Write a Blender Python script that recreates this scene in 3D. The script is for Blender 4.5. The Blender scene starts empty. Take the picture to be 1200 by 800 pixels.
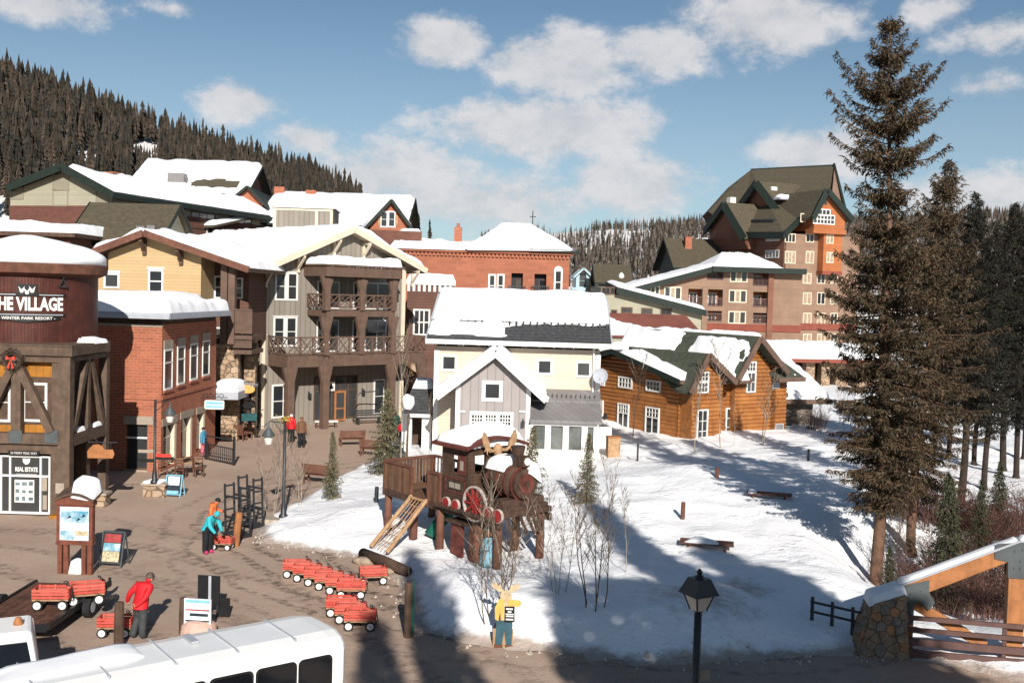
import bpy, bmesh, math, random
import numpy as np
from mathutils import Vector, Matrix, noise
R = math.radians
sin, cos, pi = math.sin, math.cos, math.pi
sc = bpy.context.scene
COL = sc.collection
V = Vector
Z = V((0, 0, 1))

# ------------------------------------------------------------------ camera
H = 9.6
TH = math.atan(55 / 1200)
PH = 0.028
FWD = V((0, cos(TH), -sin(TH)))
_r0 = V((1, 0, 0)); _u0 = V((0, sin(TH), cos(TH)))
RT = _r0 * cos(PH) + _u0 * sin(PH)
UP = _u0 * cos(PH) - _r0 * sin(PH)
CAM = V((0, 0, H))
cd = bpy.data.cameras.new('camera'); cam = bpy.data.objects.new('camera', cd); COL.objects.link(cam)
cd.sensor_width = 36; cd.lens = 36; cd.clip_start = 0.2; cd.clip_end = 9000
cam.matrix_world = Matrix.Translation(CAM) @ Matrix((RT, UP, -FWD)).transposed().to_4x4()
sc.camera = cam
sc.render.resolution_x = 1024; sc.render.resolution_y = 682

# ------------------------------------------------------------------ light
SUN_EL = R(27.5); SUN_AZ = math.atan2(0.18, -1.0)          # azimuth from +Y towards +X
SDIR = V((sin(SUN_AZ) * cos(SUN_EL), cos(SUN_AZ) * cos(SUN_EL), sin(SUN_EL)))
sl = bpy.data.lights.new('sun', 'SUN'); sl.energy = 5.0; sl.angle = R(0.5); sl.color = (1.0, 0.94, 0.86)
so = bpy.data.objects.new('sun', sl); COL.objects.link(so); so.location = (30, -60, 60)
so.rotation_euler = (-SDIR).to_track_quat('-Z', 'Y').to_euler()
sc.view_settings.view_transform = 'Standard'; sc.view_settings.look = 'None'
sc.view_settings.exposure = 0.45; sc.view_settings.gamma = 1.0; sc.view_settings.use_curve_mapping = False

def ray(px, py):
    return FWD + RT * ((px - 600) / 1200) + UP * (-(py - 400) / 1200)
def at(px, py, Y):
    d = ray(px, py); return CAM + d * (Y / d.y)
def gnd(px, py, z=0.0):
    d = ray(px, py); return CAM + d * ((z - H) / d.z)

wd = bpy.data.worlds.new('World'); sc.world = wd; wd.use_nodes = True
nt = wd.node_tree; N = nt.nodes; L = nt.links; N.clear()
class G:
    """small helper for node graphs"""
    def __init__(s, nt): s.nt = nt
    def n(s, t, **k):
        x = s.nt.nodes.new(t)
        for a, b in k.items(): setattr(x, a, b)
        return x
    def put(s, sock, v):
        if hasattr(v, 'bl_idname') or hasattr(v, 'is_linked'): s.nt.links.new(v, sock)
        else: sock.default_value = v
    def m(s, op, a, b=0.0, c=None, clamp=False):
        x = s.n('ShaderNodeMath', operation=op, use_clamp=clamp)
        s.put(x.inputs[0], a); s.put(x.inputs[1], b)
        if c is not None: s.put(x.inputs[2], c)
        return x.outputs[0]
    def mix(s, f, a, b, blend='MIX'):
        x = s.n('ShaderNodeMix', data_type='RGBA', blend_type=blend)
        s.put(x.inputs[0], f); s.put(x.inputs[6], a); s.put(x.inputs[7], b)
        return x.outputs[2]
    def smooth(s, v, lo, hi, a=0.0, b=1.0):
        x = s.n('ShaderNodeMapRange', interpolation_type='SMOOTHSTEP')
        s.put(x.inputs[0], v); x.inputs[1].default_value = lo; x.inputs[2].default_value = hi
        x.inputs[3].default_value = a; x.inputs[4].default_value = b
        return x.outputs[0]
    def noise(s, vec, scale, detail=3, rough=0.55):
        x = s.n('ShaderNodeTexNoise'); x.inputs['Scale'].default_value = scale
        x.inputs['Detail'].default_value = detail; x.inputs['Roughness'].default_value = rough
        if vec is not None: s.put(x.inputs['Vector'], vec)
        return x.outputs['Fac']
g = G(nt)
sky = g.n('ShaderNodeTexSky', sky_type='NISHITA'); sky.sun_disc = False
sky.sun_elevation = SUN_EL; sky.sun_rotation = SUN_AZ; sky.altitude = 2700; sky.air_density = 1.0; sky.dust_density = 2.0; sky.ozone_density = 0.7
tc = g.n('ShaderNodeTexCoord'); sx = g.n('ShaderNodeSeparateXYZ'); L.new(tc.outputs['Generated'], sx.inputs[0])
az = g.m('ARCTAN2', sx.outputs[0], sx.outputs[1]); az = g.m('WRAP', az, pi / 6, -pi / 6)
el = g.m('ARCSINE', sx.outputs[2])
# puffs of cloud: centre, half sizes (radians of azimuth / elevation) and strength; the pattern goes on all round the sky
CL = [(520, 50, 66, 34, .9), (655, 78, 104, 46, 1), (770, 60, 84, 34, .9), (900, 25, 112, 46, 1), (640, 150, 165, 44, 1), (470, 205, 130, 50, .75),
      (742, 216, 88, 44, .95), (560, 236, 190, 46, .75), (280, 118, 56, 26, .8), (360, 163, 40, 20, .7), (60, 6, 84, 24, .85), (1160, 40, 50, 22, .6),
      (1150, 228, 110, 34, .75), (965, 180, 80, 34, .75), (1165, 100, 34, 14, .5), (425, 236, 80, 48, .6), (200, 12, 26, 12, .5), (1095, 12, 40, 20, .6)]
cmb = g.n('ShaderNodeCombineXYZ'); g.put(cmb.inputs[0], az); g.put(cmb.inputs[1], g.m('MULTIPLY', el, 1.5))
n1 = g.noise(cmb.outputs[0], 15, 10, .66); n2 = g.noise(cmb.outputs[0], 4, 3, .5)
best = None
for (px, py, rx, ry, a) in CL:
    d = ray(px, py).normalized(); a0 = math.atan2(d.x, d.y); e0 = math.asin(d.z)
    qx = g.m('MULTIPLY', g.m('SUBTRACT', az, a0), 1200 / rx); qy = g.m('MULTIPLY', g.m('SUBTRACT', el, e0), 1200 / ry)
    q = g.m('SQRT', g.m('ADD', g.m('MULTIPLY', qx, qx), g.m('MULTIPLY', qy, qy)))
    k = g.m('MULTIPLY', g.m('SUBTRACT', 1.0, q), a)
    best = k if best is None else g.m('MAXIMUM', best, k)
dens = g.m('ADD', best, g.m('MULTIPLY', g.m('SUBTRACT', n1, .5), 2.1))
dens = g.m('ADD', dens, g.m('MULTIPLY', g.m('SUBTRACT', n2, .5), .6))
cf = g.smooth(dens, -0.1, 0.5, 0, .88)
ccol = g.mix(g.smooth(n1, .35, .65), (7.4, 7.5, 7.8, 1), (9.4, 9.2, 9.3, 1))
skyt = g.mix(1.0, sky.outputs[0], (.90, 1.04, 1.02, 1), 'MULTIPLY')
skyt = g.mix(g.smooth(el, 0.0, .32, .55, .0), skyt, (6.0, 7.4, 8.2, 1))      # thin haze low over the mountains, all round
skyc = g.mix(cf, skyt, ccol)
bg = g.n('ShaderNodeBackground'); bg.inputs[1].default_value = 0.06; L.new(skyc, bg.inputs[0])
wo = g.n('ShaderNodeOutputWorld'); L.new(bg.outputs[0], wo.inputs[0])

# ------------------------------------------------------------------ materials
MATS = {}
def mat(name, col, rough=.8, var=.18, scale=2.0, bump=0.0, stripe=None, brick=None, stone=None, metal=0.0, spec=.3, col2=None, streak=0.0, bscale=None, orand=None):
    """procedural surface: base colour with noise, optional boards (axis, pitch, gap), brick courses or stone cells"""
    if name in MATS: return MATS[name]
    m = bpy.data.materials.new(name); m.use_nodes = True; MATS[name] = m
    t = m.node_tree; g = G(t); b = t.nodes['Principled BSDF']
    b.inputs['Roughness'].default_value = rough; b.inputs['Metallic'].default_value = metal
    b.inputs['Specular IOR Level'].default_value = spec
    tc = g.n('ShaderNodeTexCoord'); co = tc.outputs['Object']
    nz = g.noise(co, scale, 5, .6)
    c = (*col, 1); lo = tuple(x * (1 - var) for x in col) + (1,); hi = tuple(min(1, x * (1 + var)) for x in col) + (1,)
    if col2: hi = (*col2, 1); lo = c
    out = g.mix(g.smooth(nz, .3, .7), lo, hi); hgt = None
    sp = g.n('ShaderNodeSeparateXYZ'); t.links.new(co, sp.inputs[0])
    xy = g.m('ADD', sp.outputs[0], sp.outputs[1])
    if stripe:
        ax, pitch, gap, dark = stripe
        cc = sp.outputs[2] if ax == 'h' else xy
        q = g.m('DIVIDE', cc, pitch); fr = g.m('FRACT', q); cell = g.m('FLOOR', q)
        wn = g.n('ShaderNodeTexWhiteNoise', noise_dimensions='1D'); t.links.new(cell, wn.inputs['W'])
        out = g.mix(g.m('MULTIPLY', wn.outputs[0], .22), out, tuple(x * .55 for x in col) + (1,))
        ed = g.m('LESS_THAN', fr, gap)
        out = g.mix(g.m('MULTIPLY', ed, dark), out, tuple(x * .35 for x in col) + (1,))
        hgt = g.m('SUBTRACT', 1.0, ed)
    if brick:
        cv = g.n('ShaderNodeCombineXYZ'); g.put(cv.inputs[0], xy); g.put(cv.inputs[1], sp.outputs[2])
        bt = g.n('ShaderNodeTexBrick'); t.links.new(cv.outputs[0], bt.inputs['Vector'])
        bt.inputs['Scale'].default_value = 1; bt.inputs['Brick Width'].default_value = brick[0]; bt.inputs['Row Height'].default_value = brick[1]
        bt.inputs['Mortar Size'].default_value = brick[2]; bt.inputs['Color1'].default_value = tuple(x * .8 for x in col) + (1,)
        bt.inputs['Color2'].default_value = tuple(x * 1.2 for x in col) + (1,); bt.inputs['Mortar'].default_value = (*brick[3], 1)
        out = g.mix(.35, bt.outputs[0], out); hgt = g.m('SUBTRACT', 1.0, bt.outputs[1])
    if stone:
        mp = g.n('ShaderNodeMapping'); mp.inputs['Scale'].default_value = (stone, stone, stone * 1.5); t.links.new(co, mp.inputs[0])
        v1 = g.n('ShaderNodeTexVoronoi'); v1.inputs['Scale'].default_value = 1; t.links.new(mp.outputs[0], v1.inputs['Vector'])
        v2 = g.n('ShaderNodeTexVoronoi', feature='DISTANCE_TO_EDGE'); v2.inputs['Scale'].default_value = 1; t.links.new(mp.outputs[0], v2.inputs['Vector'])
        hs = g.n('ShaderNodeSeparateColor'); t.links.new(v1.outputs['Color'], hs.inputs[0])
        out = g.mix(g.m('MULTIPLY', hs.outputs[0], .75), out, tuple(x * .45 for x in col) + (1,))
        out = g.mix(g.m('MULTIPLY', hs.outputs[1], .3), out, (col[0] * 1.25, col[1] * .95, col[2] * .7, 1))
        e = g.smooth(v2.outputs['Distance'], .02, .09); out = g.mix(e, tuple(x * .3 for x in col) + (1,), out); hgt = e
    if streak:
        mp = g.n('ShaderNodeMapping'); mp.inputs['Scale'].default_value = (3, 3, .25); t.links.new(co, mp.inputs[0])
        sn = g.noise(mp.outputs[0], 1.6, 5, .65)
        out = g.mix(g.m('MULTIPLY', g.smooth(sn, .45, .75), streak), out, tuple(x * .45 for x in col) + (1,))
    if orand:   # no two pieces quite alike
        oi = g.n('ShaderNodeObjectInfo'); out = g.mix(g.m('MULTIPLY', oi.outputs['Random'], orand[0]), out, (*orand[1], 1))
    t.links.new(out, b.inputs['Base Color'])
    if bump or hgt is not None:
        bn = g.n('ShaderNodeBump'); bn.inputs['Distance'].default_value = .03; bn.inputs['Strength'].default_value = max(bump, .4 if hgt is not None else 0)
        fine = g.noise(co, bscale or scale * 6, 4, .6)
        hh = fine if hgt is None else g.m('ADD', hgt, g.m('MULTIPLY', fine, .4))
        t.links.new(hh, bn.inputs['Height']); t.links.new(bn.outputs[0], b.inputs['Normal'])
    return m

mat('snow', (.86, .865, .885), .65, .035, .8, .35, bscale=2.5, spec=.25)
mat('glass', (.010, .013, .018), .06, .3, .7, spec=.6, orand=(.55, (.10, .10, .095)))
mat('bus_glass', (.008, .009, .011), .05, .3, .7, spec=.6)
mat('glass_pale', (.10, .105, .10), .12, .4, .9, spec=.5)
mat('curtain', (.30, .22, .15), .5, .3, 3, spec=.5)
mat('white', (.66, .645, .62), .6, .06, 2, streak=.1)
mat('cream_trim', (.60, .52, .40), .7, .08, 2)
mat('black', (.012, .012, .013), .5, .2, 5)
mat('iron', (.02, .022, .026), .45, .2, 4, spec=.5)
mat('gutter', (.36, .38, .42), .5, .08, 2)
mat('dark_wood', (.085, .052, .036), .8, .3, 2.5, .3, streak=.5)
mat('timber', (.105, .07, .05), .8, .25, 2.5, .3, streak=.5)
mat('red_timber', (.13, .055, .035), .75, .25, 2.5, .3, streak=.4)
mat('brown_trim', (.12, .075, .055), .75, .15, 2, streak=.25)
mat('orange_panel', (.33, .135, .018), .7, .15, 2, stripe=('v', .3, .06, .7))
mat('silo_metal', (.085, .026, .018), .55, .25, 2, stripe=('v', .16, .22, .7), streak=.6, metal=.2)
mat('brick_red', (.31, .10, .054), .85, .25, 1.2, brick=(.42, .15, .012, (.42, .24, .17)))
mat('brick_dark', (.12, .05, .036), .85, .25, 1.2, brick=(.42, .15, .012, (.16, .09, .07)))
mat('terracotta', (.30, .11, .064), .85, .12, .4, brick=(.9, .3, .02, (.33, .12, .07)))
mat('stone_tan', (.36, .27, .19), .9, .25, 2, .4, stone=2.2)
mat('stone_grey', (.22, .19, .165), .9, .25, 2, .4, stone=2.4)
mat('stone_block', (.34, .28, .22), .9, .2, 5, .5)
mat('lintel', (.30, .25, .20), .85, .1, 3)
mat('yellow_siding', (.46, .325, .175), .8, .05, .6, stripe=('h', .2, .1, .35))
mat('grey_batten', (.25, .22, .185), .8, .06, .6, stripe=('v', .42, .14, .55), streak=.12)
mat('lilac_batten', (.30, .27, .26), .8, .05, .6, stripe=('v', .45, .12, .4), streak=.08)
mat('cream_siding', (.59, .485, .385), .8, .04, .6, stripe=('h', .2, .08, .25))
mat('beige_siding', (.33, .31, .235), .8, .06, .5, stripe=('h', .25, .08, .25))
mat('brown_siding', (.12, .06, .043), .8, .12, .8, stripe=('h', .25, .1, .5))
mat('hotel_siding', (.25, .158, .11), .85, .12, .4, stripe=('h', .3, .1, .4), streak=.2)
mat('hotel_red', (.20, .088, .058), .85, .12, .4, stripe=('h', .3, .1, .4))
mat('hotel_orange', (.36, .12, .045), .85, .12, .4, stripe=('h', .4, .08, .3))
mat('hotel_band', (.20, .055, .035), .8, .1, 1)
mat('log', (.29, .105, .026), .6, .3, 1.6, .3, col2=(.40, .165, .045), streak=.35, spec=.4, orand=(.5, (.16, .055, .016)))
mat('log_end', (.25, .10, .03), .6, .3, 3)
mat('shingle', (.055, .057, .06), .85, .35, 5, .5, stripe=('h', .16, .18, .5))
mat('shingle_brown', (.085, .07, .046), .9, .22, 3, .4, stripe=('h', .18, .15, .4))
mat('shingle_green', (.062, .072, .052), .9, .25, 3, .4, stripe=('h', .18, .15, .4))
mat('roof_metal', (.20, .19, .19), .45, .1, 1, stripe=('v', .45, .06, .6), metal=.1)
mat('roof_red', (.17, .06, .045), .8, .12, .6, stripe=('v', .5, .08, .3))
mat('green_trim', (.013, .021, .017), .7, .15, 2)
mat('light_blue', (.36, .47, .52), .8, .08, 1)
mat('soffit', (.42, .35, .25), .8, .1, 1, stripe=('v', .25, .06, .4))
mat('bark', (.075, .042, .028), .95, .4, 3, .9, col2=(.17, .095, .06), bscale=14, streak=.5)
mat('bark_dark', (.035, .025, .02), .95, .3, 3, .9, bscale=14)
mat('bark_birch', (.30, .25, .20), .9, .35, 4, .4, streak=.4)
mat('twig', (.10, .068, .046), .9, .35, 5)
mat('red_paint', (.55, .045, .028), .5, .2, 3, spec=.4)
mat('red_slat', (.48, .06, .042), .6, .3, 4, streak=.45, spec=.35, orand=(.6, (.50, .15, .11)))
mat('raw_wood', (.36, .22, .12), .75, .2, 4, streak=.3)
mat('larch', (.33, .135, .05), .65, .2, 3, .2, streak=.4)
mat('rubber', (.014, .014, .015), .8, .2, 4)
mat('rim_white', (.68, .66, .62), .5, .08, 4)
mat('train_wood', (.065, .036, .025), .75, .35, 3, .4, streak=.6)
mat('train_board', (.072, .040, .027), .75, .35, 3, .4, streak=.6, stripe=('h', .13, .12, .8))
mat('train_slat', (.085, .045, .028), .75, .35, 3, .4, streak=.6, orand=(.7, (.19, .10, .055)))
mat('train_red', (.11, .03, .022), .7, .3, 3, streak=.4)
mat('bus_white', (.78, .78, .77), .25, .03, 1, spec=.5)
mat('steel_plate', (.10, .115, .12), .5, .15, 3, metal=.5)
mat('rail_paint', (.10, .055, .048), .6, .15, 3)
mat('shrub_red', (.10, .05, .038), .9, .3, 5)
mat('boulder', (.30, .23, .17), .9, .3, 3, .6)

def ground_mat():
    m = bpy.data.materials.new('packed_sand'); m.use_nodes = True; t = m.node_tree; g = G(t); b = t.nodes['Principled BSDF']
    b.inputs['Roughness'].default_value = .92; b.inputs['Specular IOR Level'].default_value = .2
    co = g.n('ShaderNodeTexCoord').outputs['Object']
    a = g.noise(co, .22, 5, .6); f = g.noise(co, 3.2, 6, .65); ff = g.noise(co, 16, 4, .6)
    c = g.mix(g.smooth(a, .35, .7), (.42, .312, .242, 1), (.345, .252, .195, 1))
    c = g.mix(g.m('MULTIPLY', g.smooth(f, .54, .74), .4), c, (.23, .165, .125, 1))
    c = g.mix(g.m('MULTIPLY', g.smooth(ff, .62, .75), .4), c, (.17, .12, .09, 1))
    sp = g.n('ShaderNodeSeparateXYZ'); t.links.new(co, sp.inputs[0])
    # wheel tracks: pairs of damp arcs swept round the corner of the snow bank, broken up by noise
    hgt = ff
    for (cx, cy, lo, hi, per) in ((4, 44, 8.5, 20, 1.2), (-28, 12, 14, 34, 2.3)):
        dx = g.m('SUBTRACT', sp.outputs[0], cx); dy = g.m('SUBTRACT', sp.outputs[1], cy)
        r = g.m('SQRT', g.m('ADD', g.m('MULTIPLY', dx, dx), g.m('MULTIPLY', dy, dy)))
        w = g.m('ADD', r, g.m('MULTIPLY', a, 3.0))
        s = g.smooth(g.m('SINE', g.m('MULTIPLY', w, 2 * pi / per)), .35, .95)
        band = g.m('MULTIPLY', g.smooth(r, lo, lo + 2), g.smooth(r, hi - 4, hi, 1, 0))
        tr = g.m('SINE', g.m('MULTIPLY', g.m('ARCTAN2', dy, dx), 210.0 if per < 2 else 340.0))
        s2 = g.m('MULTIPLY', g.m('MULTIPLY', s, band), g.smooth(f, .38, .58))
        s2 = g.m('MULTIPLY', s2, g.m('MULTIPLY_ADD', tr, .25, .6))
        c = g.mix(g.m('MULTIPLY', s2, 1.0 if per < 2 else .6), c, (.075, .053, .041, 1)); hgt = g.m('SUBTRACT', hgt, g.m('MULTIPLY', s2, .8))
    t.links.new(c, b.inputs['Base Color'])
    bn = g.n('ShaderNodeBump'); bn.inputs['Distance'].default_value = .05; bn.inputs['Strength'].default_value = .6
    t.links.new(g.m('ADD', hgt, g.m('MULTIPLY', f, .8)), bn.inputs['Height']); t.links.new(bn.outputs[0], b.inputs['Normal'])
    return m
def foliage_mat(name, c1, c2, trans=.25):
    m = bpy.data.materials.new(name); m.use_nodes = True; t = m.node_tree; g = G(t); b = t.nodes['Principled BSDF']
    b.inputs['Roughness'].default_value = .7; b.inputs['Specular IOR Level'].default_value = .25
    co = g.n('ShaderNodeTexCoord').outputs['Object']
    gi = g.n('ShaderNodeNewGeometry'); rnd = gi.outputs['Random Per Island']
    f = g.m('ADD', g.m('MULTIPLY', g.noise(co, 1.1, 4, .6), .6), g.m('MULTIPLY', rnd, .5))
    t.links.new(g.mix(g.smooth(f, .25, .8), (*c1, 1), (*c2, 1)), b.inputs['Base Color'])
    MATS[name] = m; return m
foliage_mat('needles_brown', (.020, .018, .010), (.10, .066, .036))
foliage_mat('needles_shaded', (.007, .009, .006), (.024, .021, .013))  # near black: shade from nearer trees put into the needle colour
foliage_mat('needles_young', (.055, .058, .03), (.19, .165, .09))
foliage_mat('needles_green', (.022, .030, .016), (.075, .075, .04))
foliage_mat('needles_far', (.010, .011, .008), (.040, .029, .019))
foliage_mat('needles_far_brown', (.035, .025, .018), (.075, .052, .037))
foliage_mat('bare_far', (.05, .04, .033), (.125, .10, .082))

# ------------------------------------------------------------------ mesh helpers
class MB:
    def __init__(s): s.v = []; s.f = []; s.mi = []
    def add(s, vs, fs, mi=0):
        k = len(s.v); s.v.extend([tuple(p) for p in vs]); s.f.extend([tuple(i + k for i in f) for f in fs]); s.mi.extend([mi] * len(fs)); return s
    def hexa(s, p, mi=0):   # p: 4 bottom, 4 top
        return s.add(p, [(3, 2, 1, 0), (4, 5, 6, 7), (0, 1, 5, 4), (1, 2, 6, 5), (2, 3, 7, 6), (3, 0, 4, 7)], mi)
    def box(s, x0, x1, y0, y1, z0, z1, mi=0):
        return s.hexa([(x0, y0, z0), (x1, y0, z0), (x1, y1, z0), (x0, y1, z0), (x0, y0, z1), (x1, y0, z1), (x1, y1, z1), (x0, y1, z1)], mi)
    def beam(s, a, b, w, h=None, up=None, mi=0):
        a = V(a); b = V(b); h = w if h is None else h; d = (b - a).normalized()
        up = V(up) if up is not None else (Z if abs(d.z) < .98 else V((0, 1, 0)))
        x = d.cross(up).normalized() * (w / 2); y = x.cross(d).normalized() * (h / 2)
        return s.hexa([a - x - y, a + x - y, b + x - y, b - x - y, a - x + y, a + x + y, b + x + y, b - x + y], mi)
    def pb(s, pl, a0, a1, b0, b1, w0, w1, mi=0):
        P = pl.P
        return s.hexa([P(a0, b1, w0), P(a1, b1, w0), P(a1, b0, w0), P(a0, b0, w0), P(a0, b1, w1), P(a1, b1, w1), P(a1, b0, w1), P(a0, b0, w1)], mi)
    def tube(s, pts, rs, n=8, cap=True, mi=0):
        pts = [V(p) for p in pts]; k = len(s.v); prev = None
        if not hasattr(rs, '__len__'): rs = [rs] * len(pts)
        for i, p in enumerate(pts):
            d = (pts[min(i + 1, len(pts) - 1)] - pts[max(i - 1, 0)]).normalized()
            x = (d.cross(Z) if abs(d.z) < .95 else d.cross(V((0, 1, 0)))).normalized()
            if prev is not None and x.dot(prev) < 0 and False: x = -x
            prev = x; y = d.cross(x)
            for j in range(n):
                a = 2 * pi * j / n; s.v.append(tuple(p + (x * cos(a) + y * sin(a)) * rs[i]))
        fs = []
        for i in range(len(pts) - 1):
            for j in range(n):
                q = (j + 1) % n; fs.append((k + i * n + j, k + i * n + q, k + (i + 1) * n + q, k + (i + 1) * n + j))
        if cap:
            fs.append(tuple(k + j for j in range(n))[::-1]); fs.append(tuple(k + (len(pts) - 1) * n + j for j in range(n)))
        s.f.extend(fs); s.mi.extend([mi] * len(fs)); return s
    def poly(s, pts, vec, mi=0):   # extrude a planar polygon by a vector
        n = len(pts); vec = V(vec); p = [V(q) for q in pts]
        fs = [tuple(range(n))[::-1], tuple(range(n, 2 * n))] + [(i, (i + 1) % n, n + (i + 1) % n, n + i) for i in range(n)]
        return s.add(p + [q + vec for q in p], fs, mi)
    def slab(s, q, t, mi=0):       # four top corners, thickness downwards
        q = [V(p) for p in q]; d = V((0, 0, -t)); return s.hexa([p + d for p in q] + q, mi)
    def lathe(s, prof, n=16, c=(0, 0, 0), mi=0):
        k = len(s.v); c = V(c); fs = []
        for r, z in prof:
            for j in range(n):
                a = 2 * pi * j / n; s.v.append((c.x + r * cos(a), c.y + r * sin(a), c.z + z))
        m = len(prof)
        for i in range(m - 1):
            for j in range(n):
                q = (j + 1) % n; fs.append((k + i * n + j, k + i * n + q, k + (i + 1) * n + q, k + (i + 1) * n + j))
        fs.append(tuple(k + j for j in range(n))[::-1]); fs.append(tuple(k + (m - 1) * n + j for j in range(n)))
        s.f.extend(fs); s.mi.extend([mi] * len(fs)); return s
    def wheel(s, c, axis, r, w, n=14, mi=0):
        c = V(c); a = V(axis).normalized(); return s.tube([c - a * w / 2, c + a * w / 2], r, n, True, mi)
    def mesh(s, name, fix=True):
        me = bpy.data.meshes.new(name); me.from_pydata(s.v, [], s.f)
        if any(s.mi): me.polygons.foreach_set('material_index', s.mi)
        if fix:
            bm = bmesh.new(); bm.from_mesh(me); bmesh.ops.recalc_face_normals(bm, faces=bm.faces); bm.to_mesh(me); bm.free()
        me.update(); return me
    def obj(s, name, m, parent=None, smooth=False, fix=True, bevel=0):
        me = s.mesh(name, fix)
        for x in (m if isinstance(m, (list, tuple)) else [m]): me.materials.append(MATS[x] if isinstance(x, str) else x)
        if smooth: me.polygons.foreach_set('use_smooth', [True] * len(me.polygons))
        o = bpy.data.objects.new(name, me); COL.objects.link(o)
        if parent is not None: o.parent = parent
        if bevel:
            b = o.modifiers.new('bevel', 'BEVEL'); b.width = bevel; b.segments = 2; b.limit_method = 'ANGLE'
        return o
def tag(o, label, cat, group=None, kind=None):
    if label: o['label'] = label
    if cat: o['category'] = cat
    if group: o['group'] = group
    if kind: o['kind'] = kind
    return o
def thing(name, label, cat, loc=(0, 0, 0), rz=0, group=None):
    o = bpy.data.objects.new(name, None); COL.objects.link(o); o.location = loc; o.rotation_euler = (0, 0, rz); o.empty_display_size = .2
    return tag(o, label, cat, group)
def dup(o, loc=None, rz=None, label=None, parent=None, scale=None):
    c = o.copy(); COL.objects.link(c)
    if parent is not None: c.parent = parent
    if loc is not None: c.location = loc
    if rz is not None: c.rotation_euler = (0, 0, rz)
    if scale is not None: c.scale = (scale,) * 3 if not hasattr(scale, '__len__') else scale
    if label: c['label'] = label
    for ch in list(o.children): dup(ch, parent=c)
    return c
def fbm(x, y, z=0.0, o=4):
    return noise.fractal((x, y, z), 1.0, 2.0, o)
def text_mesh(txt, size, name, m, parent, place, ext=.01, bold=0.0, width=None):
    """flat lettering turned into a mesh; place maps (x, y, depth) to a point"""
    cu = bpy.data.curves.new(name, 'FONT'); cu.body = txt; cu.size = size; cu.align_x = 'CENTER'; cu.align_y = 'CENTER'
    cu.extrude = ext; cu.offset = bold; cu.resolution_u = 2
    t = bpy.data.objects.new(name + '_tmp', cu); COL.objects.link(t)
    dg = bpy.context.evaluated_depsgraph_get(); me = bpy.data.meshes.new_from_object(t.evaluated_get(dg))
    bpy.data.objects.remove(t); bpy.data.curves.remove(cu)
    k = 1.0
    if width:
        xs = [v.co.x for v in me.vertices]; k = width / max(.001, max(xs) - min(xs))
    for v in me.vertices: v.co = place(v.co.x * k, v.co.y, v.co.z)
    me.materials.clear(); me.materials.append(MATS[m])
    o = bpy.data.objects.new(name, me); COL.objects.link(o); o.parent = parent; return o

# ------------------------------------------------------------------ building frames
class Pl:
    """a wall plane in a building's own axes: a runs along it, b outwards, w up"""
    def __init__(s, fr, O, U, Nn): s.fr = fr; s.O = V((O[0], O[1], 0)); s.U = V((U[0], U[1], 0)).normalized(); s.N = V((Nn[0], Nn[1], 0)).normalized()
    def P(s, a, b, w): return s.O + s.U * a + s.N * b + V((0, 0, w))
    def px(s, x, y, b=0.0):
        o = s.fr.mi @ CAM; d = s.fr.mi.to_3x3() @ ray(x, y)
        t = (b - (o - s.O).dot(s.N)) / d.dot(s.N); p = o + d * t; q = p - s.O
        return q.dot(s.U), p.z
    def rect(s, x0, y0, x1, y1, b=0.0):
        xm = (x0 + x1) / 2; ym = (y0 + y1) / 2
        return s.px(x0, ym, b)[0], s.px(x1, ym, b)[0], s.px(xm, y1, b)[1], s.px(xm, y0, b)[1]
class Fr:
    def __init__(s, name, label, cat, p, deg=0, group=None):
        s.mw = Matrix.Translation(V(p)) @ Matrix.Rotation(R(deg), 4, 'Z'); s.mi = s.mw.inverted()
        s.e = thing(name, label, cat, p, R(deg), group)
        s.front = s.plane(0)
    def plane(s, v=0): return Pl(s, (0, v), (1, 0), (0, -1))
    def right(s, u): return Pl(s, (u, 0), (0, 1), (1, 0))
    def left(s, u): return Pl(s, (u, 0), (0, 1), (-1, 0))
    def loc(s, p): return s.mi @ V(p)

def window(pl, r, parent, nx=1, ny=1, fm='white', fw=.1, gm='glass', depth=.05, mull=.04, rail=None, name='window', head=0, b=0.0):
    """frame with its bars, and the pane as a part of the frame"""
    a0, a1, w0, w1 = r
    m = MB()
    m.pb(pl, a0 - fw, a0, b - .02, b + depth, w0 - fw, w1 + fw); m.pb(pl, a1, a1 + fw, b - .02, b + depth, w0 - fw, w1 + fw)
    m.pb(pl, a0, a1, b - .02, b + depth, w1, w1 + fw); m.pb(pl, a0, a1, b - .02, b + depth + .02, w0 - fw, w0)
    if head: m.pb(pl, a0 - fw - .06, a1 + fw + .06, b - .02, b + depth + .04, w1 + fw, w1 + fw + head)
    for i in range(1, nx):
        a = a0 + (a1 - a0) * i / nx; m.pb(pl, a - mull / 2, a + mull / 2, b - .02, b + depth - .012, w0, w1)
    for i in range(1, ny):
        w = w0 + (w1 - w0) * i / ny; m.pb(pl, a0, a1, b - .02, b + depth - .015, w - mull / 2, w + mull / 2)
    if rail: m.pb(pl, a0, a1, b - .02, b + depth - .008, w0 + (w1 - w0) * rail - .04, w0 + (w1 - w0) * rail + .04)
    f = m.obj(name, fm, parent)
    MB().pb(pl, a0, a1, b - .03, b + .012, w0, w1).obj('pane', gm, f)
    return f
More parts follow.
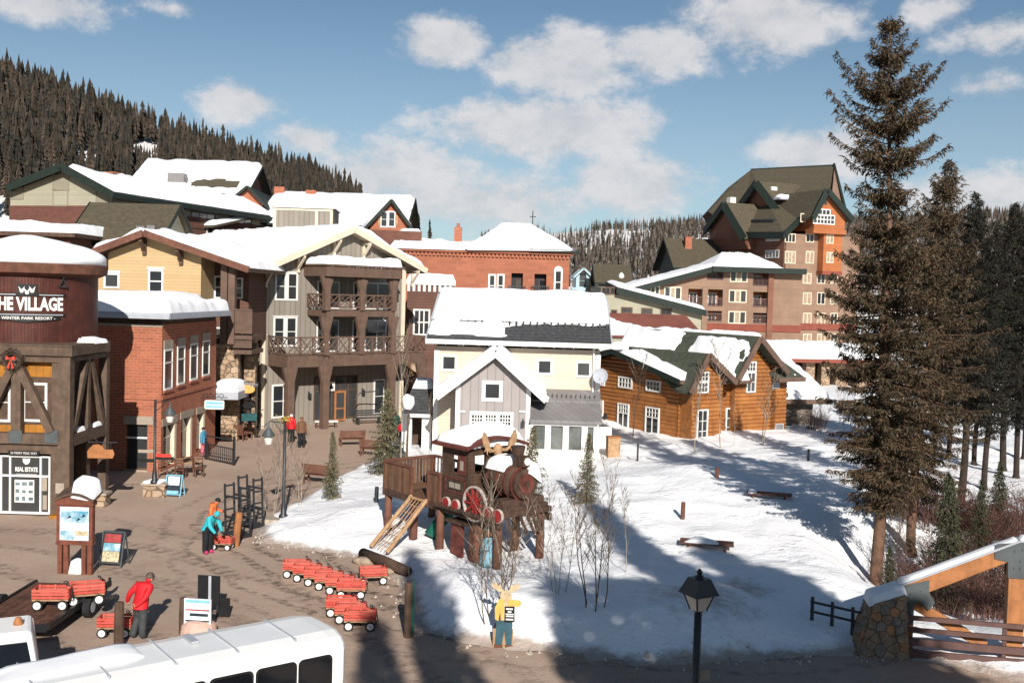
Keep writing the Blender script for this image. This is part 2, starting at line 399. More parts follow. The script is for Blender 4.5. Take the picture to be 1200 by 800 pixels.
def wall_holes(m, pl, a0, a1, w0, w1, holes, t, mi=0):
    """a rectangular wall of thickness t behind the plane, left open where the holes are"""
    xs = sorted(set([a0, a1] + [min(a1, max(a0, h[i])) for h in holes for i in (0, 1)]))
    for x0, x1 in zip(xs[:-1], xs[1:]):
        if x1 - x0 < 1e-4: continue
        xm = (x0 + x1) / 2; hs = sorted([(h[2], h[3]) for h in holes if h[0] < xm < h[1]]); z = w0
        for h0, h1 in hs:
            if h0 > z: m.pb(pl, x0, x1, -t, 0, z, h0, mi)
            z = max(z, h1)
        if z < w1: m.pb(pl, x0, x1, -t, 0, z, w1, mi)
SEED = [0]
def snowq(q, t, parent, bare=None, res=.4, rough=.25, r=None, name='snow_cap', lump=1.0, m='snow', lift=.012):
    """snow lying on a four-cornered surface: rounded edges, uneven depth, open where bare(s, t) is below 0"""
    SEED[0] += 17.3; sd = SEED[0]
    p0, p1, p2, p3 = [V(p) for p in q]
    ls = max((p1 - p0).length, (p2 - p3).length); lt = max((p3 - p0).length, (p2 - p1).length)
    ns = max(6, int(ls / res)); ntt = max(6, int(lt / res)); r = r or max(t * 1.0, .25)
    vs = []; hs = []
    def sp(i, n, l):   # denser near the edges
        x = i / n; return x
    for j in range(ntt + 1):
        b = sp(j, ntt, lt)
        for i in range(ns + 1):
            a = sp(i, ns, ls)
            d = min(a * ls, (1 - a) * ls, b * lt, (1 - b) * lt)
            wob = 1.0 * r * (noise.noise((a * ls * .7, b * lt * .7, sd)) * .5)
            dd = max(0, min(1, (d + (wob if d > 0 else 0)) / r))
            h = t * math.sqrt(max(0, 1 - (1 - dd) ** 2))
            if h > 0: h *= 1 + rough * 2.0 * noise.noise((a * ls * .45, b * lt * .45, sd + 3)) + rough * .8 * noise.noise((a * ls * 1.6, b * lt * 1.6, sd + 9))
            if bare:
                k = bare(a, b) + .16 * lump * noise.noise((a * ls * .55, b * lt * .55, sd + 21)) + .07 * lump * noise.noise((a * ls * 1.7, b * lt * 1.7, sd + 31))
                h = min(h, t * min(1, max(-.2, k * 7)))
            p = p0.lerp(p1, a).lerp(p3.lerp(p2, a), b)
            vs.append(p + V((0, 0, lift + (h if h > 0 else -.06)))); hs.append(h)
    fs = []
    W = ns + 1
    for j in range(ntt):
        for i in range(ns):
            k = (j * W + i, j * W + i + 1, (j + 1) * W + i + 1, (j + 1) * W + i)
            if max(hs[x] for x in k) > 0: fs.append(k)
    mb = MB(); mb.add(vs, fs); o = mb.obj(name, m, parent, smooth=True, fix=False)
    return o
# ------------------------------------------------------------------ ground, snow and hills
def axis_pts(lo, hi, step, far_lo, far_hi):
    a = list(np.arange(lo, hi, step)); s = step; x = lo; left = []
    while x > far_lo: s *= 1.16; x -= s; left.append(x)
    s = step; x = a[-1]; right = []
    while x < far_hi: s *= 1.16; x += s; right.append(x)
    return np.array(left[::-1] + a + right)
GX = axis_pts(-17, 42, .34, -2600, 2600); GY = axis_pts(19, 74, .34, -400, 4200)
XX, YY = np.meshgrid(GX, GY)
def sstep(x, a, b):
    t = np.clip((x - a) / (b - a), 0, 1); return t * t * (3 - 2 * t)
EDGE = [(297, 626), (304, 608), (342, 590), (376, 566), (402, 553), (432, 540), (447, 522), (482, 505)]
EDGE2 = [(1200, 800), (1120, 782), (1040, 768), (950, 771), (860, 776), (760, 783), (690, 772), (640, 765), (590, 761), (556, 757), (524, 751), (494, 744), (479, 732), (470, 704),
         (466, 684), (452, 669), (424, 656), (380, 649), (330, 641), (302, 636)]
poly = [tuple(gnd(*p))[:2] for p in EDGE] + [(-7, 92), (-60, 130), (-400, 150), (-400, 3000), (2500, 3000), (2500, 16), (60, 16)] + [tuple(gnd(*p))[:2] for p in EDGE2]
def sdist(px, py):
    d = np.full(px.shape, 1e9); ins = np.zeros(px.shape, bool); n = len(poly)
    for i in range(n):
        ax, ay = poly[i]; bx, by = poly[(i + 1) % n]; ex, ey = bx - ax, by - ay
        t = np.clip(((px - ax) * ex + (py - ay) * ey) / (ex * ex + ey * ey + 1e-12), 0, 1)
        d = np.minimum(d, np.hypot(px - ax - t * ex, py - ay - t * ey))
        c = ((ay > py) != (by > py)) & (px < ex * (py - ay) / (ey + 1e-12) + ax); ins ^= c
    return np.where(ins, d, -d)
SD = sdist(XX, YY)
NZ = np.zeros_like(XX); NZ2 = np.zeros_like(XX)
for j in range(XX.shape[0]):
    for i in range(XX.shape[1]):
        if SD[j, i] > -3:
            x, y = XX[j, i], YY[j, i]
            NZ[j, i] = noise.fractal((x * .16, y * .16, 1.7), 1, 2, 3); NZ2[j, i] = noise.fractal((x * .9, y * .9, 5.1), .8, 2.1, 3)
def bump_at(px, py, h, r): p = gnd(px, py); return h * np.exp(-((XX - p.x) ** 2 + (YY - p.y) ** 2) / (r * r))
DIP = -2.0 * np.exp(-((YY - 36) / 4.2) ** 2) * sstep(XX, 10.5, 15)
GZ = np.minimum(0, DIP) - .004
HS = .30 * sstep(SD + NZ2 * .35, .05, 1.3) + .22 * sstep(SD, 1, 6) + np.where(SD > 0, 1, 0) * (NZ * .30 * sstep(SD, 0, 5) + NZ2 * .085)
HS += sstep(SD, .1, 2.2) * (bump_at(880, 600, .95, 9) + bump_at(520, 706, .7, 2.0) + bump_at(308, 612, .35, 1.1) + bump_at(690, 740, .45, 2.6) + bump_at(590, 740, .35, 1.6) + bump_at(445, 520, .4, 1.6) + bump_at(820, 745, .5, 2.5))
HS = np.where(SD < -.4, -.2, HS); HS = np.where((SD >= -.4) & (SD < .05), np.minimum(HS, .02) - .06, HS)
SZ = GZ + HS
def gz(x, y):
    i = int(np.clip(np.searchsorted(GX, x) - 1, 0, len(GX) - 2)); j = int(np.clip(np.searchsorted(GY, y) - 1, 0, len(GY) - 2))
    fx = (x - GX[i]) / (GX[i + 1] - GX[i]); fy = (y - GY[j]) / (GY[j + 1] - GY[j])
    A = np.maximum(SZ, GZ)
    return float(A[j, i] * (1 - fx) * (1 - fy) + A[j, i + 1] * fx * (1 - fy) + A[j + 1, i] * (1 - fx) * fy + A[j + 1, i + 1] * fx * fy)
def stand(px, py, sink=.0):
    """the point of the ground or snow seen at a pixel"""
    z = 0.0
    for _ in range(4):
        p = gnd(px, py, z); z = gz(p.x, p.y)
    return V((p.x, p.y, z - sink))
def grid_mesh(name, ZZ, keep, m):
    W = len(GX); idx = np.arange(XX.size).reshape(XX.shape)
    q = np.stack([idx[:-1, :-1], idx[:-1, 1:], idx[1:, 1:], idx[1:, :-1]], -1).reshape(-1, 4)
    if keep is not None:
        k = keep.reshape(-1); q = q[k[q].any(axis=1)]
    used = np.unique(q); mp = np.full(XX.size, -1); mp[used] = np.arange(len(used))
    vs = np.stack([XX.ravel()[used], YY.ravel()[used], ZZ.ravel()[used]], -1)
    me = bpy.data.meshes.new(name); me.from_pydata(vs.tolist(), [], mp[q].tolist()); me.materials.append(m)
    me.polygons.foreach_set('use_smooth', [True] * len(me.polygons)); me.update()
    o = bpy.data.objects.new(name, me); COL.objects.link(o); o['kind'] = 'structure'; return o
grid_mesh('ground', GZ, None, ground_mat())
def snow_ground_mat():
    m = bpy.data.materials.new('trodden_snow'); m.use_nodes = True; t = m.node_tree; g = G(t); b = t.nodes['Principled BSDF']
    b.inputs['Roughness'].default_value = .6; b.inputs['Specular IOR Level'].default_value = .25
    co = g.n('ShaderNodeTexCoord').outputs['Object']; geo = g.n('ShaderNodeNewGeometry')
    at_ = g.n('ShaderNodeAttribute', attribute_name='edge'); e = at_.outputs['Fac']
    a = g.noise(co, .5, 5, .6); f = g.noise(co, 2.2, 6, .65); v = g.noise(co, 7, 5, .6)
    c = g.mix(g.smooth(a, .3, .7), (.84, .845, .865, 1), (.89, .89, .90, 1))
    d = g.m('MULTIPLY', g.m('ADD', e, g.m('MULTIPLY', g.m('SUBTRACT', f, .5), .9)), 1.0)   # grit thrown on the snow along the road
    c = g.mix(g.smooth(d, .25, .85, 0, .85), c, (.30, .22, .165, 1))
    c = g.mix(g.m('MULTIPLY', g.smooth(v, .64, .72), g.smooth(e, .02, .4)), c, (.14, .095, .065, 1))
    t.links.new(c, b.inputs['Base Color'])
    bn = g.n('ShaderNodeBump'); bn.inputs['Distance'].default_value = .12; bn.inputs['Strength'].default_value = .55
    vo = g.n('ShaderNodeTexVoronoi'); vo.inputs['Scale'].default_value = 1.9; t.links.new(co, vo.inputs['Vector'])
    foot = g.m('MULTIPLY', g.smooth(vo.outputs['Distance'], .05, .32), g.smooth(a, .5, .6, .0, .5))
    t.links.new(g.m('ADD', g.m('ADD', f, g.m('MULTIPLY', v, .35)), foot), bn.inputs['Height']); t.links.new(bn.outputs[0], b.inputs['Normal'])
    return m
sf = grid_mesh('snow_field', SZ, SD > -.4, snow_ground_mat())
# grit mask: near the road edge only
ed = sf.data.attributes.new('edge', 'FLOAT', 'POINT')
co_ = np.zeros(len(sf.data.vertices) * 3); sf.data.vertices.foreach_get('co', co_); co_ = co_.reshape(-1, 3)
sdv = sdist(co_[:, 0], co_[:, 1]); ev = 1 - sstep(sdv, .0, 1.1)
q1 = gnd(820, 735); q2 = gnd(870, 715)
for q_, r_ in ((q1, 2.2), (q2, 1.3)): ev = np.maximum(ev, .62 * np.exp(-((co_[:, 0] - q_.x) ** 2 + ((co_[:, 1] - q_.y)) ** 2) / r_ ** 2))
ev = np.where(co_[:, 1] > 90, 0, ev)
ed.data.foreach_set('value', ev.astype(np.float32))

def proj(p):
    d = V(p) - CAM; z = d.dot(FWD); return 600 + 1200 * d.dot(RT) / z, 400 - 1200 * d.dot(UP) / z
def interp(tab, x):
    xs = [t[0] for t in tab]; ys = [t[1] for t in tab]; return float(np.interp(x, xs, ys))
def hill_z(tab, Y0, Y1, base, powr, X, Y, end=1.5):
    p = 600 + 1200 * X / Y; pr = interp(tab, p); zr = at(p, pr, Y1).z
    t = (Y - Y0) / (Y1 - Y0)
    if t <= 1: z = base + (zr - base) * max(0, t) ** powr
    else: z = zr - (zr - base) * (t - 1) * .6
    return z + (2.2 * noise.noise((X * .02, Y * .02, 3)) if t > .05 else -2) * (Y1 / 560)
TABL = [(-700, 20), (-150, 62), (0, 102), (60, 119), (130, 150), (200, 170), (250, 189), (300, 204), (350, 220), (400, 240), (440, 262), (520, 300), (600, 335), (1400, 370)]
TABR = [(100, 330), (450, 292), (560, 282), (650, 273), (700, 269), (760, 267), (830, 264), (960, 262), (1080, 258), (1150, 252), (1260, 250), (1800, 240)]
def hill(name, tab, Y0, Y1, base, powr, p0, p1, m):
    vs = []; fs = []; nu = 120; nv = 36
    for j in range(nv + 1):
        Y = Y0 + (Y1 * 1.25 - Y0) * j / nv
        for i in range(nu + 1):
            p = p0 + (p1 - p0) * i / nu; X = (p - 600) / 1200 * Y
            vs.append((X, Y, hill_z(tab, Y0, Y1, base, powr, X, Y)))
    for j in range(nv):
        for i in range(nu):
            k = j * (nu + 1) + i; fs.append((k, k + 1, k + nu + 2, k + nu + 1))
    o = MB().add(vs, fs).obj(name, m, smooth=True, fix=False); o['kind'] = 'structure'; return o
mat('hill_snow', (.62, .60, .59), .9, .1, .02, col2=(.80, .79, .79))
hill('hillside', TABL, 280, 560, 8, .9, -800, 700, 'hill_snow')
hill('far_hill', TABR, 650, 1500, -6, .8, 100, 1900, 'hill_snow')

def conifer(h, rad, seed, layers=10, pts=8, m='needles_far', bare=.1, nm='pine'):
    """small far conifer: ragged drooping tiers round a thin trunk"""
    rn = random.Random(seed); b = MB()
    b.tube([(0, 0, -.8), (0, 0, h * .55)], [h * .016, h * .006], 4, False, 1)
    z = h * bare
    for i in range(layers):
        t = i / layers; zz = h * (bare + (1 - bare) * t); r = rad * (1 - t) ** .8 * rn.uniform(.75, 1.2); dz = h * (1 - bare) / layers * rn.uniform(1.5, 2.1)
        off = V((rn.uniform(-.06, .06) * rad, rn.uniform(-.06, .06) * rad, 0)); a0 = rn.uniform(0, 6.28)
        ring = []
        for k in range(pts * 2):
            a = a0 + pi * k / pts; rr = r * (rn.uniform(.75, 1.3) if k % 2 == 0 else rn.uniform(.3, .55))
            ring.append(off + V((cos(a) * rr, sin(a) * rr, zz - (dz * .25 * rn.random() if k % 2 == 0 else 0))))
        b.add(ring + [off + V((0, 0, min(h * 1.01, zz + dz)))], [(k, (k + 1) % (2 * pts), 2 * pts) for k in range(2 * pts)])
    me = b.mesh(nm, False); me.materials.append(MATS[m]); me.materials.append(MATS['bark_dark']); return me
CON = [conifer(1, .13, 1), conifer(1, .105, 2, 9), conifer(1, .15, 3, 9), conifer(1, .09, 4, 11), conifer(1, .12, 5, 10, m='needles_far_brown', bare=.2)]
rnd = random.Random(7); spots = []
gaps = [(166, 177, 12, 7), (181, 178, 3, 8), (100, 182, 10, 3), (76, 170, 2, 7), (118, 163, 2, 7)]
tries = 0
while len(spots) < 2900 and tries < 40000:
    tries += 1
    Y = 300 + 300 * rnd.random() ** .8; p = rnd.uniform(-60, 470); X = (p - 600) / 1200 * Y
    z = hill_z(TABL, 280, 560, 8, .9, X, Y); bx, by = proj((X, Y, z))
    h = rnd.choice((rnd.uniform(7, 12), rnd.uniform(11, 17), rnd.uniform(13, 20))) * (1.1 if Y > 520 else 1)
    hp = 1200 / Y * h
    if by > 262 or (p > 420 and by - hp < 232): continue
    if any(abs(bx - gx) < rx + 2 and gy - ry < by < gy + ry + hp * .55 for gx, gy, rx, ry in gaps): continue
    if noise.noise((X * .02, Y * .02, 9)) < -.6: continue
    spots.append((Y, X, z, h, rnd.random()))
spots.sort(); near = []; rest = []
for s_ in spots: (near if len(near) < 290 else rest).append(s_)
for (Y, X, z, h, q) in near:
    o = bpy.data.objects.new('pine_tree', CON[int(q * 4.6) % 5]); COL.objects.link(o); o.location = (X, Y, z); w = h * (.9 + .5 * ((q * 37) % 1)); o.scale = (w, w, h); o.rotation_euler = (0, 0, q * 40)
    tag(o, 'dark pine on the wooded hillside above the snowy roofs', 'tree', 'pines on the wooded hillside')
def scatter(name, meshes, items, mats, label):
    vs = []; fs = []; mi = []; k = 0
    cache = []
    for me in meshes:
        v = np.zeros(len(me.vertices) * 3); me.vertices.foreach_get('co', v); cache.append((v.reshape(-1, 3), [tuple(p.vertices) for p in me.polygons], [p.material_index for p in me.polygons]))
    for (Y, X, z, h, q) in items:
        v, f, m_ = cache[int(q * len(cache) * .999)]; a = q * 40; c, s = cos(a), sin(a); w = h * (.9 + .5 * ((q * 37) % 1))
        vs.append(np.stack([X + w * (v[:, 0] * c - v[:, 1] * s), Y + w * (v[:, 0] * s + v[:, 1] * c), z + h * v[:, 2]], -1))
        fs.extend([tuple(i + k for i in t) for t in f]); mi.extend(m_); k += len(v)
    me = bpy.data.meshes.new(name); me.from_pydata(np.concatenate(vs).tolist(), [], fs); me.polygons.foreach_set('material_index', mi)
    for m_ in mats: me.materials.append(MATS[m_])
    o = bpy.data.objects.new(name, me); COL.objects.link(o); return tag(o, label, 'forest', kind='stuff')
fa = [s_ for s_ in rest if s_[4] < .8]; fb = [(*s_[:4], (s_[4] - .8) * 5) for s_ in rest if s_[4] >= .8]
scatter('pine_forest', [conifer(1, .13, 11, 7, 6), conifer(1, .1, 12, 7, 6), conifer(1, .15, 13, 6, 6)], fa, ['needles_far', 'bark_dark'], 'dark pine forest covering the upper hillside')
scatter('dead_pine_forest', [conifer(1, .10, 14, 7, 6, 'needles_far_brown', .2)], fb, ['needles_far_brown', 'bark_dark'], 'greyish brown dead pines mixed into the hillside forest')
def stick(seed):
    rn = random.Random(seed); b = MB(); b.tube([(0, 0, -.1), (0, 0, 1)], [.02, .006], 3, False)
    for i in range(5):
        z = .25 + .14 * i; r = .11 * (1.05 - z) * rn.uniform(.7, 1.3); a = rn.uniform(0, 6)
        b.add([(cos(a + k * 2.09) * r, sin(a + k * 2.09) * r, z - .04) for k in range(3)] + [(0, 0, z + .2)], [(0, 1, 3), (1, 2, 3), (2, 0, 3)])
    me = b.mesh('stick', False); return me
fr_ = []; tries = 0
while len(fr_) < 8000 and tries < 60000:
    tries += 1
    Y = 720 + 820 * rnd.random(); p = rnd.uniform(560, 1260); X = (p - 600) / 1200 * Y
    z = hill_z(TABR, 650, 1500, -6, .8, X, Y)
    dn = noise.noise((X * .006, Y * .006, 2)); thin = .75 if (p < 760 and Y > 1080 and Y < 1440) else 0
    if rnd.random() < thin or dn < -.35: continue
    fr_.append((Y, X, z, rnd.uniform(9, 19), rnd.random()))
scatter('bare_forest', [stick(1), stick(2), stick(3)], [s_ for s_ in fr_ if s_[4] < .68], ['bare_far'], 'grey brown bare wood on the snowy far hill')
scatter('evergreen_forest', [conifer(1, .12, 21, 5, 5)], [(*s_[:4], (s_[4] - .68) * 3.1) for s_ in fr_ if s_[4] >= .68], ['needles_far', 'bark_dark'], 'scattered dark evergreens on the snowy far hill')
for i, (px, py, t_, Y) in enumerate(((474, 266, 228, 190), (484, 268, 245, 195), (490, 268, 250, 200), (466, 262, 236, 205), (503, 270, 256, 198))):
    p = at(px, py + 24, Y); q = at(px, t_, Y); o = bpy.data.objects.new('pine_tree', CON[i % 4]); COL.objects.link(o); o.location = p; h = q.z - p.z; o.scale = (h * .9, h * .9, h)
    tag(o, ['tall slim pine just right of the brick gable', 'second pine right of the brick gable', 'third, short pine right of the brick gable', 'pine half hidden behind the brick gable', 'lone short pine behind the flat snowy roof'][i], 'tree', 'pines behind the brick gable')
# ------------------------------------------------------------------ buildings on the left
def gable(fr, u0, u1, v0, v1, zb, ze, zr, ridge='v', ov=.5, wm='brown_siding', rm='shingle', trim='brown_trim', snow=0, bare=None, um=None, snowres=.5, rt=.18, wallparts=True, ov2=None):
    """plain gabled block: walls, two roof planes, rake boards and snow"""
    e = fr.e; ov2 = ov if ov2 is None else ov2
    P = (lambda a, b, z: V((a, b, z))) if ridge == 'v' else (lambda a, b, z: V((b, a, z)))
    if ridge == 'v': a0, a1, b0, b1 = u0, u1, v0, v1
    else: a0, a1, b0, b1 = v0, v1, u0, u1
    am = (a0 + a1) / 2 if um is None else um
    sl0 = (zr - ze) / (am - a0); sl1 = (zr - ze) / (a1 - am)
    MB().poly([P(a0, b0, zb), P(a1, b0, zb), P(a1, b0, ze - .05), P(am, b0, zr - .05), P(a0, b0, ze - .05)], P(0, b1 - b0, 0)).obj('wall', wm, e)
    q0 = [P(a0 - ov, b0 - ov2, ze - sl0 * ov + rt), P(am, b0 - ov2, zr + rt), P(am, b1 + ov2, zr + rt), P(a0 - ov, b1 + ov2, ze - sl0 * ov + rt)]
    q1 = [P(a1 + ov, b0 - ov2, ze - sl1 * ov + rt), P(am, b0 - ov2, zr + rt), P(am, b1 + ov2, zr + rt), P(a1 + ov, b1 + ov2, ze - sl1 * ov + rt)]
    out = []
    for q in (q0, q1):
        MB().slab(q, rt).obj('roof', rm, e)
        m = MB()
        for k in (0, 3):
            o_ = P(0, -.03 if k == 0 else .03, -.1); i2 = 1 if k == 0 else 2
            m.beam(q[k] + o_, q[i2] + o_, .08, .3)
        m.beam(q[0] + V((0, 0, -.12)), q[3] + V((0, 0, -.12)), .1, .24); m.obj('fascia', trim, e)
        if snow: out.append(snowq(q, snow, e, bare, snowres))
    return q0, q1

mat('ice', (.62, .68, .74), .12, .1, 5, spec=.6)
def icicles(p0, p1, parent, n, seed, lmax=.45):
    rn = random.Random(seed); m = MB(); p0, p1 = V(p0), V(p1)
    for i in range(n):
        q = p0.lerp(p1, rn.random()); l = lmax * rn.uniform(.2, 1) * (.4 + .6 * abs(noise.noise((q.x * .6, q.y * .6, seed)))) ; r = .012 + l * .05
        m.add([q + V((cos(t) * r, sin(t) * r, .03)) for t in (0, 2.1, 4.2)] + [q - V((0, 0, l))], [(0, 1, 3), (1, 2, 3), (2, 0, 3)])
    o = m.obj('icicles', 'ice', parent, fix=False); o['kind'] = 'stuff'; return o
# --- timber framed tower building with the round silo
fr = Fr('village_tower', 'timber framed shop tower with a round rust red silo on top', 'building', gnd(81, 606), 0)
f = fr.front; T = fr.e
wt = f.px(40, 405)[1]; w1 = f.px(40, 417)[1]; w2 = f.px(40, 424)[1]; wl0 = f.px(40, 520)[1]; wl1 = f.px(40, 508)[1]; ws = f.px(30, 533)[1]
DEP = 3.7
m = MB(); m.box(-10, -.95, 1.1, DEP + .6, 0, wt - .05); m.box(-10, -.3, .42, 1.1, 0, .12); m.obj('wall', 'dark_wood', T)
MB().pb(f, -10, -.32, -.45, -.36, wl1, w2).obj('panel', 'orange_panel', T)
MB().pb(f, -10, .12, -.5, .12, w1 + .03, wt).pb(f, -10, .12, -.5, .16, wt, wt + .05).obj('beam', 'timber', T)
MB().pb(f, -10, -.5, -.4, .0, w2, w1 + .03).obj('beam', 'timber', T)
MB().pb(f, -10, -.42, -.45, .06, wl0, wl1).obj('beam', 'timber', T)
MB().pb(f, -10, -.42, -.45, -.1, ws + .05, wl0).obj('beam', 'timber', T)
p0, p1 = f.px(68, 470)[0], f.px(81, 470)[0]
MB().pb(f, p0, 0, -.4, .02, 0, w1 + .03).obj('post', 'timber', T)
MB().pb(f, f.px(57.5, 560)[0], p0 - .003, -.5, -.12, 0, ws + .05).obj('post', 'timber', T)
MB().pb(f, f.px(60, 450)[0], p0 - .003, -.5, -.06, wl1, w2).obj('post', 'timber', T)
for xc in (19, -62):
    c0, c1 = f.px(xc - 5.5, 470)[0], f.px(xc + 5.5, 470)[0]
    MB().pb(f, c0, c1, -.3, .04, wl1, w2).obj('post', 'timber', T)
    for s in (-1, 1):
        a = f.P(*((f.px(xc + s * 3, 428)[0], -.02, f.px(xc, 428)[1]))); b = f.P(f.px(xc + s * 41, 503)[0], -.02, f.px(xc, 505)[1])
        MB().beam(a, b, .3, .3, up=(0, -1, 0)).obj('brace', 'timber', T)
    for dx in (0, 42):
        u, w = f.px(xc + dx, 510); MB().pb(f, u - .27, u + .27, .04 if dx else .045, .085, w - .3, w + .22).obj('bracket', 'steel_plate', T)
for r in ((30, 451, 53, 491), (-13, 451, 10, 491)):
    window(f, f.rect(*r, b=-.36), T, 1, 2, 'white', .1, b=-.36); rr = f.rect(*r, b=-.36)
    MB().pb(f, rr[0] - .32, rr[1] + .32, -.38, -.345, rr[2] - .22, rr[3] + .34).obj('surround', 'dark_wood', T)
# right hand open frame
s = fr.right(0)
MB().pb(s, .36, DEP, -.34, -.01, w1 + .1, wt - .05).obj('beam', 'timber', T)
MB().pb(s, .36, DEP, -.3, .0, w1 - .22, w1 - .03).obj('beam', 'timber', T)
MB().pb(s, 0.12, DEP + .1, -.2, .125, w1 + .033, wt + .003).obj('beam', 'timber', T)
MB().pb(s, .36, DEP, -.32, .0, wl0 - .1, wl1 - .02).obj('beam', 'timber', T)
MB().pb(s, DEP, DEP + .36, -.34, .01, 0, w1).obj('post', 'timber', T)
MB().pb(s, DEP * .5, DEP * .5 + .26, -.3, -.02, wl1, w1 - .22).obj('post', 'timber', T)
for v0, v1 in ((DEP * .5 - .1, .5), (DEP * .5 + .36, DEP - .1)):
    MB().beam(s.P(v0, -.15, w1 - .3), s.P(v1, -.15, wl1 + .05), .28, .3, up=(1, 0, 0)).obj('brace', 'timber', T)
MB().pb(s, 2.6, 3.0, -.9, -.4, 0, 2.9).obj('post', 'timber', T)
window(s, (1.2, 2.0, .6, 2.5), T, 1, 1, 'orange_panel', .12, 'curtain', b=-.9)
for v0 in (.75, 2.5):
    snowq([s.P(v0, -.3, wl1 - .02), s.P(v0 + .9, -.3, wl1 - .02), s.P(v0 + .9, 0, wl1 - .02), s.P(v0, 0, wl1 - .02)], .18, T, res=.08, r=.16)
# shop front
sf0, sf1, sz0 = f.px(-30, 560)[0], f.px(56.5, 560)[0], .12
m = MB(); zt = f.px(30, 534, -.14)[1]; zm = f.px(30, 557.5, -.14)[1]
for x in (-30, -1, 9.6, 45.5, 56): a = f.px(x, 560)[0]; m.pb(f, a - .035, a + .035, -.25, -.14, sz0, zt)
m.pb(f, sf0, sf1, -.25, -.145, zm - .04, zm + .04).pb(f, sf0, sf1, -.25, -.145, zt - .06, zt).pb(f, sf0, sf1, -.25, -.145, sz0 - .06, sz0 + .03)
o = m.obj('shop_front', 'white', T); MB().pb(f, sf0, sf1, -.3, -.22, sz0, zt).obj('pane', 'glass', o)
ctr = f.px(28, 547)[0]; zz = f.px(28, 550, -.2)[1]
text_mesh('REAL ESTATE', .24, 'lettering', 'white', o, lambda x, y, d: f.P(ctr + x, -.215 + d * .2, zz + y), .004, .01, .92)
text_mesh('OF WINTER PARK RESORT', .08, 'lettering', 'white', o, lambda x, y, d: f.P(ctr + x, -.215 + d * .2, zz - .2 + y), .003, .0, .85)
m = MB(); cz = f.px(28, 541, -.2)[1]
m.poly([f.P(ctr + x, -.218, cz + z) for x, z in ((-.16, .14), (.16, .14), (.13, -.02), (.05, -.1), (-.05, -.1), (-.13, -.02))], f.N * .01).obj('emblem', 'white', o)
sg = MB(); a0, a1, z0, z1 = f.rect(10, 528, 46, 533.6, b=-.06); sg.pb(f, a0, a1, -.1, -.05, z0, z1); sgo = sg.obj('address_sign', 'black', T)
text_mesh('50 PARRY PEAK WAY', .15, 'lettering', 'white', sgo, lambda x, y, d: f.P((a0 + a1) / 2 + x, -.045 + d * .2, (z0 + z1) / 2 + y), .003, 0, (a1 - a0) * .86)
po = MB(); rr = f.rect(17, 562, 40, 588.5, b=-.2); po.pb(f, *rr[:2], -.215, -.2, *rr[2:]); po = po.obj('poster', 'white', o)
mat('flyer', (.12, .16, .17), .7, .5, 9)
rn = random.Random(3)
for i in range(3):
    for j in range(3):
        aw = (rr[1] - rr[0]) / 3; hw = (rr[3] - rr[2]) / 3; x0 = rr[0] + i * aw + .04; y0 = rr[2] + j * hw + .08
        MB().pb(f, x0, x0 + aw * rn.uniform(.5, .75), -.2, -.192, y0, y0 + hw * rn.uniform(.35, .6)).obj('flyer', 'flyer', po)
for r in ((48, 557.5, 55, 575), (50, 580, 55, 597)): q = f.rect(*r, b=-.2); MB().pb(f, *q[:2], -.215, -.2, *q[2:]).obj('poster', 'lintel', o)
q = f.rect(65, 566, 75, 578, b=.03); MB().pb(f, *q[:2], .02, .035, *q[2:]).obj('notice', 'lintel', T)
q = f.rect(57, 604, 70, 618, b=.35); MB().pb(f, q[0], q[1], -.1, .35, 0, q[3]).obj('planter_box', 'orange_panel', T)
# silo
SC = fr.loc(at(36, 350, 45.2)); rs = 2.76; zt = at(36, 320, 42.5).z
MB().lathe([(rs, wt - .1), (rs, zt)], 64, (SC.x, SC.y, 0)).obj('silo', 'silo_metal', T, smooth=False)
ze = at(36, 309, 42.3).z
MB().lathe([(rs + .02, zt - .12), (rs + .38, zt + .02), (rs + .42, ze), (rs + .1, ze + .12), (0.2, ze + .12)], 48, (SC.x, SC.y, 0)).obj('eave', 'red_timber', T)
za = at(42, 277, 45.2).z; m = MB(); prof = []
for i in range(14):
    t = i / 13; prof.append(((rs + .3) * (1 - t ** 1.7) ** .9 + .02, ze + .05 + (za - ze) * (t ** .95) + (.22 if t > 0 else 0) * (1 - t)))
m.lathe(prof, 40, (SC.x, SC.y, 0)); m.v = [(x + .12 * noise.noise((x, y, z)), y, z + .1 * noise.noise((x * .8, y * .8, 4)) * (1 if z > ze + .15 else 0)) for x, y, z in m.v]
m.obj('snow_cap', 'snow', T, smooth=True, fix=True)
def cyl(x, y, d, off=.06): a = x / (rs + off) - pi / 2 + .42; return V((SC.x + (rs + off + d) * cos(a), SC.y + (rs + off + d) * sin(a), y))
tz = at(33, 357, 42.4).z
def arc_panel(x0, x1, z0, z1, off, th, n=16):
    m = MB()
    for i in range(n):
        a, b = x0 + (x1 - x0) * i / n, x0 + (x1 - x0) * (i + 1) / n
        m.hexa([cyl(a, z0, 0, off + th), cyl(b, z0, 0, off + th), cyl(b, z0, 0, off), cyl(a, z0, 0, off), cyl(a, z1, 0, off + th), cyl(b, z1, 0, off + th), cyl(b, z1, 0, off), cyl(a, z1, 0, off)])
    return m
sg = None
for x0, x1, z0, z1 in ((-1.6, -.42, tz + .36, tz + .46), (.28, 1.45, tz + .36, tz + .46), (-1.6, 1.45, tz - .47, tz - .37)):
    sg = arc_panel(x0, x1, z0, z1, .0, .06).obj('sign_bar', 'black', T); arc_panel(x0 + .1, x1 - .1, z0 + .03, z1 - .03, .06, .012).obj('inlay', 'gutter', sg)
text_mesh('THE VILLAGE', .74, 'lettering', 'white', sg, lambda x, y, d: cyl(x - .08, tz + y, d * .5, .03), .03, .03, 2.85)
sg2 = MB()
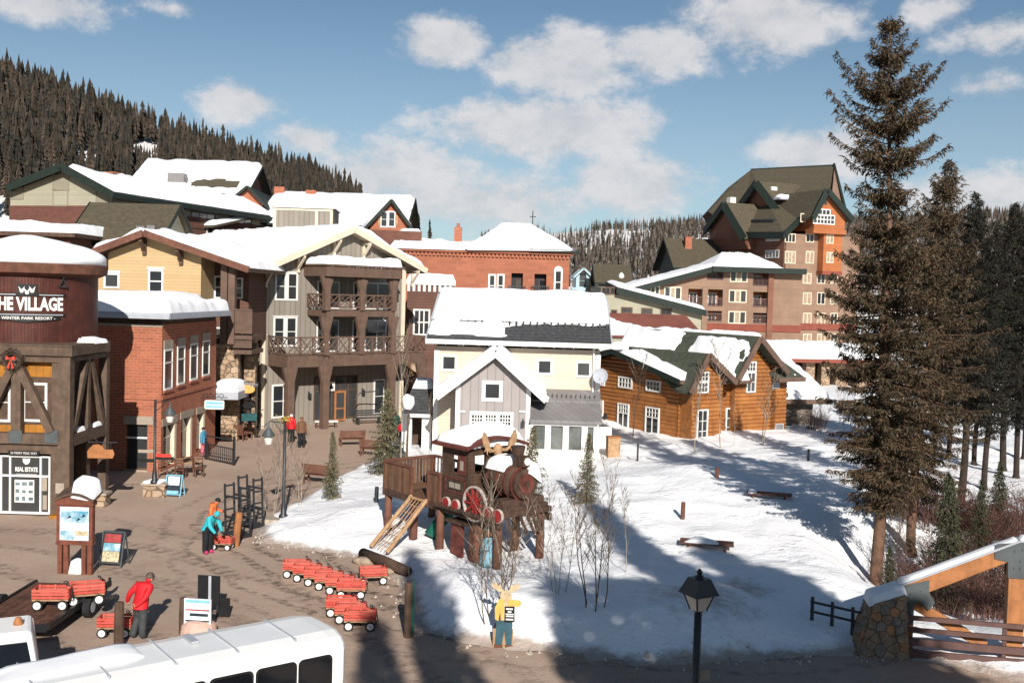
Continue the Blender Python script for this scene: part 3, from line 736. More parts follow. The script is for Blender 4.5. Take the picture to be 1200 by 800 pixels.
for i in range(14):
    a, b = -1.4 + 2.65 * i / 14, -1.4 + 2.65 * (i + 1) / 14; za_, zb_ = [tz - .62 - .14 * (1 - abs(q + .075) / 1.4) for q in (a, b)]
    sg2.hexa([cyl(a, za_, 0, .05), cyl(b, zb_, 0, .05), cyl(b, zb_, 0, 0), cyl(a, za_, 0, 0), cyl(a, tz - .47, 0, .05), cyl(b, tz - .47, 0, .05), cyl(b, tz - .47, 0, 0), cyl(a, tz - .47, 0, 0)])
sg2 = sg2.obj('sign_board', 'black', T)
text_mesh('- WINTER PARK RESORT -', .17, 'lettering', 'white', sg2, lambda x, y, d: cyl(x - .08, tz - .57 + y, d * .5, .055), .01, .004, 2.2)
m = arc_panel(-.45, .3, tz + .36, tz + .85, .0, .03, 5).obj('emblem_board', 'black', T)
for k, (x, y) in enumerate(((-.28, .62), (-.08, .56), (.12, .63))):
    MB().poly([cyl(x + a, tz + y + b, 0, .036) for a, b in ((-.12, .14), (0, .0), (.12, .14), (.06, -.13), (-.05, -.13))], (0, -.03, 0)).obj('emblem', 'white', m)
for x in (-1.9, 1.15):
    m = MB()
    for a, b in (((0, 0), (.18, .45)), ((.18, .45), (.3, 0)), ((.02, .0), (.3, .05))): m.tube([cyl(x + a[0], tz + .75 + a[1], 0), cyl(x + b[0], tz + .75 + b[1], .12)], .03, 5)
    m.obj('lamp_bracket', 'iron', T)
snowq([V((-.75, 2.3, wt + .05)), V((.1, 2.3, wt + .05)), V((.1, DEP, wt + .05)), V((-.75, DEP, wt + .05))], .5, T, res=.08, r=.55, rough=.5)
MB().box(-10, -.02, .52, DEP + .5, wt - .045, wt + .04).obj('roof_deck', 'timber', T)
# wreath and hanging sign
wr = f.px(17, 421); c = fr.mw @ f.P(wr[0], .2, wr[1]); th = thing('wreath', 'round brown Christmas wreath with a red bow on the timber tower', 'wreath', c)
m = MB(); rn = random.Random(4)
for i in range(420):
    a = rn.uniform(0, 2 * pi); r = .36 + rn.gauss(0, .05); d = V((rn.gauss(0, 1), rn.gauss(0, 1) * .6, rn.gauss(0, 1))).normalized(); p = V((cos(a) * r, rn.gauss(0, .04), sin(a) * r)); x = d.cross(V((.3, 1, .2))).normalized() * .018
    m.add([p - x, p + x, p + d * .16], [(0, 1, 2)])
m.tube([(cos(a) * .36, 0, sin(a) * .36) for a in [i * pi / 8 for i in range(17)]], .05, 6, False); m.obj('ring', 'needles_far_brown', th, fix=False)
m = MB()
for sx in (-1, 1):
    m.poly([(0, -.13, .06), (sx * .17, -.14, .17), (sx * .19, -.14, .0)], (0, -.04, 0)); m.poly([(0, -.12, .05), (sx * .05, -.13, -.36), (sx * .15, -.13, -.33)], (0, -.02, 0))
m.obj('bow', 'red_paint', th)
c = fr.mw @ s.P(1.9, .45, s.px(98, 539, .45)[1]); th = thing('hanging_sign', 'orange wooden shop sign hung from an iron arm on the tower', 'sign', c, R(4))
m = MB().poly([(-.5, 0, -.18), (.55, 0, -.18), (.62, 0, 0), (.55, 0, .2), (.2, 0, .2), (.12, 0, .33), (-.05, 0, .42), (-.25, 0, .4), (-.42, 0, .25), (-.52, 0, .1)], (0, .07, 0)); m.obj('board', 'larch', th, bevel=.01)
MB().tube([(-.55, .03, .5), (.75, .03, .5)], .025, 6).tube([(-.3, .03, .38), (-.3, .03, .5)], .012, 5).tube([(.45, .03, .2), (.45, .03, .5)], .012, 5).tube([(-.45, .03, .5), (-.45, .03, .62), (-.3, .03, .75), (-.1, .03, .55)], .018, 5).obj('iron_arm', 'iron', th)

# --- brick shop
fr = Fr('brick_shop', 'red brick two storey shop with a thick snow slab on its flat roof', 'building', gnd(188, 553), -1.9)
f = fr.front; s = fr.right(0); K = fr.e
zt = f.px(150, 379)[1]; DK = 8.6
lo = f.rect(147, 497, 172.5, 550); MB2 = MB(); wall_holes(MB2, f, -8, 0, 0, zt, [lo], .35); MB2.box(-8, -.36, .36, DK - .4, 0, zt)
low = [s.rect(*r) for r in ((190.5, 497, 206.5, 546), (212, 489, 225, 537), (230.5, 484, 240, 527))]
wall_holes(MB2, s, .351, DK, 0, zt, [(a, b, max(.05, c), d) for a, b, c, d in low], .33); MB2.obj('wall', 'brick_red', K)
bz = s.px(190, 468)[1]; MB().pb(s, .02, DK, -.05, .06, bz, bz + .16).obj('string_course', 'brick_red', K); MB().pb(f, -8, .0, -.05, .06, bz, bz + .16).obj('string_course', 'brick_red', K)
MB().pb(f, -8, .03, -.05, .03, zt - .14, zt).obj('coping', 'lintel', K)
for r in ((192.5, 411, 201, 454), (208, 407.5, 215.5, 448), (223, 404, 230.5, 443), (237.5, 400.5, 244.5, 438)):
    q = s.rect(*r); window(s, q, K, 1, 1, 'white', .1, rail=.68); MB().pb(s, q[0] - .12, q[1] + .12, -.05, .05, q[3] + .1, q[3] + .55).obj('lintel', 'lintel', K)
    MB().pb(s, q[0] - .12, q[1] + .12, -.05, .08, q[2] - .22, q[2] - .1).obj('sill', 'brick_red', K)
for i, q in enumerate(low):
    window(s, (q[0] + .1, q[1] - .1, max(.1, q[2]), q[3] - .05), K, 2 if i == 0 else 1, 1, 'cream_trim', .1, 'glass', rail=.7, b=-.22, name='shop_window')
    MB().pb(s, q[0] - .15, q[1] + .15, -.05, .04, q[3], q[3] + .38).obj('lintel', 'lintel', K)
    MB().pb(s, q[1] - .32, q[1] - .02, -.3, .012, q[2] + .02, q[3] - .01).obj('pilaster', 'cream_trim', K)
q = lo; window(f, (q[0] + .08, q[1] - .08, q[2] + .08, q[3] - .06), K, 1, 1, 'dark_wood', .08, 'glass', b=-.2, name='shop_window')
MB().pb(f, q[0], q[1] - .002, -.16, -.1, q[3] - .75, q[3] - .66).obj('transom', 'white', K)
MB().pb(f, q[0] - .1, q[1] + .3, -.05, .05, q[3], q[3] + .42).obj('lintel', 'lintel', K); MB().pb(f, q[0] - .05, q[1] + .05, -.05, .08, q[2] - .14, q[2]).obj('sill', 'lintel', K)
g0 = f.px(195, 374.5, .62)[1]; OV = .62
MB().box(-8.6, OV - .05, -OV + .05, DK + OV, g0 - .02, g0 + .1).obj('soffit', 'dark_wood', K)
MB().box(-8.6, OV, -OV, DK + OV, g0 + .1, g0 + .33).obj('roof_slab', 'gutter', K)
MB().pb(f, -8.6, OV + .1, OV, OV + .1, g0 + .02, g0 + .22).pb(s, -OV - .1, DK + OV, OV, OV + .1, g0 + .02, g0 + .223).obj('gutter', 'gutter', K)
if zt < g0: MB().box(-8, -.05, .05, DK, zt, g0).obj('frieze', 'dark_wood', K)
snowq([V((-8.6, -OV, g0 + .33)), V((OV, -OV, g0 + .33)), V((OV, DK + OV, g0 + .33)), V((-8.6, DK + OV, g0 + .33))], .62, K, res=.13, rough=.22, r=.4)
MB().box(-8.5, -.8, 3.0, 8.9, g0 + .3, g0 + .95).obj('roof_box', 'gutter', K)
snowq([V((-8.5, 3.0, g0 + .95)), V((-.8, 3.0, g0 + .95)), V((-.8, 8.9, g0 + .95)), V((-8.5, 8.9, g0 + .95))], .4, K, res=.3, rough=.12, r=.3)
p = fr.mw @ s.P(6.1, .75, s.px(230, 481, .75)[1]); th = thing('hanging_sign', 'pale blue oval shop sign hung on scrolled iron beside the brick shop', 'sign', p, R(2))
mat('sign_blue', (.18, .42, .55), .5, .15, 6)
MB().poly([(-.62 + .12 * (1 - cos(a)) if False else .55 * cos(a) * (1.05), 0, .2 * sin(a)) if False else (max(-.56, min(.56, .72 * cos(a))), 0, max(-.26, min(.26, .36 * sin(a)))) for a in [i * pi / 12 for i in range(24)]], (0, .06, 0)).obj('board', 'white', th)
MB().box(-.48, .48, -.012, -.002, .03, .17).obj('stripe', 'sign_blue', th); MB().box(-.48, .48, -.012, -.002, -.16, -.05).obj('stripe', 'sign_blue', th)
m = MB().tube([(-.75, .03, .42), (.75, .03, .42)], .025, 6)
for x in (-.5, -.2, .1, .4): m.tube([(x + .12 * cos(a), .03, .52 + .1 * sin(a)) for a in [i * pi / 4 for i in range(9)]], .018, 4, False)
m.tube([(-.4, .03, .42), (-.4, .03, .24)], .012, 4).tube([(.4, .03, .42), (.4, .03, .24)], .012, 4).obj('iron_arm', 'iron', th)

# --- grey timber lodge with balconies
fr = Fr('grey_lodge', 'three storey grey board clad lodge with brown lattice balconies', 'building', gnd(306, 502), 45)
f = fr.front; E = fr.e; OVR = .9
aL, wL = f.px(308, 314, OVR); aA, wA = f.px(415, 267, OVR); aR, wR = f.px(500, 316, OVR)
Wd = f.px(473, 400)[0]; DL = 20; RT_ = .28
zl = lambda a: wL + (wA - wL) * (a - aL) / (aA - aL) if a < aA else wR + (wA - wR) * (aR - a) / (aR - aA)
MB().poly([(0, 0, 0), (Wd, 0, 0), (Wd, 0, zl(Wd) - RT_ - .02), (aA, 0, wA - RT_ - .02), (0, 0, zl(0) - RT_ - .02)], (0, DL - .5, 0)).obj('wall', 'grey_batten', E)
for a, b, wz, wz2 in ((aL, aA, wL, wA), (aR, aA, wR, wA)):
    q = [V((a, -OVR, wz)), V((b, -OVR, wz2)), V((b, DL, wz2)), V((a, DL, wz))]
    MB().slab(q, RT_).obj('roof', 'soffit', E)
    MB().beam(V((a, -OVR - .05, wz - .12)), V((b, -OVR - .05, wz2 - .12)), .1, .42).obj('rake_board', 'cream_trim', E)
    MB().beam(V((a, -OVR, wz - .16)), V((a, DL, wz - .16)), .16, .3).obj('gutter', 'brown_trim', E)
    if a == aL: br = lambda s_, t_: min(1, ((t_ - .33) / .06) ** 2 + ((s_ - .86) / .10) ** 2 - .6, ((t_ - .62) / .05) ** 2 + ((s_ - .86) / .1) ** 2 - .6) * .25
    else: br = None
    snowq(q, .42, E, br, .3, .35, .4)
for a in (aL + .75, (aL + aA) / 2 - .4, aA - 1.1, aA + 1.5, (aR + aA) / 2 + .6, aR - .75):
    zz = zl(a) - .45
    m = MB().beam((a, -.02, zz - .95), (a, -OVR + .05, zz - .08), .16).beam((a, .05, zz), (a, -OVR, zz - .02), .16).beam((a, -.1, zz - 1.15), (a, -.1, zz + .1), .16)
    m.obj('knee_brace', 'cream_trim', E)
MB().pb(f, -.06, .2, -.2, .04, 0, zl(0) - .35).pb(fr.left(0), -.03, .2, -.1, .05, 0, zl(0) - .4).obj('corner_board', 'cream_trim', E)
MB().pb(f, Wd - .3, Wd + .04, -.2, .05, 0, zl(Wd) - .35).obj('corner_board', 'cream_trim', E)
for r in ((324, 321, 347, 350), (322, 373, 346, 404)): window(f, f.rect(*r), E, 1, 2, 'white', .13, mull=.05, head=.06); q = f.rect(*r); MB().pb(f, (q[0] + q[1]) / 2 - .16, (q[0] + q[1]) / 2 + .16, -.02, .056, q[2], q[3]).obj('mullion', 'white', E); 
for r in ((321, 372, 346, 404),): pass
window(f, f.rect(320, 452, 343, 487), E, 2, 2, 'white', .13, mull=.06); window(f, f.rect(439, 446, 449, 482), E, 1, 2, 'white', .13)
q = f.rect(369, 442, 417, 489); window(f, q, E, 5, 1, 'dark_wood', .1, mull=.09, rail=.68, name='shop_window')
d = f.rect(391.5, 458, 404, 494); d = (d[0], d[1], .05, d[3])
window(f, (d[0] + .12, d[1] - .12, .25, d[3] - .12), E, 1, 1, 'larch', .14, b=.05, name='door', rail=.4)
q = f.rect(384, 447, 392.5, 458, b=.12); MB().pb(f, *q[:2], .06, .12, *q[2:]).obj('sign_board', 'white', E); MB().pb(f, q[0] + .08, q[1] - .08, .12, .126, q[2] + .3, q[2] + .33).poly([f.P(q[0] + .12, .12, q[2] + .15), f.P(q[1] - .12, .12, q[2] + .15), f.P((q[0] + q[1]) / 2, .12, q[3] - .1)], f.N * .01).obj('emblem', 'black', E)
for x, y in ((361, 463), (424, 459)):
    u, w = f.px(x, y); MB().pb(f, u - .09, u + .09, .1, .3, w - .2, w + .15).beam(f.P(u, 0, w + .25), f.P(u, .2, w + .2), .05).obj('wall_lamp', 'iron', E)
# balconies
BP = 2.4
fb = fr.plane(-BP)
def xrail(pl, a0, a1, w0, w1, parent, name='railing', step=1.0, m_='brown_trim'):
    n = max(1, round((a1 - a0) / step)); o = MB().pb(pl, a0, a1, -.06, .06, w1 - .1, w1).obj('handrail', m_, parent); MB().pb(pl, a0, a1, -.05, .05, w0, w0 + .1).obj('bottom_rail', m_, parent)
    for i in range(n):
        x0 = a0 + (a1 - a0) * i / n; x1 = a0 + (a1 - a0) * (i + 1) / n; xm = (x0 + x1) / 2; zm = (w0 + w1) / 2
        k = MB().beam(pl.P(x0 + .04, 0, w0 + .1), pl.P(x1 - .04, 0, w1 - .1), .07, .05).beam(pl.P(x0 + .04, .0, w1 - .1), pl.P(x1 - .04, .0, w0 + .1), .066, .046)
        k.beam(pl.P(x0 + .04, .0, zm), pl.P(xm, 0, w1 - .1), .045, .04).beam(pl.P(xm, .0, w0 + .1), pl.P(x1 - .04, 0, zm), .042, .038)
        k.pb(pl, x1 - .05, x1 + .05, -.05, .05, w0, w1); k.obj('lattice', m_, o)
u0 = fb.px(383, 370)[0]; u1 = fb.px(463, 370)[0]; l0 = fb.px(337, 420)[0]; l1 = fb.px(499, 405)[0]
zU0, zU1 = fb.px(420, 371)[1], fb.px(420, 364)[1]; rU0, rU1 = fb.px(420, 361)[1], fb.px(420, 345)[1]
zB0, zB1 = fb.px(420, 325)[1], fb.px(420, 313)[1]
zL0, zL1 = fb.px(420, 428)[1], fb.px(420, 415)[1]; rL0, rL1 = fb.px(420, 414)[1], fb.px(420, 394)[1]
MB().box(u0, u1, -BP, -.01, zU0, zU1).obj('balcony_floor', 'brown_trim', E); MB().box(l0, l1, -BP, -.01, zL0, zL1).obj('balcony_floor', 'brown_trim', E)
MB().box(u0 - .35, u1 + .3, -BP - .35, -.01, zB0, zB1).obj('balcony_roof', 'brown_trim', E); MB().box(u0 - .45, u1 + .4, -BP - .45, -.01, zB1, zB1 + .12).obj('balcony_roof', 'brown_trim', E)
snowq([V((u0 - .45, -BP - .45, zB1 + .12)), V((u1 + .4, -BP - .45, zB1 + .12)), V((u1 + .4, 0, zB1 + .12)), V((u0 - .45, 0, zB1 + .12))], .55, E, res=.2, rough=.2, r=.45)
icicles((u0, -BP - .45, zB1), (u1, -BP - .45, zB1), E, 25, 3, .2); icicles((aL, -OVR, wL - .3), (aL, 6, wL - .3), E, 30, 4, .35)
xrail(fb, u0, u1, rU0, rU1, E); xrail(fr.left(u0), -BP + .1, -.05, rU0, rU1, E); xrail(fr.right(u1), -BP + .1, -.05, rU0, rU1, E)
xrail(fb, l0, l1, rL0, rL1, E); xrail(fr.left(l0), -BP + .1, -.05, rL0, rL1, E); xrail(fr.right(l1), -BP + .1, -.05, rL0, rL1, E)
def column(u, z0, z1, wd=.42):
    m = MB().pb(fb, u - wd / 2, u + wd / 2, -.3, .12, z0, z1)
    h = min(1.3, (z1 - z0) * .45)
    for sx in (-1, 1): m.poly([fb.P(u + sx * wd / 2, -.2, z1 - h), fb.P(u + sx * (wd / 2 + .3), -.2, z1), fb.P(u + sx * wd / 2, -.2, z1)], fb.N * .25)
    m.obj('column', 'brown_trim', E)
ucs = [fb.px(x, 370)[0] for x in (383, 424, 461)]
for u in ucs: column(u, zU1, zB0); column(u, zL1, zU0)
for u in (fb.px(337, 450)[0] + .2, ucs[0], ucs[2], l1 - .3): column(u, 0, zL0, .5)
for z0, z1 in ((zU1, zB0 - .15), (zL1, zU0 - .15)):
    for a0, a1 in ((u0 + .9, u0 + 2.6), (u0 + 4.0, u0 + 7.2)):
        window(f, (a0, a1, z0 + .15, z1 - .25), E, 2 if a0 < u0 + 2 else 3, 1, 'white', .1, mull=.07, name='glass_door')
window(f, (Wd - 1.7, Wd - .9, zL1 + .2, zU0 - .6), E, 1, 2, 'white', .1)
for x, y in ((346, 398), (372, 370)):
    pass

# --- yellow gabled house with its porch
p = at(168, 400, 63); fr = Fr('yellow_house', 'pale yellow gabled house with brown rake boards behind the brick shop', 'building', (p.x, p.y, 0), -1.9)
f = fr.front; E = fr.e; OVR = .9
aL, wL = f.px(99, 297, OVR); aA, wA = f.px(168, 271, OVR); aR, wR = f.px(286, 312, OVR); a0 = f.px(104, 340)[0]; a1 = f.px(235, 340)[0]; a2 = f.px(277, 340)[0]
zl = lambda a: wL + (wA - wL) * (a - aL) / (aA - aL) if a < aA else wR + (wA - wR) * (aR - a) / (aR - aA)
MB().poly([(a0, 0, 0), (a1, 0, 0), (a1, 0, zl(a1) - .3), (aA, 0, wA - .3), (a0, 0, zl(a0) - .3)], (0, 9, 0)).obj('wall', 'yellow_siding', E)
zS_ = f.px(270, 403)[1]
MB().poly([(a1, 2.6, zS_), (a2, 2.6, zS_), (a2, 2.6, zl(a2) - .32), (a1, 2.6, zl(a1) - .32)], (0, 6, 0)).obj('porch_wall', 'brown_siding', E)
for a, b, wz, wz2 in ((aL, aA, wL, wA), (aR + .3, aA, wR - .1, wA)):
    q = [V((a, -OVR, wz)), V((b, -OVR, wz2)), V((b, 13, wz2)), V((a, 13, wz))]
    MB().slab(q, .26).obj('roof', 'dark_wood', E); MB().beam(V((a, -OVR - .05, wz - .1)), V((b, -OVR - .05, wz2 - .1)), .1, .4).obj('rake_board', 'red_timber', E)
    snowq(q, .38, E, (lambda s_, t_: (s_ - .05) * 2) if a == aL else None, .3, .35, .4)
for x in (125, 170, 213):
    a = f.px(x, 300)[0]; zz = zl(a) - .4; MB().beam((a, -.02, zz - .7), (a, -OVR + .1, zz - .05), .2).beam((a, -.08, zz - .9), (a, -.08, zz + .15), .22).obj('knee_brace', 'dark_wood', E)
window(f, f.rect(124, 322, 138, 335.5), E, 1, 1, 'white', .12, head=.14); window(f, f.rect(176, 318, 189.5, 341), E, 1, 1, 'white', .12, rail=.5, head=.14)
MB().pb(f, a1 - .2, a1 + .03, -.1, .04, 0, zl(a1) - .35).obj('corner_board', 'yellow_siding', E)
for x in (262, 271):
    a = f.px(x, 350, .2)[0]; MB().pb(f, a - .2, a + .2, -.25, .2, zS_, zl(a) - .35).obj('post', 'brown_trim', E)
for yb, yt in ((393, 362), (410, 399)):
    z0, z1 = f.px(282, yb, .1)[1], f.px(282, yt, .1)[1]; x0, x1 = f.px(274, 375)[0], f.px(296, 375)[0]
    MB().pb(f, x0, x1, -2.5, .1, z0 - .25, z0).obj('balcony_floor', 'brown_trim', E); k = MB(); n = 12
    for i in range(n): a = x0 + (x1 - x0) * i / n; k.pb(f, a, a + (x1 - x0) / n - .012, .02, .06, z0 + .12, z1 - .08)
    k.pb(f, x0, x1, -.02, .1, z1 - .08, z1); k.obj('railing', 'brown_trim', E)
pw = fr.plane(2.6)
for r in ((253, 325, 259, 348), (277, 327, 283, 348), (252, 385, 258, 405), (277, 383, 283, 402)): window(pw, pw.rect(*r), E, 1, 1, 'white', .1, rail=.5)

# --- stone passage between the brick shop and the lodge
p = at(249, 480, 63.4); fr = Fr('stone_arcade', 'tan rubble stone shop wall between the brick shop and the grey lodge', 'building', (p.x, p.y, 0), 0)
f = fr.front; E = fr.e
z1 = f.px(264, 407)[1]; x1 = f.px(279, 440)[0]; d0, d1 = 0.02, f.px(259, 480)[0]; dz = f.px(254, 461)[1]
m = MB(); wall_holes(m, f, -1.2, x1, 0, z1, [(d0, d1, 0, dz)], .5); m.obj('wall', 'stone_tan', E); MB().pb(f, -1.2, x1, -1.0, -.52, 0, z1 - .1).obj('doorway_shade', 'black', E)  # black slab behind the wall paints the unlit inside of the opening
f2 = fr.plane(1.4); x2 = f2.px(299, 440)[0]; z2 = f2.px(288, 401)[1]; x1b = x1 + .003
m = MB(); wall_holes(m, f2, x1b, x2, 0, z2, [(x1b + .3, x2 - .2, 0, f2.px(288, 458)[1])], .4); m.obj('wall', 'stone_tan', E); MB().pb(f2, x1b, x2, -.7, -.42, 0, z2 - .1).obj('shop_window', 'glass', E)
MB().pb(f2, x1b - .1, x2, -.5, .25, z2, z2 + .2).obj('coping', 'stone_block', E); MB().pb(f, -1.2, x1 + .1, -.5, .15, z1, z1 + .18).obj('coping', 'stone_block', E)
snowq([f.P(x1 - .3, .1, z1 + .18), f.P(x1 + .2, .1, z1 + .18), f.P(x1 + .2, -.5, z1 + .18), f.P(x1 - .3, -.5, z1 + .18)], .35, E, res=.08, r=.2)
a0, a1, w0, w1 = f.rect(246, 459, 279, 468, b=2.4)
MB().pb(f, a0, a1, -.0, 2.4, w0, w1).obj('awning', 'gutter', E); snowq([f.P(a0, 2.4, w1), f.P(a1, 2.4, w1), f.P(a1, 0.02, w1), f.P(a0, .02, w1)], .75, E, res=.12, r=1.2, rough=.1)
MB().pb(f2, x1b, x2 + .2, 0, 1.3, f2.px(288, 452)[1], f2.px(288, 449)[1]).obj('awning', 'gutter', E)
mat('sign_yellow', (.55, .30, .09), .6, .3, 5); mat('sign_teal', (.02, .08, .085), .5, .3, 5)
for (x, y, rx, ry, mt, lb, nm) in ((290, 456, 9, 5, 'sign_yellow', 'yellow oval shop sign over the passage beside the grey lodge', 'hanging_sign'), (291, 475, 7.5, 4, 'black', 'black oval shop sign below the yellow oval sign', 'hanging_sign'), (292, 489, 9.5, 5, 'sign_teal', 'dark teal shop board below the black oval sign', 'shop_sign')):
    p = at(x, y, 62.6); k = 62.6 / 1200; th = thing(nm, lb, 'sign', p, R(-8))
    pts = [(rx * k * cos(a), 0, ry * k * sin(a)) for a in [i * pi / 9 for i in range(18)]] if ry < 4.6 or mt == 'sign_yellow' else [(-rx * k, 0, -ry * k), (rx * k, 0, -ry * k * .7), (rx * k, 0, ry * k), (-rx * k, 0, ry * k * .8)]
    MB().poly(pts, (0, .08, 0)).obj('board', mt, th, bevel=.015)
    MB().tube([(-rx * k * .9, .04, ry * k + .18), (rx * k * 1.3, .04, ry * k + .18)], .025, 6).tube([(-rx * k * .5, .04, ry * k * .6), (-rx * k * .5, .04, ry * k + .18)], .012, 4).tube([(rx * k * .5, .04, ry * k * .6), (rx * k * .5, .04, ry * k + .18)], .012, 4).tube([(rx * k * 1.3, .04, ry * k + .18), (rx * k * 1.3, .7, ry * k + .18)], .025, 5).obj('iron_arm', 'iron', th)

# --- snowy roofs climbing behind
p = at(40, 300, 74); fr = Fr('low_snowy_block', 'low block with a thick snow slab behind the silo roof', 'building', (p.x, p.y, 0), 0); f = fr.front; E = fr.e
x0, x1 = f.px(-40, 290)[0], f.px(82, 290)[0]; z0 = f.px(40, 277)[1]
MB().box(x0, x1, 0, 10, 0, z0).obj('wall', 'brick_dark', E); MB().box(x0 - .6, x1 + .6, -.6, 10.6, z0, z0 + .3).obj('roof_slab', 'dark_wood', E)
snowq([V((x0 - .6, -.6, z0 + .3)), V((x1 + .6, -.6, z0 + .3)), V((x1 + .6, 10.6, z0 + .3)), V((x0 - .6, 10.6, z0 + .3))], .75, E, res=.4, r=.6)
for x in (3, 14): window(f, f.rect(x - 4, 280, x + 5, 290), E, 2, 1, 'larch', .12)

p = at(72, 300, 95); fr = Fr('beige_hall', 'pale beige gabled hall with dark green eaves and brick base', 'building', (p.x, p.y, 0), -18); f = fr.front; E = fr.e
aL, wL = f.px(8, 218, .8); aA, wA = f.px(72, 193, .8); aR, wR = f.px(134, 227, .8); a0 = f.px(12, 240)[0]; a1 = f.px(130, 245)[0]
zl = lambda a: wL + (wA - wL) * (a - aL) / (aA - aL) if a < aA else wR + (wA - wR) * (aR - a) / (aR - aA)
MB().poly([(a0, 0, 0), (a1, 0, 0), (a1, 0, zl(a1) - .35), (aA, 0, wA - .35), (a0, 0, zl(a0) - .35)], (0, 40, 0)).obj('wall', 'beige_siding', E)
zb = f.px(40, 241)[1]; MB().box(a0 - .06, a1 + .06, -.06, 40, 0, zb).obj('brick_base', 'brick_dark', E)
for a, b, wz, wz2 in ((aL, aA, wL, wA), (aR, aA, wR, wA)):
    q = [V((a, -.8, wz)), V((b, -.8, wz2)), V((b, 40.6, wz2)), V((a, 40.6, wz))]; MB().slab(q, .3).obj('roof', 'green_trim', E)
    MB().beam(V((a, -.86, wz - .2)), V((b, -.86, wz2 - .2)), .12, .7).obj('rake_board', 'green_trim', E); MB().beam(V((a, -.8, wz - .2)), V((a, 40, wz - .2)), .15, .4).obj('gutter', 'green_trim', E)
    snowq([q[0].lerp(q[1], .08), q[0].lerp(q[1], .97), q[3].lerp(q[2], .97), q[3].lerp(q[2], .08)], .3, E, None, .6, .5, .4)
mat('beige_panel', (.24, .22, .165), .8, .05, 1)
for r, mt in (((14, 221, 27, 232), 'beige_panel'), ((63, 206, 80, 222), 'beige_panel'), ((63, 223, 79, 240), 'beige_siding'), ((113.5, 225, 127, 236.5), 'beige_panel')):
    q = f.rect(*r); m = MB().pb(f, q[0] - .1, q[0], -.02, .07, q[2], q[3]).pb(f, q[1], q[1] + .1, -.02, .07, q[2], q[3]).pb(f, q[0] - .1, q[1] + .1, -.02, .07, q[3], q[3] + .12).pb(f, q[0] - .1, q[1] + .1, -.02, .07, q[2] - .12, q[2]); o = m.obj('shutter_frame', 'beige_panel', E); MB().pb(f, q[0], q[1], -.02, .03, q[2], q[3]).obj('shutter', mt, o)
sr = fr.right(a1)
for i, v_ in enumerate((5, 12, 19, 27, 34)): window(sr, (v_, v_ + 4, zl(a1) - 2.6, zl(a1) - 1), E, 3, 1, 'green_trim', .1)
for i, (x, y) in enumerate(((131, 209), (154, 214), (174, 219))):
    p = fr.loc(at(x, y + 3, 108 + i * 8)); k = .75; MB().box(p.x - k, p.x + k, p.y - k, p.y + k, p.z - 2.5, p.z + .7).box(p.x - k - .08, p.x + k + .08, p.y - k - .08, p.y + k + .08, p.z + .7, p.z + .85).obj('chimney', 'brick_red', E)

p = at(130, 300, 78); fr = Fr('brown_roofed_hall', 'long hall with a bare brown shingle roof beside the beige hall', 'building', (p.x, p.y, 0), 0); f = fr.front; E = fr.e
x0 = f.px(84, 260)[0]; x1 = f.px(190, 260)[0]; zr = at(130, 240, 82.5).z; ze = at(130, 282, 78).z
gable(fr, x0, x1 - .6, .3, 9, 0, ze, zr, 'u', .5, 'beige_siding', 'shingle_brown', 'green_trim', snow=0)
pr = at(184, 243, 80); 
for (x, y, w_) in ((178, 272, 1), (166, 273, .8)):
    q = fr.loc(at(x, y, 78.6)); MB().box(q.x - .3, q.x + .3, q.y - .3, q.y + .3, q.z - .8, q.z + .5).obj('vent', 'roof_metal', E)

p = at(200, 260, 122); fr = Fr('snowy_chalet', 'wide brick chalet with a huge snow covered roof below the forest', 'building', (p.x, p.y, 0), 2); f = fr.front; E = fr.e
x0 = f.px(140, 250)[0]; x1 = f.px(272, 250)[0]; ze = f.px(230, 242)[1]; zr = at(200, 193, 134).z
def brc(s_, t_): return min(((s_ - .52) / .16) ** 2 + ((t_ - .71) / .22) ** 2 - .9, ((s_ - .42) / .08) ** 2 + ((t_ - .58) / .06) ** 2 - .9) * .25
gable(fr, x0, x1, 0, 24, 0, ze, zr, 'u', 1.0, 'brick_dark', 'shingle_brown', 'green_trim', snow=.8, bare=lambda s_, t_: min(brc(s_, t_), 1), snowres=.6)
for r in ((250, 245, 262, 254),): window(f, f.rect(*r), E, 2, 1, 'larch', .15)
q = fr.loc(at(208, 214, 127)); MB().box(q.x - 1, q.x + 1, q.y - .8, q.y + .8, q.z - 1.2, q.z + 1.1).obj('roof_vent', 'roof_metal', E)
f3 = fr.plane(-3); g0 = f3.px(271, 245)[0]; g1 = f3.px(308, 245)[0]; gm = f3.px(291, 245)[0]; ze2 = f3.px(291, 237)[1]; zr2 = f3.px(291, 220)[1]
gable(fr, g0, g1, -3, 9, 0, ze2, zr2, 'v', .7, 'brick_red', 'green_trim', 'green_trim', um=gm)
window(f3, f3.rect(274, 245, 286, 254), E, 3, 1, 'larch', .15)
f4 = fr.plane(-2.4); q = f4.rect(306, 238, 326, 262); gable(fr, q[0], q[1], -2.4, 6, 0, q[3] - 1.2, q[3], 'u', .6, 'brown_siding', 'green_trim', 'green_trim', snow=.4); window(f4, f4.rect(312, 250, 320, 260), E, 2, 1, 'white', .12)
p = at(205, 250, 108); fr = Fr('porch_roof', 'low snowy lean-to roof over dark posts behind the brown roof', 'building', (p.x, p.y, 0), -14); f = fr.front; E = fr.e
x0, x1 = f.px(190, 260)[0], f.px(250, 260)[0]; ze = f.px(220, 264)[1]; MB().box(x0, x1, .8, 8, 0, ze).obj('wall', 'dark_wood', E)
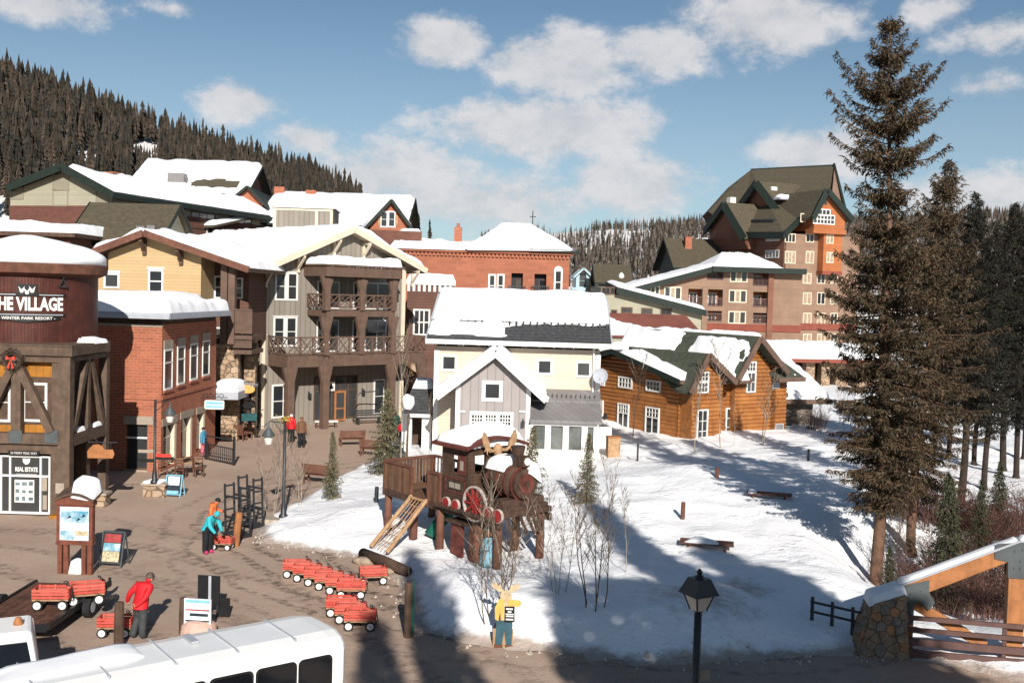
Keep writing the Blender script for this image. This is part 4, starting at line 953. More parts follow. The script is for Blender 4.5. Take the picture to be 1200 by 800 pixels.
q = [V((x0 - .4, -.5, ze)), V((x1 + .4, -.5, ze)), V((x1 + .4, 8, ze + 1.6)), V((x0 - .4, 8, ze + 1.6))]; MB().slab(q, .25).obj('roof', 'shingle_brown', E); snowq(q, .4, E, None, .5, .4, .4)
for i in range(5): a = x0 + (x1 - x0) * (i + .2) / 5; MB().pb(f, a, a + .25, -.2, 0, 0, ze - .25).obj('post', 'white', E)
p = at(375, 262, 118); fr = Fr('long_snowy_roof', 'long low house with an unbroken snow roof between chalet and brick gable', 'building', (p.x, p.y, 0), 1); f = fr.front; E = fr.e
x0 = f.px(306, 258)[0]; x1 = f.px(470, 262)[0]; ze = f.px(380, 262)[1]; zr = at(380, 231, 128).z
gable(fr, x0, x1, 0, 20, 0, ze, zr, 'u', .8, 'brick_dark', 'shingle_brown', 'green_trim', snow=.6, bare=lambda s_, t_: min(1, ((s_ - .55) / .08) ** 2 + ((t_ - .8) / .2) ** 2 - .8) * .3, snowres=.6)
for x, y in ((365, 226), (328, 222)): q = fr.loc(at(x, y + 4, 127)); MB().box(q.x - .6, q.x + .6, q.y - .6, q.y + .6, q.z - 2.5, q.z + .7).obj('chimney', 'brick_red', E)
p = at(320, 270, 86); fr = Fr('roof_plant_room', 'grey boarded rooftop box with cream corners on the lodge roof', 'building', (p.x, p.y, 0), 4); f = fr.front; E = fr.e
q = f.rect(320, 243, 390, 272); mid = f.px(369, 255)[0]; zt = q[3]
MB().box(q[0], q[1], 0, 5, 0, zt).obj('wall', 'grey_batten', E); m = MB()
for a in (q[0], mid, q[1] - .25): m.pb(f, a, a + .25, -.05, .05, 0, zt)
m.pb(f, q[0], q[1], -.05, .04, zt - .28, zt); m.obj('corner_board', 'cream_trim', E)
snowq([V((q[0] - .2, -.2, zt)), V((q[1] + .2, -.2, zt)), V((q[1] + .2, 5, zt)), V((q[0] - .2, 5, zt))], .4, E, res=.3, r=.4)
p = at(459, 262, 104); fr = Fr('brick_gable_house', 'steep brick gable with dark eaves and a balcony window', 'building', (p.x, p.y, 0), 12); f = fr.front; E = fr.e
a0 = f.px(434, 262)[0]; a1 = f.px(478, 262)[0]; am = f.px(458, 240)[0]; ze = f.px(440, 262)[1]; zr = f.px(458, 236)[1]
gable(fr, a0, a1, 0, 18, 0, ze, zr, 'v', .6, 'brick_red', 'green_trim', 'green_trim', snow=.4, um=am, bare=lambda s_, t_: min(1, ((s_ - .35) / .2) ** 2 + ((t_ - .12) / .07) ** 2 - .8) * .3)
window(f, f.rect(447, 249, 453, 265), E, 1, 2, 'white', .14); window(f, f.rect(456, 249, 462, 265), E, 1, 2, 'white', .14)
for r in ((443, 252, 446, 264), (463, 252, 466, 264)): q = f.rect(*r); MB().pb(f, *q[:2], 0, .06, *q[2:]).obj('shutter', 'raw_wood', E)
f2 = fr.plane(-1.5); q = f2.rect(428, 270, 494, 300); MB().box(q[0], q[1], -1.5, 2, 0, q[3]).obj('porch_block', 'brick_dark', E); snowq([V((q[0], -1.5, q[3])), V((q[1], -1.5, q[3])), V((q[1], .0, q[3])), V((q[0], .0, q[3]))], .3, E, lambda s_, t_: (s_ - .6), .3)

# --- terracotta block
p = at(568, 340, 96); fr = Fr('terracotta_block', 'plain terracotta block with hipped snow roof behind the cream house', 'building', (p.x, p.y, 0), 1.5); f = fr.front; E = fr.e
x0 = f.px(455, 320)[0]; x1 = f.px(667, 320)[0]; zt = f.px(560, 295)[1]
H1 = f.rect(599, 320, 612.5, 352); H2 = f.rect(626, 321, 640, 352); m = MB(); wall_holes(m, f, x0, x1, 0, zt, [H1, H2], .8); m.obj('wall', 'terracotta', E)
MB().box(x0, x1, .82, 24, 0, zt - .02).obj('core', 'terracotta', E)
for h in (H1, H2):
    MB().pb(f, h[0] + .002, h[1] - .002, -.83, -.78, h[2], h[3]).obj('doorway_shade', 'black', E)  # black back panel stands in for the shade in the recess
    window(f, (h[0] + .55, h[1] - .1, h[2] + .05, h[3] - .6), E, 1, 1, 'dark_wood', .08, b=-.76, name='door')
    xrail_m = MB(); zz = h[2] + .25
    for i in range(9): a = h[0] - .25 + (h[1] - h[0] + .5) * i / 8; xrail_m.pb(f, a - .02, a + .02, .28, .32, h[2], zz + 1.1)
    xrail_m.pb(f, h[0] - .3, h[1] + .3, .26, .34, zz + 1.05, zz + 1.12).pb(f, h[0] - .3, h[1] + .3, .001, .36, h[2] - .1, h[2]); xrail_m.obj('balcony', 'iron', E)
for r in ((574, 323, 579, 349), (584, 323, 589, 349)): window(f, f.rect(*r), E, 1, 1, 'white', .16, rail=.55)
q = f.rect(651, 318, 657, 346); window(f, q, E, 1, 1, 'white', .16, rail=.55); am = (q[0] + q[1]) / 2; rr = (q[1] - q[0]) / 2 + .16
MB().poly([f.P(am + rr * cos(a), -.02, q[3] + .1 + rr * sin(a)) for a in [i * pi / 10 for i in range(11)]], f.N * .06).obj('arch_head', 'white', E)
m = MB(); n = 46
for i in range(n): a = x0 + (x1 - x0) * (i + .2) / n; m.pb(f, a, a + (x1 - x0) / n * .6, -.1, .2, zt - .45, zt - .1)
m.obj('dentils', 'terracotta', E); MB().pb(f, x0 - .3, x1 + .3, -.5, .35, zt - .1, zt + .15).obj('cornice', 'terracotta', E)
hx0 = f.px(545, 290)[0]; ap = fr.loc(at(608, 264, 104)); hb = [V((hx0, -.6, zt + .15)), V((x1 + .8, -.6, zt + .35)), V((x1 + .8, 16, zt + .35)), V((hx0, 16, zt + .15))]; rd = [ap + V((-1.5, 0, 0)), ap + V((1.0, 0, 0))]
MB().add([hb[0], hb[1], hb[2], hb[3], rd[0], rd[1]], [(0, 1, 5, 4), (1, 2, 5), (2, 3, 4, 5), (3, 0, 4), (0, 3, 2, 1)]).obj('hip_roof', 'roof_metal', E)
MB().pb(f, f.px(620, 296)[0], x1 + .8, -.6, .62, zt + .12, zt + .4).obj('eave', 'green_trim', E)
snowq([hb[0] + V((.2, -.1, 0)), hb[1] + V((-.3, -.05, 0)), rd[1], rd[0]], .35, E, lambda s_, t_: min(1, .95 - s_ + t_ * .4 + .05), .4, .3, .3, lump=.5)
snowq([rd[0] + V((0, 0, 0)), hb[0], hb[3], hb[3] + V((6, -4, 2))], .3, E, None, .5, .3, .3)
snowq([V((x0, -.5, zt + .15)), V((hx0 + 2, -.5, zt + .15)), V((hx0 + 2, 14, zt + .9)), V((x0, 14, zt + 1.6))], .4, E, None, .5, .5, .4)
q = fr.loc(at(537, 268, 104)); MB().box(q.x - .38, q.x + .38, q.y - .4, q.y + .4, q.z - 2, q.z + .15).tube([(q.x, q.y, q.z + .1), (q.x, q.y, q.z + .55)], .16, 8).obj('chimney', 'brick_red', E)
q = fr.loc(at(624, 268, 104)); MB().tube([(q.x, q.y, q.z - 1), (q.x, q.y, q.z + 1.8)], .05, 5).tube([(q.x - .3, q.y, q.z + 1.2), (q.x + .3, q.y, q.z + 1.2)], .04, 5).obj('antenna', 'iron', E)

p = at(476, 400, 86); fr = Fr('brown_parapet_shop', 'dark brown shop with white notched parapet beside the lodge', 'building', (p.x, p.y, 0), 4); f = fr.front; E = fr.e
x1 = f.px(532, 350)[0]; zt = f.px(505, 334)[1]; zp = f.px(505, 328)[1]; MB().box(0, x1, 0, 8, 0, zt).obj('wall', 'brown_siding', E)
m = MB(); n = 9
for i in range(n): a = x1 * i / n; m.pb(f, a, a + x1 / n * .5, -.4, .08, zt - .55, zt)
m.pb(f, -.1, x1 + .1, -.5, .15, zt, zp); m.obj('parapet', 'white', E)
snowq([V((-.1, -.15, zp)), V((x1 + .1, -.15, zp)), V((x1 + .1, 6, zp)), V((-.1, 6, zp))], .55, E, res=.25, r=.4)
window(f, f.rect(486, 364, 502, 391), E, 3, 2, 'white', .14, mull=.1); q = f.rect(505, 360, 530, 400)
MB().pb(f, f.px(474, 450)[0], f.px(500, 450)[0], .4, 3, 0, f.px(490, 420)[1]).obj('porch', 'dark_wood', E); window(f, f.rect(484, 423, 494, 432), E, 1, 1, 'orange_panel', .1, 'curtain', b=3.02)
# ------------------------------------------------------------------ cream house in the middle
p = at(507, 540, 58.2); fr = Fr('cream_house', 'cream house with grey garage gable and snow covered roof behind the train', 'building', (p.x, p.y, 0), -2); f = fr.front; E = fr.e
x1 = f.px(701, 480)[0]; ze = f.px(610, 408)[1]; zr = at(610, 348, 63.5).z
MB().box(0, x1, 0, 9, 0, ze).obj('wall', 'cream_siding', E)
r0, r1 = f.px(499, 400, .7)[0], f.px(717, 405, .7)[0]; zE = f.px(610, 401, .7)[1]; vR = fr.loc(at(610, 348, 63.5)).y
q = [V((r0, -.7, zE)), V((r1, -.7, zE)), V((r1, vR, zr)), V((r0, vR, zr))]; MB().slab(q, .2).obj('roof', 'shingle', E)
qb = [V((r0, 2 * vR + .7, zE)), V((r1, 2 * vR + .7, zE)), V((r1, vR, zr)), V((r0, vR, zr))]; MB().slab(qb, .2).obj('roof', 'shingle', E)
for u in (0.05, x1 - .05): MB().poly([(u, 0, ze), (u, 9, ze), (u, vR, zr - .25)], (.1 if u < 1 else -.1, 0, 0)).obj('gable_wall', 'cream_siding', E)
MB().beam((r0, -.76, zE - .08), (r1, -.76, zE - .08), .12, .26).obj('gutter', 'white', E)
for u in (r0, r1): MB().beam((u, -.7, zE - .05), (u, vR, zr - .05), .08, .3).obj('rake_board', 'gutter', E)
def brh(s_, t_):
    k = t_ - (.30 + .10 * min(1, max(0, (s_ - .38) * 6)))
    low = min(t_ - .12, .27 - t_, .46 - s_ - .05, 1) * 2.2
    return max(k * 1.6, low)
snowq(q, .62, E, brh, .2, .2, .35, lump=.55)
snowq(qb, .5, E, None, .6, .3, .4)
icicles((r0, -.82, zE - .2), (r1, -.82, zE - .2), E, 50, 5, .22)
m = MB()
for i in range(26):
    u = r0 + (r1 - r0) * (i + .5) / 26; t = .33; pz = zE + (zr - zE) * t; pv = -.7 + (vR + .7) * t; m.box(u - .05, u + .05, pv - .06, pv + .02, pz, pz + .3)
t = .33; m.beam((r0, -.7 + (vR + .7) * t - .02, zE + (zr - zE) * t + .24), (r1, -.7 + (vR + .7) * t - .02, zE + (zr - zE) * t + .24), .04); m.obj('snow_guard', 'iron', E)
MB().pb(f, -.05, .22, -.1, .04, 0, ze - .2).obj('corner_board', 'white', E); MB().pb(f, x1 - .22, x1 + .05, -.1, .04, 0, ze - .2).obj('corner_board', 'white', E)
MB().tube([(x1 - .35, -.12, 0), (x1 - .35, -.12, zE - .3), (x1 - .1, -.7, zE - .15)], .06, 8).obj('downpipe', 'white', E)
for r in ((519.5, 418, 533, 432), (631.5, 423, 645, 436.5), (677, 425.5, 690.5, 439.5)): window(f, f.rect(*r), E, 1, 1, 'white', .14)
# garage gable
GV = -2.2; fg = fr.plane(GV); g0 = fg.px(534, 500)[0]; g1 = fg.px(620, 500)[0]; OVR = .55; fo = fr.plane(GV - OVR)
aL, wL = fo.px(511, 462); aA, wA = fo.px(581, 410); aR, wR = fo.px(641, 466); zl = lambda a: wL + (wA - wL) * (a - aL) / (aA - aL) if a < aA else wR + (wA - wR) * (aR - a) / (aR - aA)
MB().poly([(g0, GV, 0), (g1, GV, 0), (g1, GV, zl(g1) - .25), (aA, GV, wA - .25), (g0, GV, zl(g0) - .25)], (0, -GV - .01, 0)).obj('garage_wall', 'lilac_batten', E)
for a, wz in ((aL, wL), (aR, wR)):
    q = [V((a, GV - OVR, wz)), V((aA, GV - OVR, wA)), V((aA, 2.6, wA)), V((a, 2.6 if False else -.02, wz))]; MB().slab(q, .18).obj('garage_roof', 'shingle', E)
    MB().beam((a, GV - OVR - .05, wz - .14), (aA, GV - OVR - .05, wA - .14), .1, .42).obj('rake_board', 'white', E); MB().beam((a, GV - OVR, wz - .14), (a, -.05, wz - .14), .14, .16).obj('gutter', 'white', E)
    snowq(q, .34, E, None, .2, .2, .25)
MB().pb(fg, g0 - .04, g0 + .2, -.1, .04, 0, zl(g0) - .3).obj('corner_board', 'white', E); MB().pb(fg, g1 - .2, g1 + .04, -.1, .04, 0, zl(g1) - .3).obj('corner_board', 'white', E)
window(fg, fg.rect(569, 450, 585, 466), E, 1, 1, 'white', .2)
q = fg.rect(550, 482, 601, 530); MB().pb(fg, q[0], q[1], -.05, .05, .0, q[3]).obj('garage_door', 'white', E)
for x0, x1_ in ((553, 565), (569, 581), (586, 598)):
    qq = fg.rect(x0, 486, x1_, 498, b=.06); window(fg, qq, E, 4, 3, 'white', .04, b=.05, mull=.05, depth=.04)
for x in (542, 612): u, w = fg.px(x, 482); MB().pb(fg, u - .15, u + .15, .0, .1, w - .05, w + .06).obj('wall_light', 'white', E)
u, w = fg.px(613, 495); MB().pb(fg, u - .09, u + .09, .08, .28, w - .2, w + .1).beam(fg.P(u, 0, w + .2), fg.P(u, .2, w + .14), .05).obj('wall_lamp', 'iron', E)
# glazed porch on the right
PV = -2.4; fp = fr.plane(PV); a0 = g1 + .06; a1 = fp.px(700, 510)[0]; zt = fp.px(660, 492)[1]; zh = f.px(660, 456)[1]; zm = zt + (zh - zt) * .56; vm = PV * .44
MB().slab([V((a0, PV - .3, zt)), V((a1 + .2, PV - .3, zt)), V((a1 + .2, vm, zm)), V((a0, vm, zm))], .15).obj('porch_roof', 'roof_metal', E)
MB().slab([V((a0, vm + .02, zm + .1)), V((a1 + .2, vm + .02, zm + .1)), V((a1 + .2, -.02, zh)), V((a0, -.02, zh))], .15).obj('porch_roof', 'roof_metal', E)
m = MB(); zs = fp.px(660, 527)[1]; zw = fp.px(660, 499)[1]
for x in (622, 642, 663, 685, 699): u = fp.px(x, 510)[0]; m.pb(fp, u - .16, u + .16, -.3, 0, zs, zw)
m.pb(fp, a0, a1, -.3, .02, zw, zt - .1).pb(fp, a0, a1, -.3, .02, 0, zs); o = m.obj('porch_frame', 'white', E); MB().pb(fp, a0, a1, -.2, -.15, zs, zw).obj('pane', 'glass_pale', o)
m = MB()
for i in range(14): u = a0 + (a1 - a0) * (i + .5) / 14; m.beam((u, vm + .25, zm + .25), (u, vm + .25, zm + .45), .05)
m.obj('snow_guard', 'iron', E)
# left lean-to pavilion
p = at(472, 560, 60); fr = Fr('shingle_pavilion', 'small open pavilion with dark shingle roof and white posts by the spruce', 'pavilion', (p.x, p.y, 0), 0); f = fr.front; E = fr.e
a0, a1 = f.px(473, 480)[0], f.px(505, 480)[0]; z0 = f.px(488, 484)[1]; z1 = at(488, 446, 62.5).z
q = [V((a0 - .1, -.3, z0)), V((a1, -.3, z0)), V((a1, 2.5, z1)), V((a0 + .4, 2.5, z1))]; MB().slab(q, .15).obj('roof', 'shingle', E); MB().beam(q[0] + V((0, -.03, -.1)), q[1] + V((0, -.03, -.1)), .08, .2).obj('fascia', 'white', E)
snowq([q[3].lerp(q[0], .25), q[2].lerp(q[1], .25), q[2], q[3]], .3, E, None, .15, .2, .2)
for x in (477, 500): u = f.px(x, 500)[0]; MB().box(u - .28, u + .28, -.1, .4, 0, z0 - .15).obj('post', 'white', E)
MB().box(a0 + .3, a1, 2.2, 2.4, 0, z1 - .3).obj('back_wall', 'dark_wood', E)

# ------------------------------------------------------------------ log house
c0 = gnd(795, 519); fr = Fr('log_house', 'orange log house with green roof and two front gables', 'building', (c0.x, c0.y, 0), 33); f = fr.front; lf = fr.left(0); E = fr.e
aV, aZ = lf.px(727, 411); W = f.px(921, 480)[0]; eV, eZ = lf.px(797, 445); ez = lf.px(790, 443)[1]
vr = aV; zr = aZ; sl = (zr - ez) / (vr + .3)
z_at = lambda v: zr - sl * abs(v - vr)
VD = vr * 2; UT = f.px(864, 480)[0]
def logs(pl, a0f, z0, z1, step=.27, skip=None):
    """one log per course; a0f(z) gives the ends of the course"""
    n = int((z1 - z0) / step)
    for i in range(n):
        zc = z0 + (i + .5) * step; r = a0f(zc)
        if r is None or r[1] - r[0] < .2: continue
        P0 = pl.P(r[0], -.02, zc); P1 = pl.P(r[1], -.02, zc)
        m = MB(); nn = 5; ring = [(cos(-pi / 2 + pi * k / (nn - 1)) * .1, sin(-pi / 2 + pi * k / (nn - 1)) * step * .5) for k in range(nn)]
        vs = [P0 + pl.N * x + V((0, 0, y)) for x, y in ring] + [P1 + pl.N * x + V((0, 0, y)) for x, y in ring]
        m.add(vs, [(k, k + 1, nn + k + 1, nn + k) for k in range(nn - 1)] + [tuple(range(nn)), tuple(range(nn, 2 * nn))]); m.obj('log', 'log', E, smooth=False)
# left gable end
m = MB().poly([(0.02, .02, 0), (0.02, VD, 0), (0.02, VD, z_at(VD) - .2), (0.02, vr, zr - .2), (0.02, .02, z_at(0) - .2)], (UT - .1, 0, 0)); m.obj('wall', 'log_end', E)
logs(lf, lambda z: ((-.12, VD) if z < z_at(0) - .25 else (vr - (zr - .3 - z) / sl, vr + (zr - .3 - z) / sl) if z < zr - .35 else None), 0, zr)
OVR = .8
for a, b in ((-OVR, vr), (VD + OVR, vr)):
    q = [V((-OVR, a, z_at(a) + .1)), V((UT + .4, a, z_at(a) + .1)), V((UT + .4, b, zr + .1)), V((-OVR, b, zr + .1))]; MB().slab(q, .2).obj('roof', 'shingle_green', E)
    MB().beam(q[0] + V((-.04, 0, -.12)), q[3] + V((-.04, 0, -.12)), .1, .36).obj('rake_board', 'green_trim', E)
    MB().beam(q[0] + V((0, -.04, -.12)), q[1] + V((0, -.04, -.12)), .1, .26).obj('fascia', 'brown_trim', E)
    snowq(q, .45, E, (lambda s_, t_: min(.55 - s_ * (1.0 - .2 * t_), .93 - t_ * 1.0 + .02, s_ * 3 + t_ * .3 - .05, .5)) if a < 0 else None, .2, .4, .3, lump=.7)
# first front gable (flush with the front wall)
def front_gable(v0, x0, x1, apex, ybase, depth, ovr=.8, nm='wall', snow=None, zlow=0, hit=None):
    pl = fr.plane(v0); po = fr.plane(v0 - ovr); aA, wA = po.px(*apex); u0 = pl.px(*x0)[0]; u1 = pl.px(*x1)[0]; wl = pl.px(*x0)[1]; wr = pl.px(*x1)[1]; aL, wL = po.px(*x0); 
    slp = (wA - wl) / (aA - u0); slr = (wA - wr) / (u1 - aA); zz = lambda u: wA - (aA - u) * slp if u < aA else wA - (u - aA) * slr
    MB().poly([(u0, v0 + .02, zlow), (u1, v0 + .02, zlow), (u1, v0 + .02, zz(u1) - .22), (aA, v0 + .02, wA - .22), (u0, v0 + .02, zz(u0) - .22)], (0, depth, 0)).obj(nm, 'log_end', E)
    for sgn, ue in ((-1, u0 - .7), (1, u1 + .7)):
        ve = hit(zz(ue)) if hit else v0 + depth; q = [V((ue, v0 - ovr, zz(ue))), V((aA, v0 - ovr, wA)), V((aA, v0 + depth, wA)), V((ue, ve, zz(ue)))]; MB().slab(q, .2).obj('roof', 'shingle_green', E)
        MB().beam(q[0] + V((0, -.05, -.12)), q[1] + V((0, -.05, -.12)), .12, .38).obj('rake_board', 'brown_trim', E)
        if snow and snow[0 if sgn < 0 else 1]: snowq(q, .4, E, snow[0 if sgn < 0 else 1], .2, .4, .3, lump=.7)
    for u in (aA, u1 - .1): MB().beam((u, v0, zz(u) - .9), (u, v0 - ovr + .1, zz(u) - .3), .14).beam((u, v0 - ovr + .05, zz(u) - .32), (u, v0 + .02, zz(u) - .32), .14).obj('knee_brace', 'brown_trim', E)
    return pl, u0, u1, aA, wA, zz
pl1, u0, u1, uA, wA, zz1 = front_gable(-1.2, (812, 437), (847, 437), (831, 414), 517, vr + 1.2, ovr=.6, snow=None, hit=lambda z: max(-.5, vr - (zr - z) / sl + .3))
logs(f, lambda z: (-.12, UT) if z < z_at(0) - .3 else None, 0, z_at(0) - .3)
logs(pl1, lambda z: (u0, u1) if z < min(zz1(u0), zz1(u1)) - .3 else (max(u0, uA - (wA - .3 - z) / ((wA - zz1(u0)) / (uA - u0))), min(u1, uA + (wA - .3 - z) / ((wA - zz1(u1)) / (u1 - uA)))) if z < wA - .4 else None, 0, wA)
# small snowy pent roof between the gables
q = [V((u1 + .1, -1.3, zz1(u1) - .55)), V((UT - .05, -1.3, zz1(u1) - .55)), V((UT - .05, 1.2, zz1(u1) + .9)), V((u1 + .1, 1.2, zz1(u1) + .9))]; MB().slab(q, .18).obj('pent_roof', 'brown_trim', E); snowq(q, .3, E, None, .2, .3, .25)
q = [V((-.6, -.95, z_at(-.95) - .02)), V((u0 + .3, -.95, z_at(-.95) - .02)), V((u0 + .3, -.2, z_at(-.2) - .02)), V((-.6, -.2, z_at(-.2) - .02))]
# tall gable behind / right
TV = -.5
pl2, t0, t1, tA, wA2, zz2 = front_gable(TV, (862, 424), (903, 424), (891, 394), 517, 13, 1.0, snow=(lambda s_, t_: max(min(s_ - .12, .9 - s_, .42 - t_, t_ - .02, .5), min(s_ - .1, .97 - s_, t_ - .50, .5)) * 1.3, lambda s_, t_: .5))
logs(pl2, lambda z: (t0, t1 + .6) if z < zz2(t1) - .3 else (max(t0, tA - (wA2 - .3 - z) / ((wA2 - zz2(t0)) / (tA - t0))), min(t1 + .6, tA + (wA2 - .3 - z) / ((wA2 - zz2(t1)) / (t1 - tA)))) if z < wA2 - .4 else None, 0, wA2)
# lean-to right of it
l1 = pl2.px(920, 480)[0]; zlt = pl2.px(912, 443)[1]; MB().box(t1, l1, TV + .02, TV + 6, 0, zlt).obj('lean_to_wall', 'log_end', E)
logs(pl2, lambda z: (t1 + .1, l1 + .05), 0, zlt)
zt2 = pl2.px(905, 418)[1]; q = [V((t1 - .1, TV - .9, zlt + .1)), V((l1 + .9, TV - .9, zlt + .1)), V((l1 + .9, TV + 3.5, zlt + 2.2)), V((t1 - .1, TV + 3.5, zlt + 2.2))]; MB().slab(q, .22).obj('lean_to_roof', 'shingle_green', E); MB().beam(q[0] + V((0, -.05, -.13)), q[1] + V((0, -.05, -.13)), .1, .32).obj('fascia', 'brown_trim', E)
snowq(q, .4, E, lambda s_, t_: max(t_ - .45, .1 - ((s_ - .8) / .1) ** 2 - ((t_ - .1) / .1) ** 2), .2, .3, .3, lump=.6)
# windows
for r in ((727, 443, 741, 453), (759.5, 447, 774.5, 457), (702, 440, 709, 450)): window(lf, (lambda k: (min(k[:2]), max(k[:2]), k[2], k[3]))(lf.rect(*r)), E, 4, 2, 'white', .1, b=.08, depth=.08)
for r in ((726, 474, 737, 505), (758.5, 478.5, 772.5, 515), (701, 470, 707, 498)):
    k = lf.rect(*r); k = (min(k[:2]), max(k[:2]), max(.25, k[2]), k[3]); window(lf, k, E, 2, 1, 'white', .1, rail=.66, b=.08, depth=.08); 
    z2 = k[2] + (k[3] - k[2]) * .7; m = MB()
    for i in (1, 3): a = k[0] + (k[1] - k[0]) * i / 4; m.pb(lf, a - .02, a + .02, .08, .14, z2, k[3])
    zz_ = (z2 + k[3]) / 2; m.pb(lf, k[0], k[1], .08, .138, zz_ - .02, zz_ + .02); m.obj('glazing_bar', 'white', E)
for r, pl in (((818, 437, 828, 445.5), pl1), ((817.5, 448.5, 827.5, 458.5), pl1)): window(pl, pl.rect(*r), E, 3, 2, 'white', .1, b=.08, depth=.08)
for r, pl in (((816.5, 481, 826.5, 519), pl1), ((850, 479, 858, 511), f)):
    k = pl.rect(*r); window(pl, (k[0], k[1], max(.25, k[2]), k[3]), E, 2, 3, 'white', .1, b=.08, depth=.08)
window(pl2, pl2.rect(874.5, 425, 883.5, 434), E, 3, 2, 'white', .1, b=.08, depth=.08); window(pl2, pl2.rect(874.5, 437, 883, 458), E, 2, 2, 'white', .1, b=.08, depth=.08)
q = pl2.rect(904, 447, 912, 455); MB().pb(pl2, *q[:2], .08, .14, *q[2:]).obj('vent', 'gutter', E)
window(pl2, pl2.rect(908, 497, 916, 506), E, 1, 1, 'gutter', .06, 'roof_metal', b=.08, name='meter_box')
u, w = lf.px(713, 487); MB().pb(lf, u - .1, u + .1, .2, .4, w - .2, w + .15).obj('wall_lamp', 'iron', E)
# stone annex
p = fr.mw @ V((l1 + .12, TV + 3.2, 0)); fr2 = Fr('stone_annex', 'grey rubble stone annex with deep snow roof right of the log house', 'building', (p.x, p.y, 0), 8); f2 = fr2.front; E2 = fr2.e
x1 = f2.px(952, 490)[0]; zt = f2.px(938, 467)[1]; MB().box(0, x1, 0, 8, 0, zt).obj('wall', 'stone_grey', E2); MB().pb(f2, -.1, x1 + .1, -.2, .06, zt - .35, zt).obj('beam', 'dark_wood', E2)
pr = fr2.loc(at(905, 415, p.y + 7)); q = [V((-.8, -.9, zt)), V((x1 + 1.0, -.9, zt)), V((x1 + .2, 7, zt + 3.3)), V((-2.5, 7, zt + 3.3))]; MB().slab(q, .25).obj('roof', 'shingle_green', E2); MB().beam(q[0] + V((0, -.05, -.12)), q[1] + V((0, -.05, -.12)), .1, .34).obj('fascia', 'brown_trim', E2)
snowq(q, .45, E2, lambda s_, t_: min(1, ((s_ - .4) / .12) ** 2 + ((t_ - .28) / .08) ** 2 - .7) * .3, .2, .3, .3, lump=.6)

# ------------------------------------------------------------------ behind the log house
p = at(770, 385, 98); fr = Fr('red_roofed_hall', 'low hall with a plain reddish metal roof behind the log house', 'building', (p.x, p.y, 0), 0); f = fr.front; E = fr.e
a0, a1 = f.px(700, 385)[0], f.px(828, 390)[0]; z0 = f.px(770, 394)[1]; zr = at(770, 368, 102).z; MB().box(a0, a1, .3, 8, 0, z0).obj('wall', 'beige_siding', E)
q = [V((a0, 0, z0)), V((a1, 0, z0)), V((a1 - 1.4, 4, zr)), V((a0, 4, zr))]; MB().slab(q, .2).obj('roof', 'roof_red', E); MB().slab([V((a0, 8, z0)), V((a1, 8, z0)), V((a1 - 1.4, 4, zr)), V((a0, 4, zr))], .2).obj('roof', 'roof_red', E)
snowq([q[0], q[0].lerp(q[1], .6), q[3].lerp(q[2], .5), q[3]], .35, E, lambda s_, t_: .72 - s_ * .5 - t_ * .75, .4, .3, .3, lump=.6)
p = at(760, 400, 128); fr = Fr('green_eaved_hall', 'beige hall with a sloping dark green eave and brown windows', 'building', (p.x, p.y, 0), 3); f = fr.front; E = fr.e
a0, a1 = f.px(704, 350)[0], f.px(822, 370)[0]; l = [f.px(704, 336), f.px(726, 338), f.px(812, 361), f.px(826, 366)]
MB().poly([(a0, 0, 0), (a1, 0, 0), (a1, 0, l[3][1]), (l[2][0], 0, l[2][1]), (l[1][0], 0, l[1][1]), (a0, 0, l[0][1])], (0, 10, 0)).obj('wall', 'beige_siding', E)
m = MB(); 
q = [V((l[1][0] - .5, -1, l[1][1] + .2)), V((l[3][0], -1, l[3][1] + .3)), V((l[3][0], 9, l[3][1] + .9)), V((l[1][0] - .5, 9, l[1][1] + 1.0))]; MB().slab(q, .8).obj('roof', 'green_trim', E); snowq(q, .35, E, None, .5, .3, .4)
for r in ((717, 364, 722, 371), (729, 361, 740, 366), (752.5, 362, 763.5, 367), (775, 363, 786, 368), (706, 337.5, 714, 344), (716, 337.5, 724, 344)): window(f, f.rect(*r), E, 2, 1, 'brown_trim', .14)
p = at(720, 340, 150); fr = Fr('brown_roofed_cottage', 'cottage with bare brown roof between blue house and hotel', 'building', (p.x, p.y, 0), 0); f = fr.front; E = fr.e
a0, a1 = f.px(701, 340)[0], f.px(737, 340)[0]; gable(fr, a0, a1, 0, 8, 0, f.px(720, 330)[1], f.px(720, 315)[1] + .6, 'u', .6, 'beige_siding', 'shingle_brown', 'green_trim')
q = fr.loc(at(728, 327, 151)); MB().lathe([(.4, 0), (.45, .5), (.2, .9), (.01, 1)], 10, q).obj('roof_vent', 'white', E)
p = at(686, 350, 158); fr = Fr('blue_house', 'small pale blue house with an arched window beside the terracotta block', 'building', (p.x, p.y, 0), 0); f = fr.front; E = fr.e
a0, a1 = f.px(675, 335)[0], f.px(692, 335)[0]; gable(fr, a0, a1, 0, 8, 0, f.px(684, 323)[1], f.px(684, 315)[1], 'v', .4, 'light_blue', 'green_trim', 'light_blue')
q = f.rect(679, 322, 687, 336); window(f, q, E, 1, 2, 'light_blue', .12); am = (q[0] + q[1]) / 2; MB().poly([f.P(am + (q[1] - q[0]) / 2 * cos(a), -.02, q[3] + (q[1] - q[0]) / 2 * sin(a)) for a in [i * pi / 8 for i in range(9)]], f.N * .07).obj('pane', 'glass', E)
q = f.rect(692, 326, 702, 352); MB().box(q[0], q[1], .5, 6, 0, q[3]).obj('side_wing', 'light_blue', E); snowq([V((q[0], .5, q[3])), V((q[1], .5, q[3])), V((q[1], 6, q[3])), V((q[0], 6, q[3]))], .5, E, res=.3)
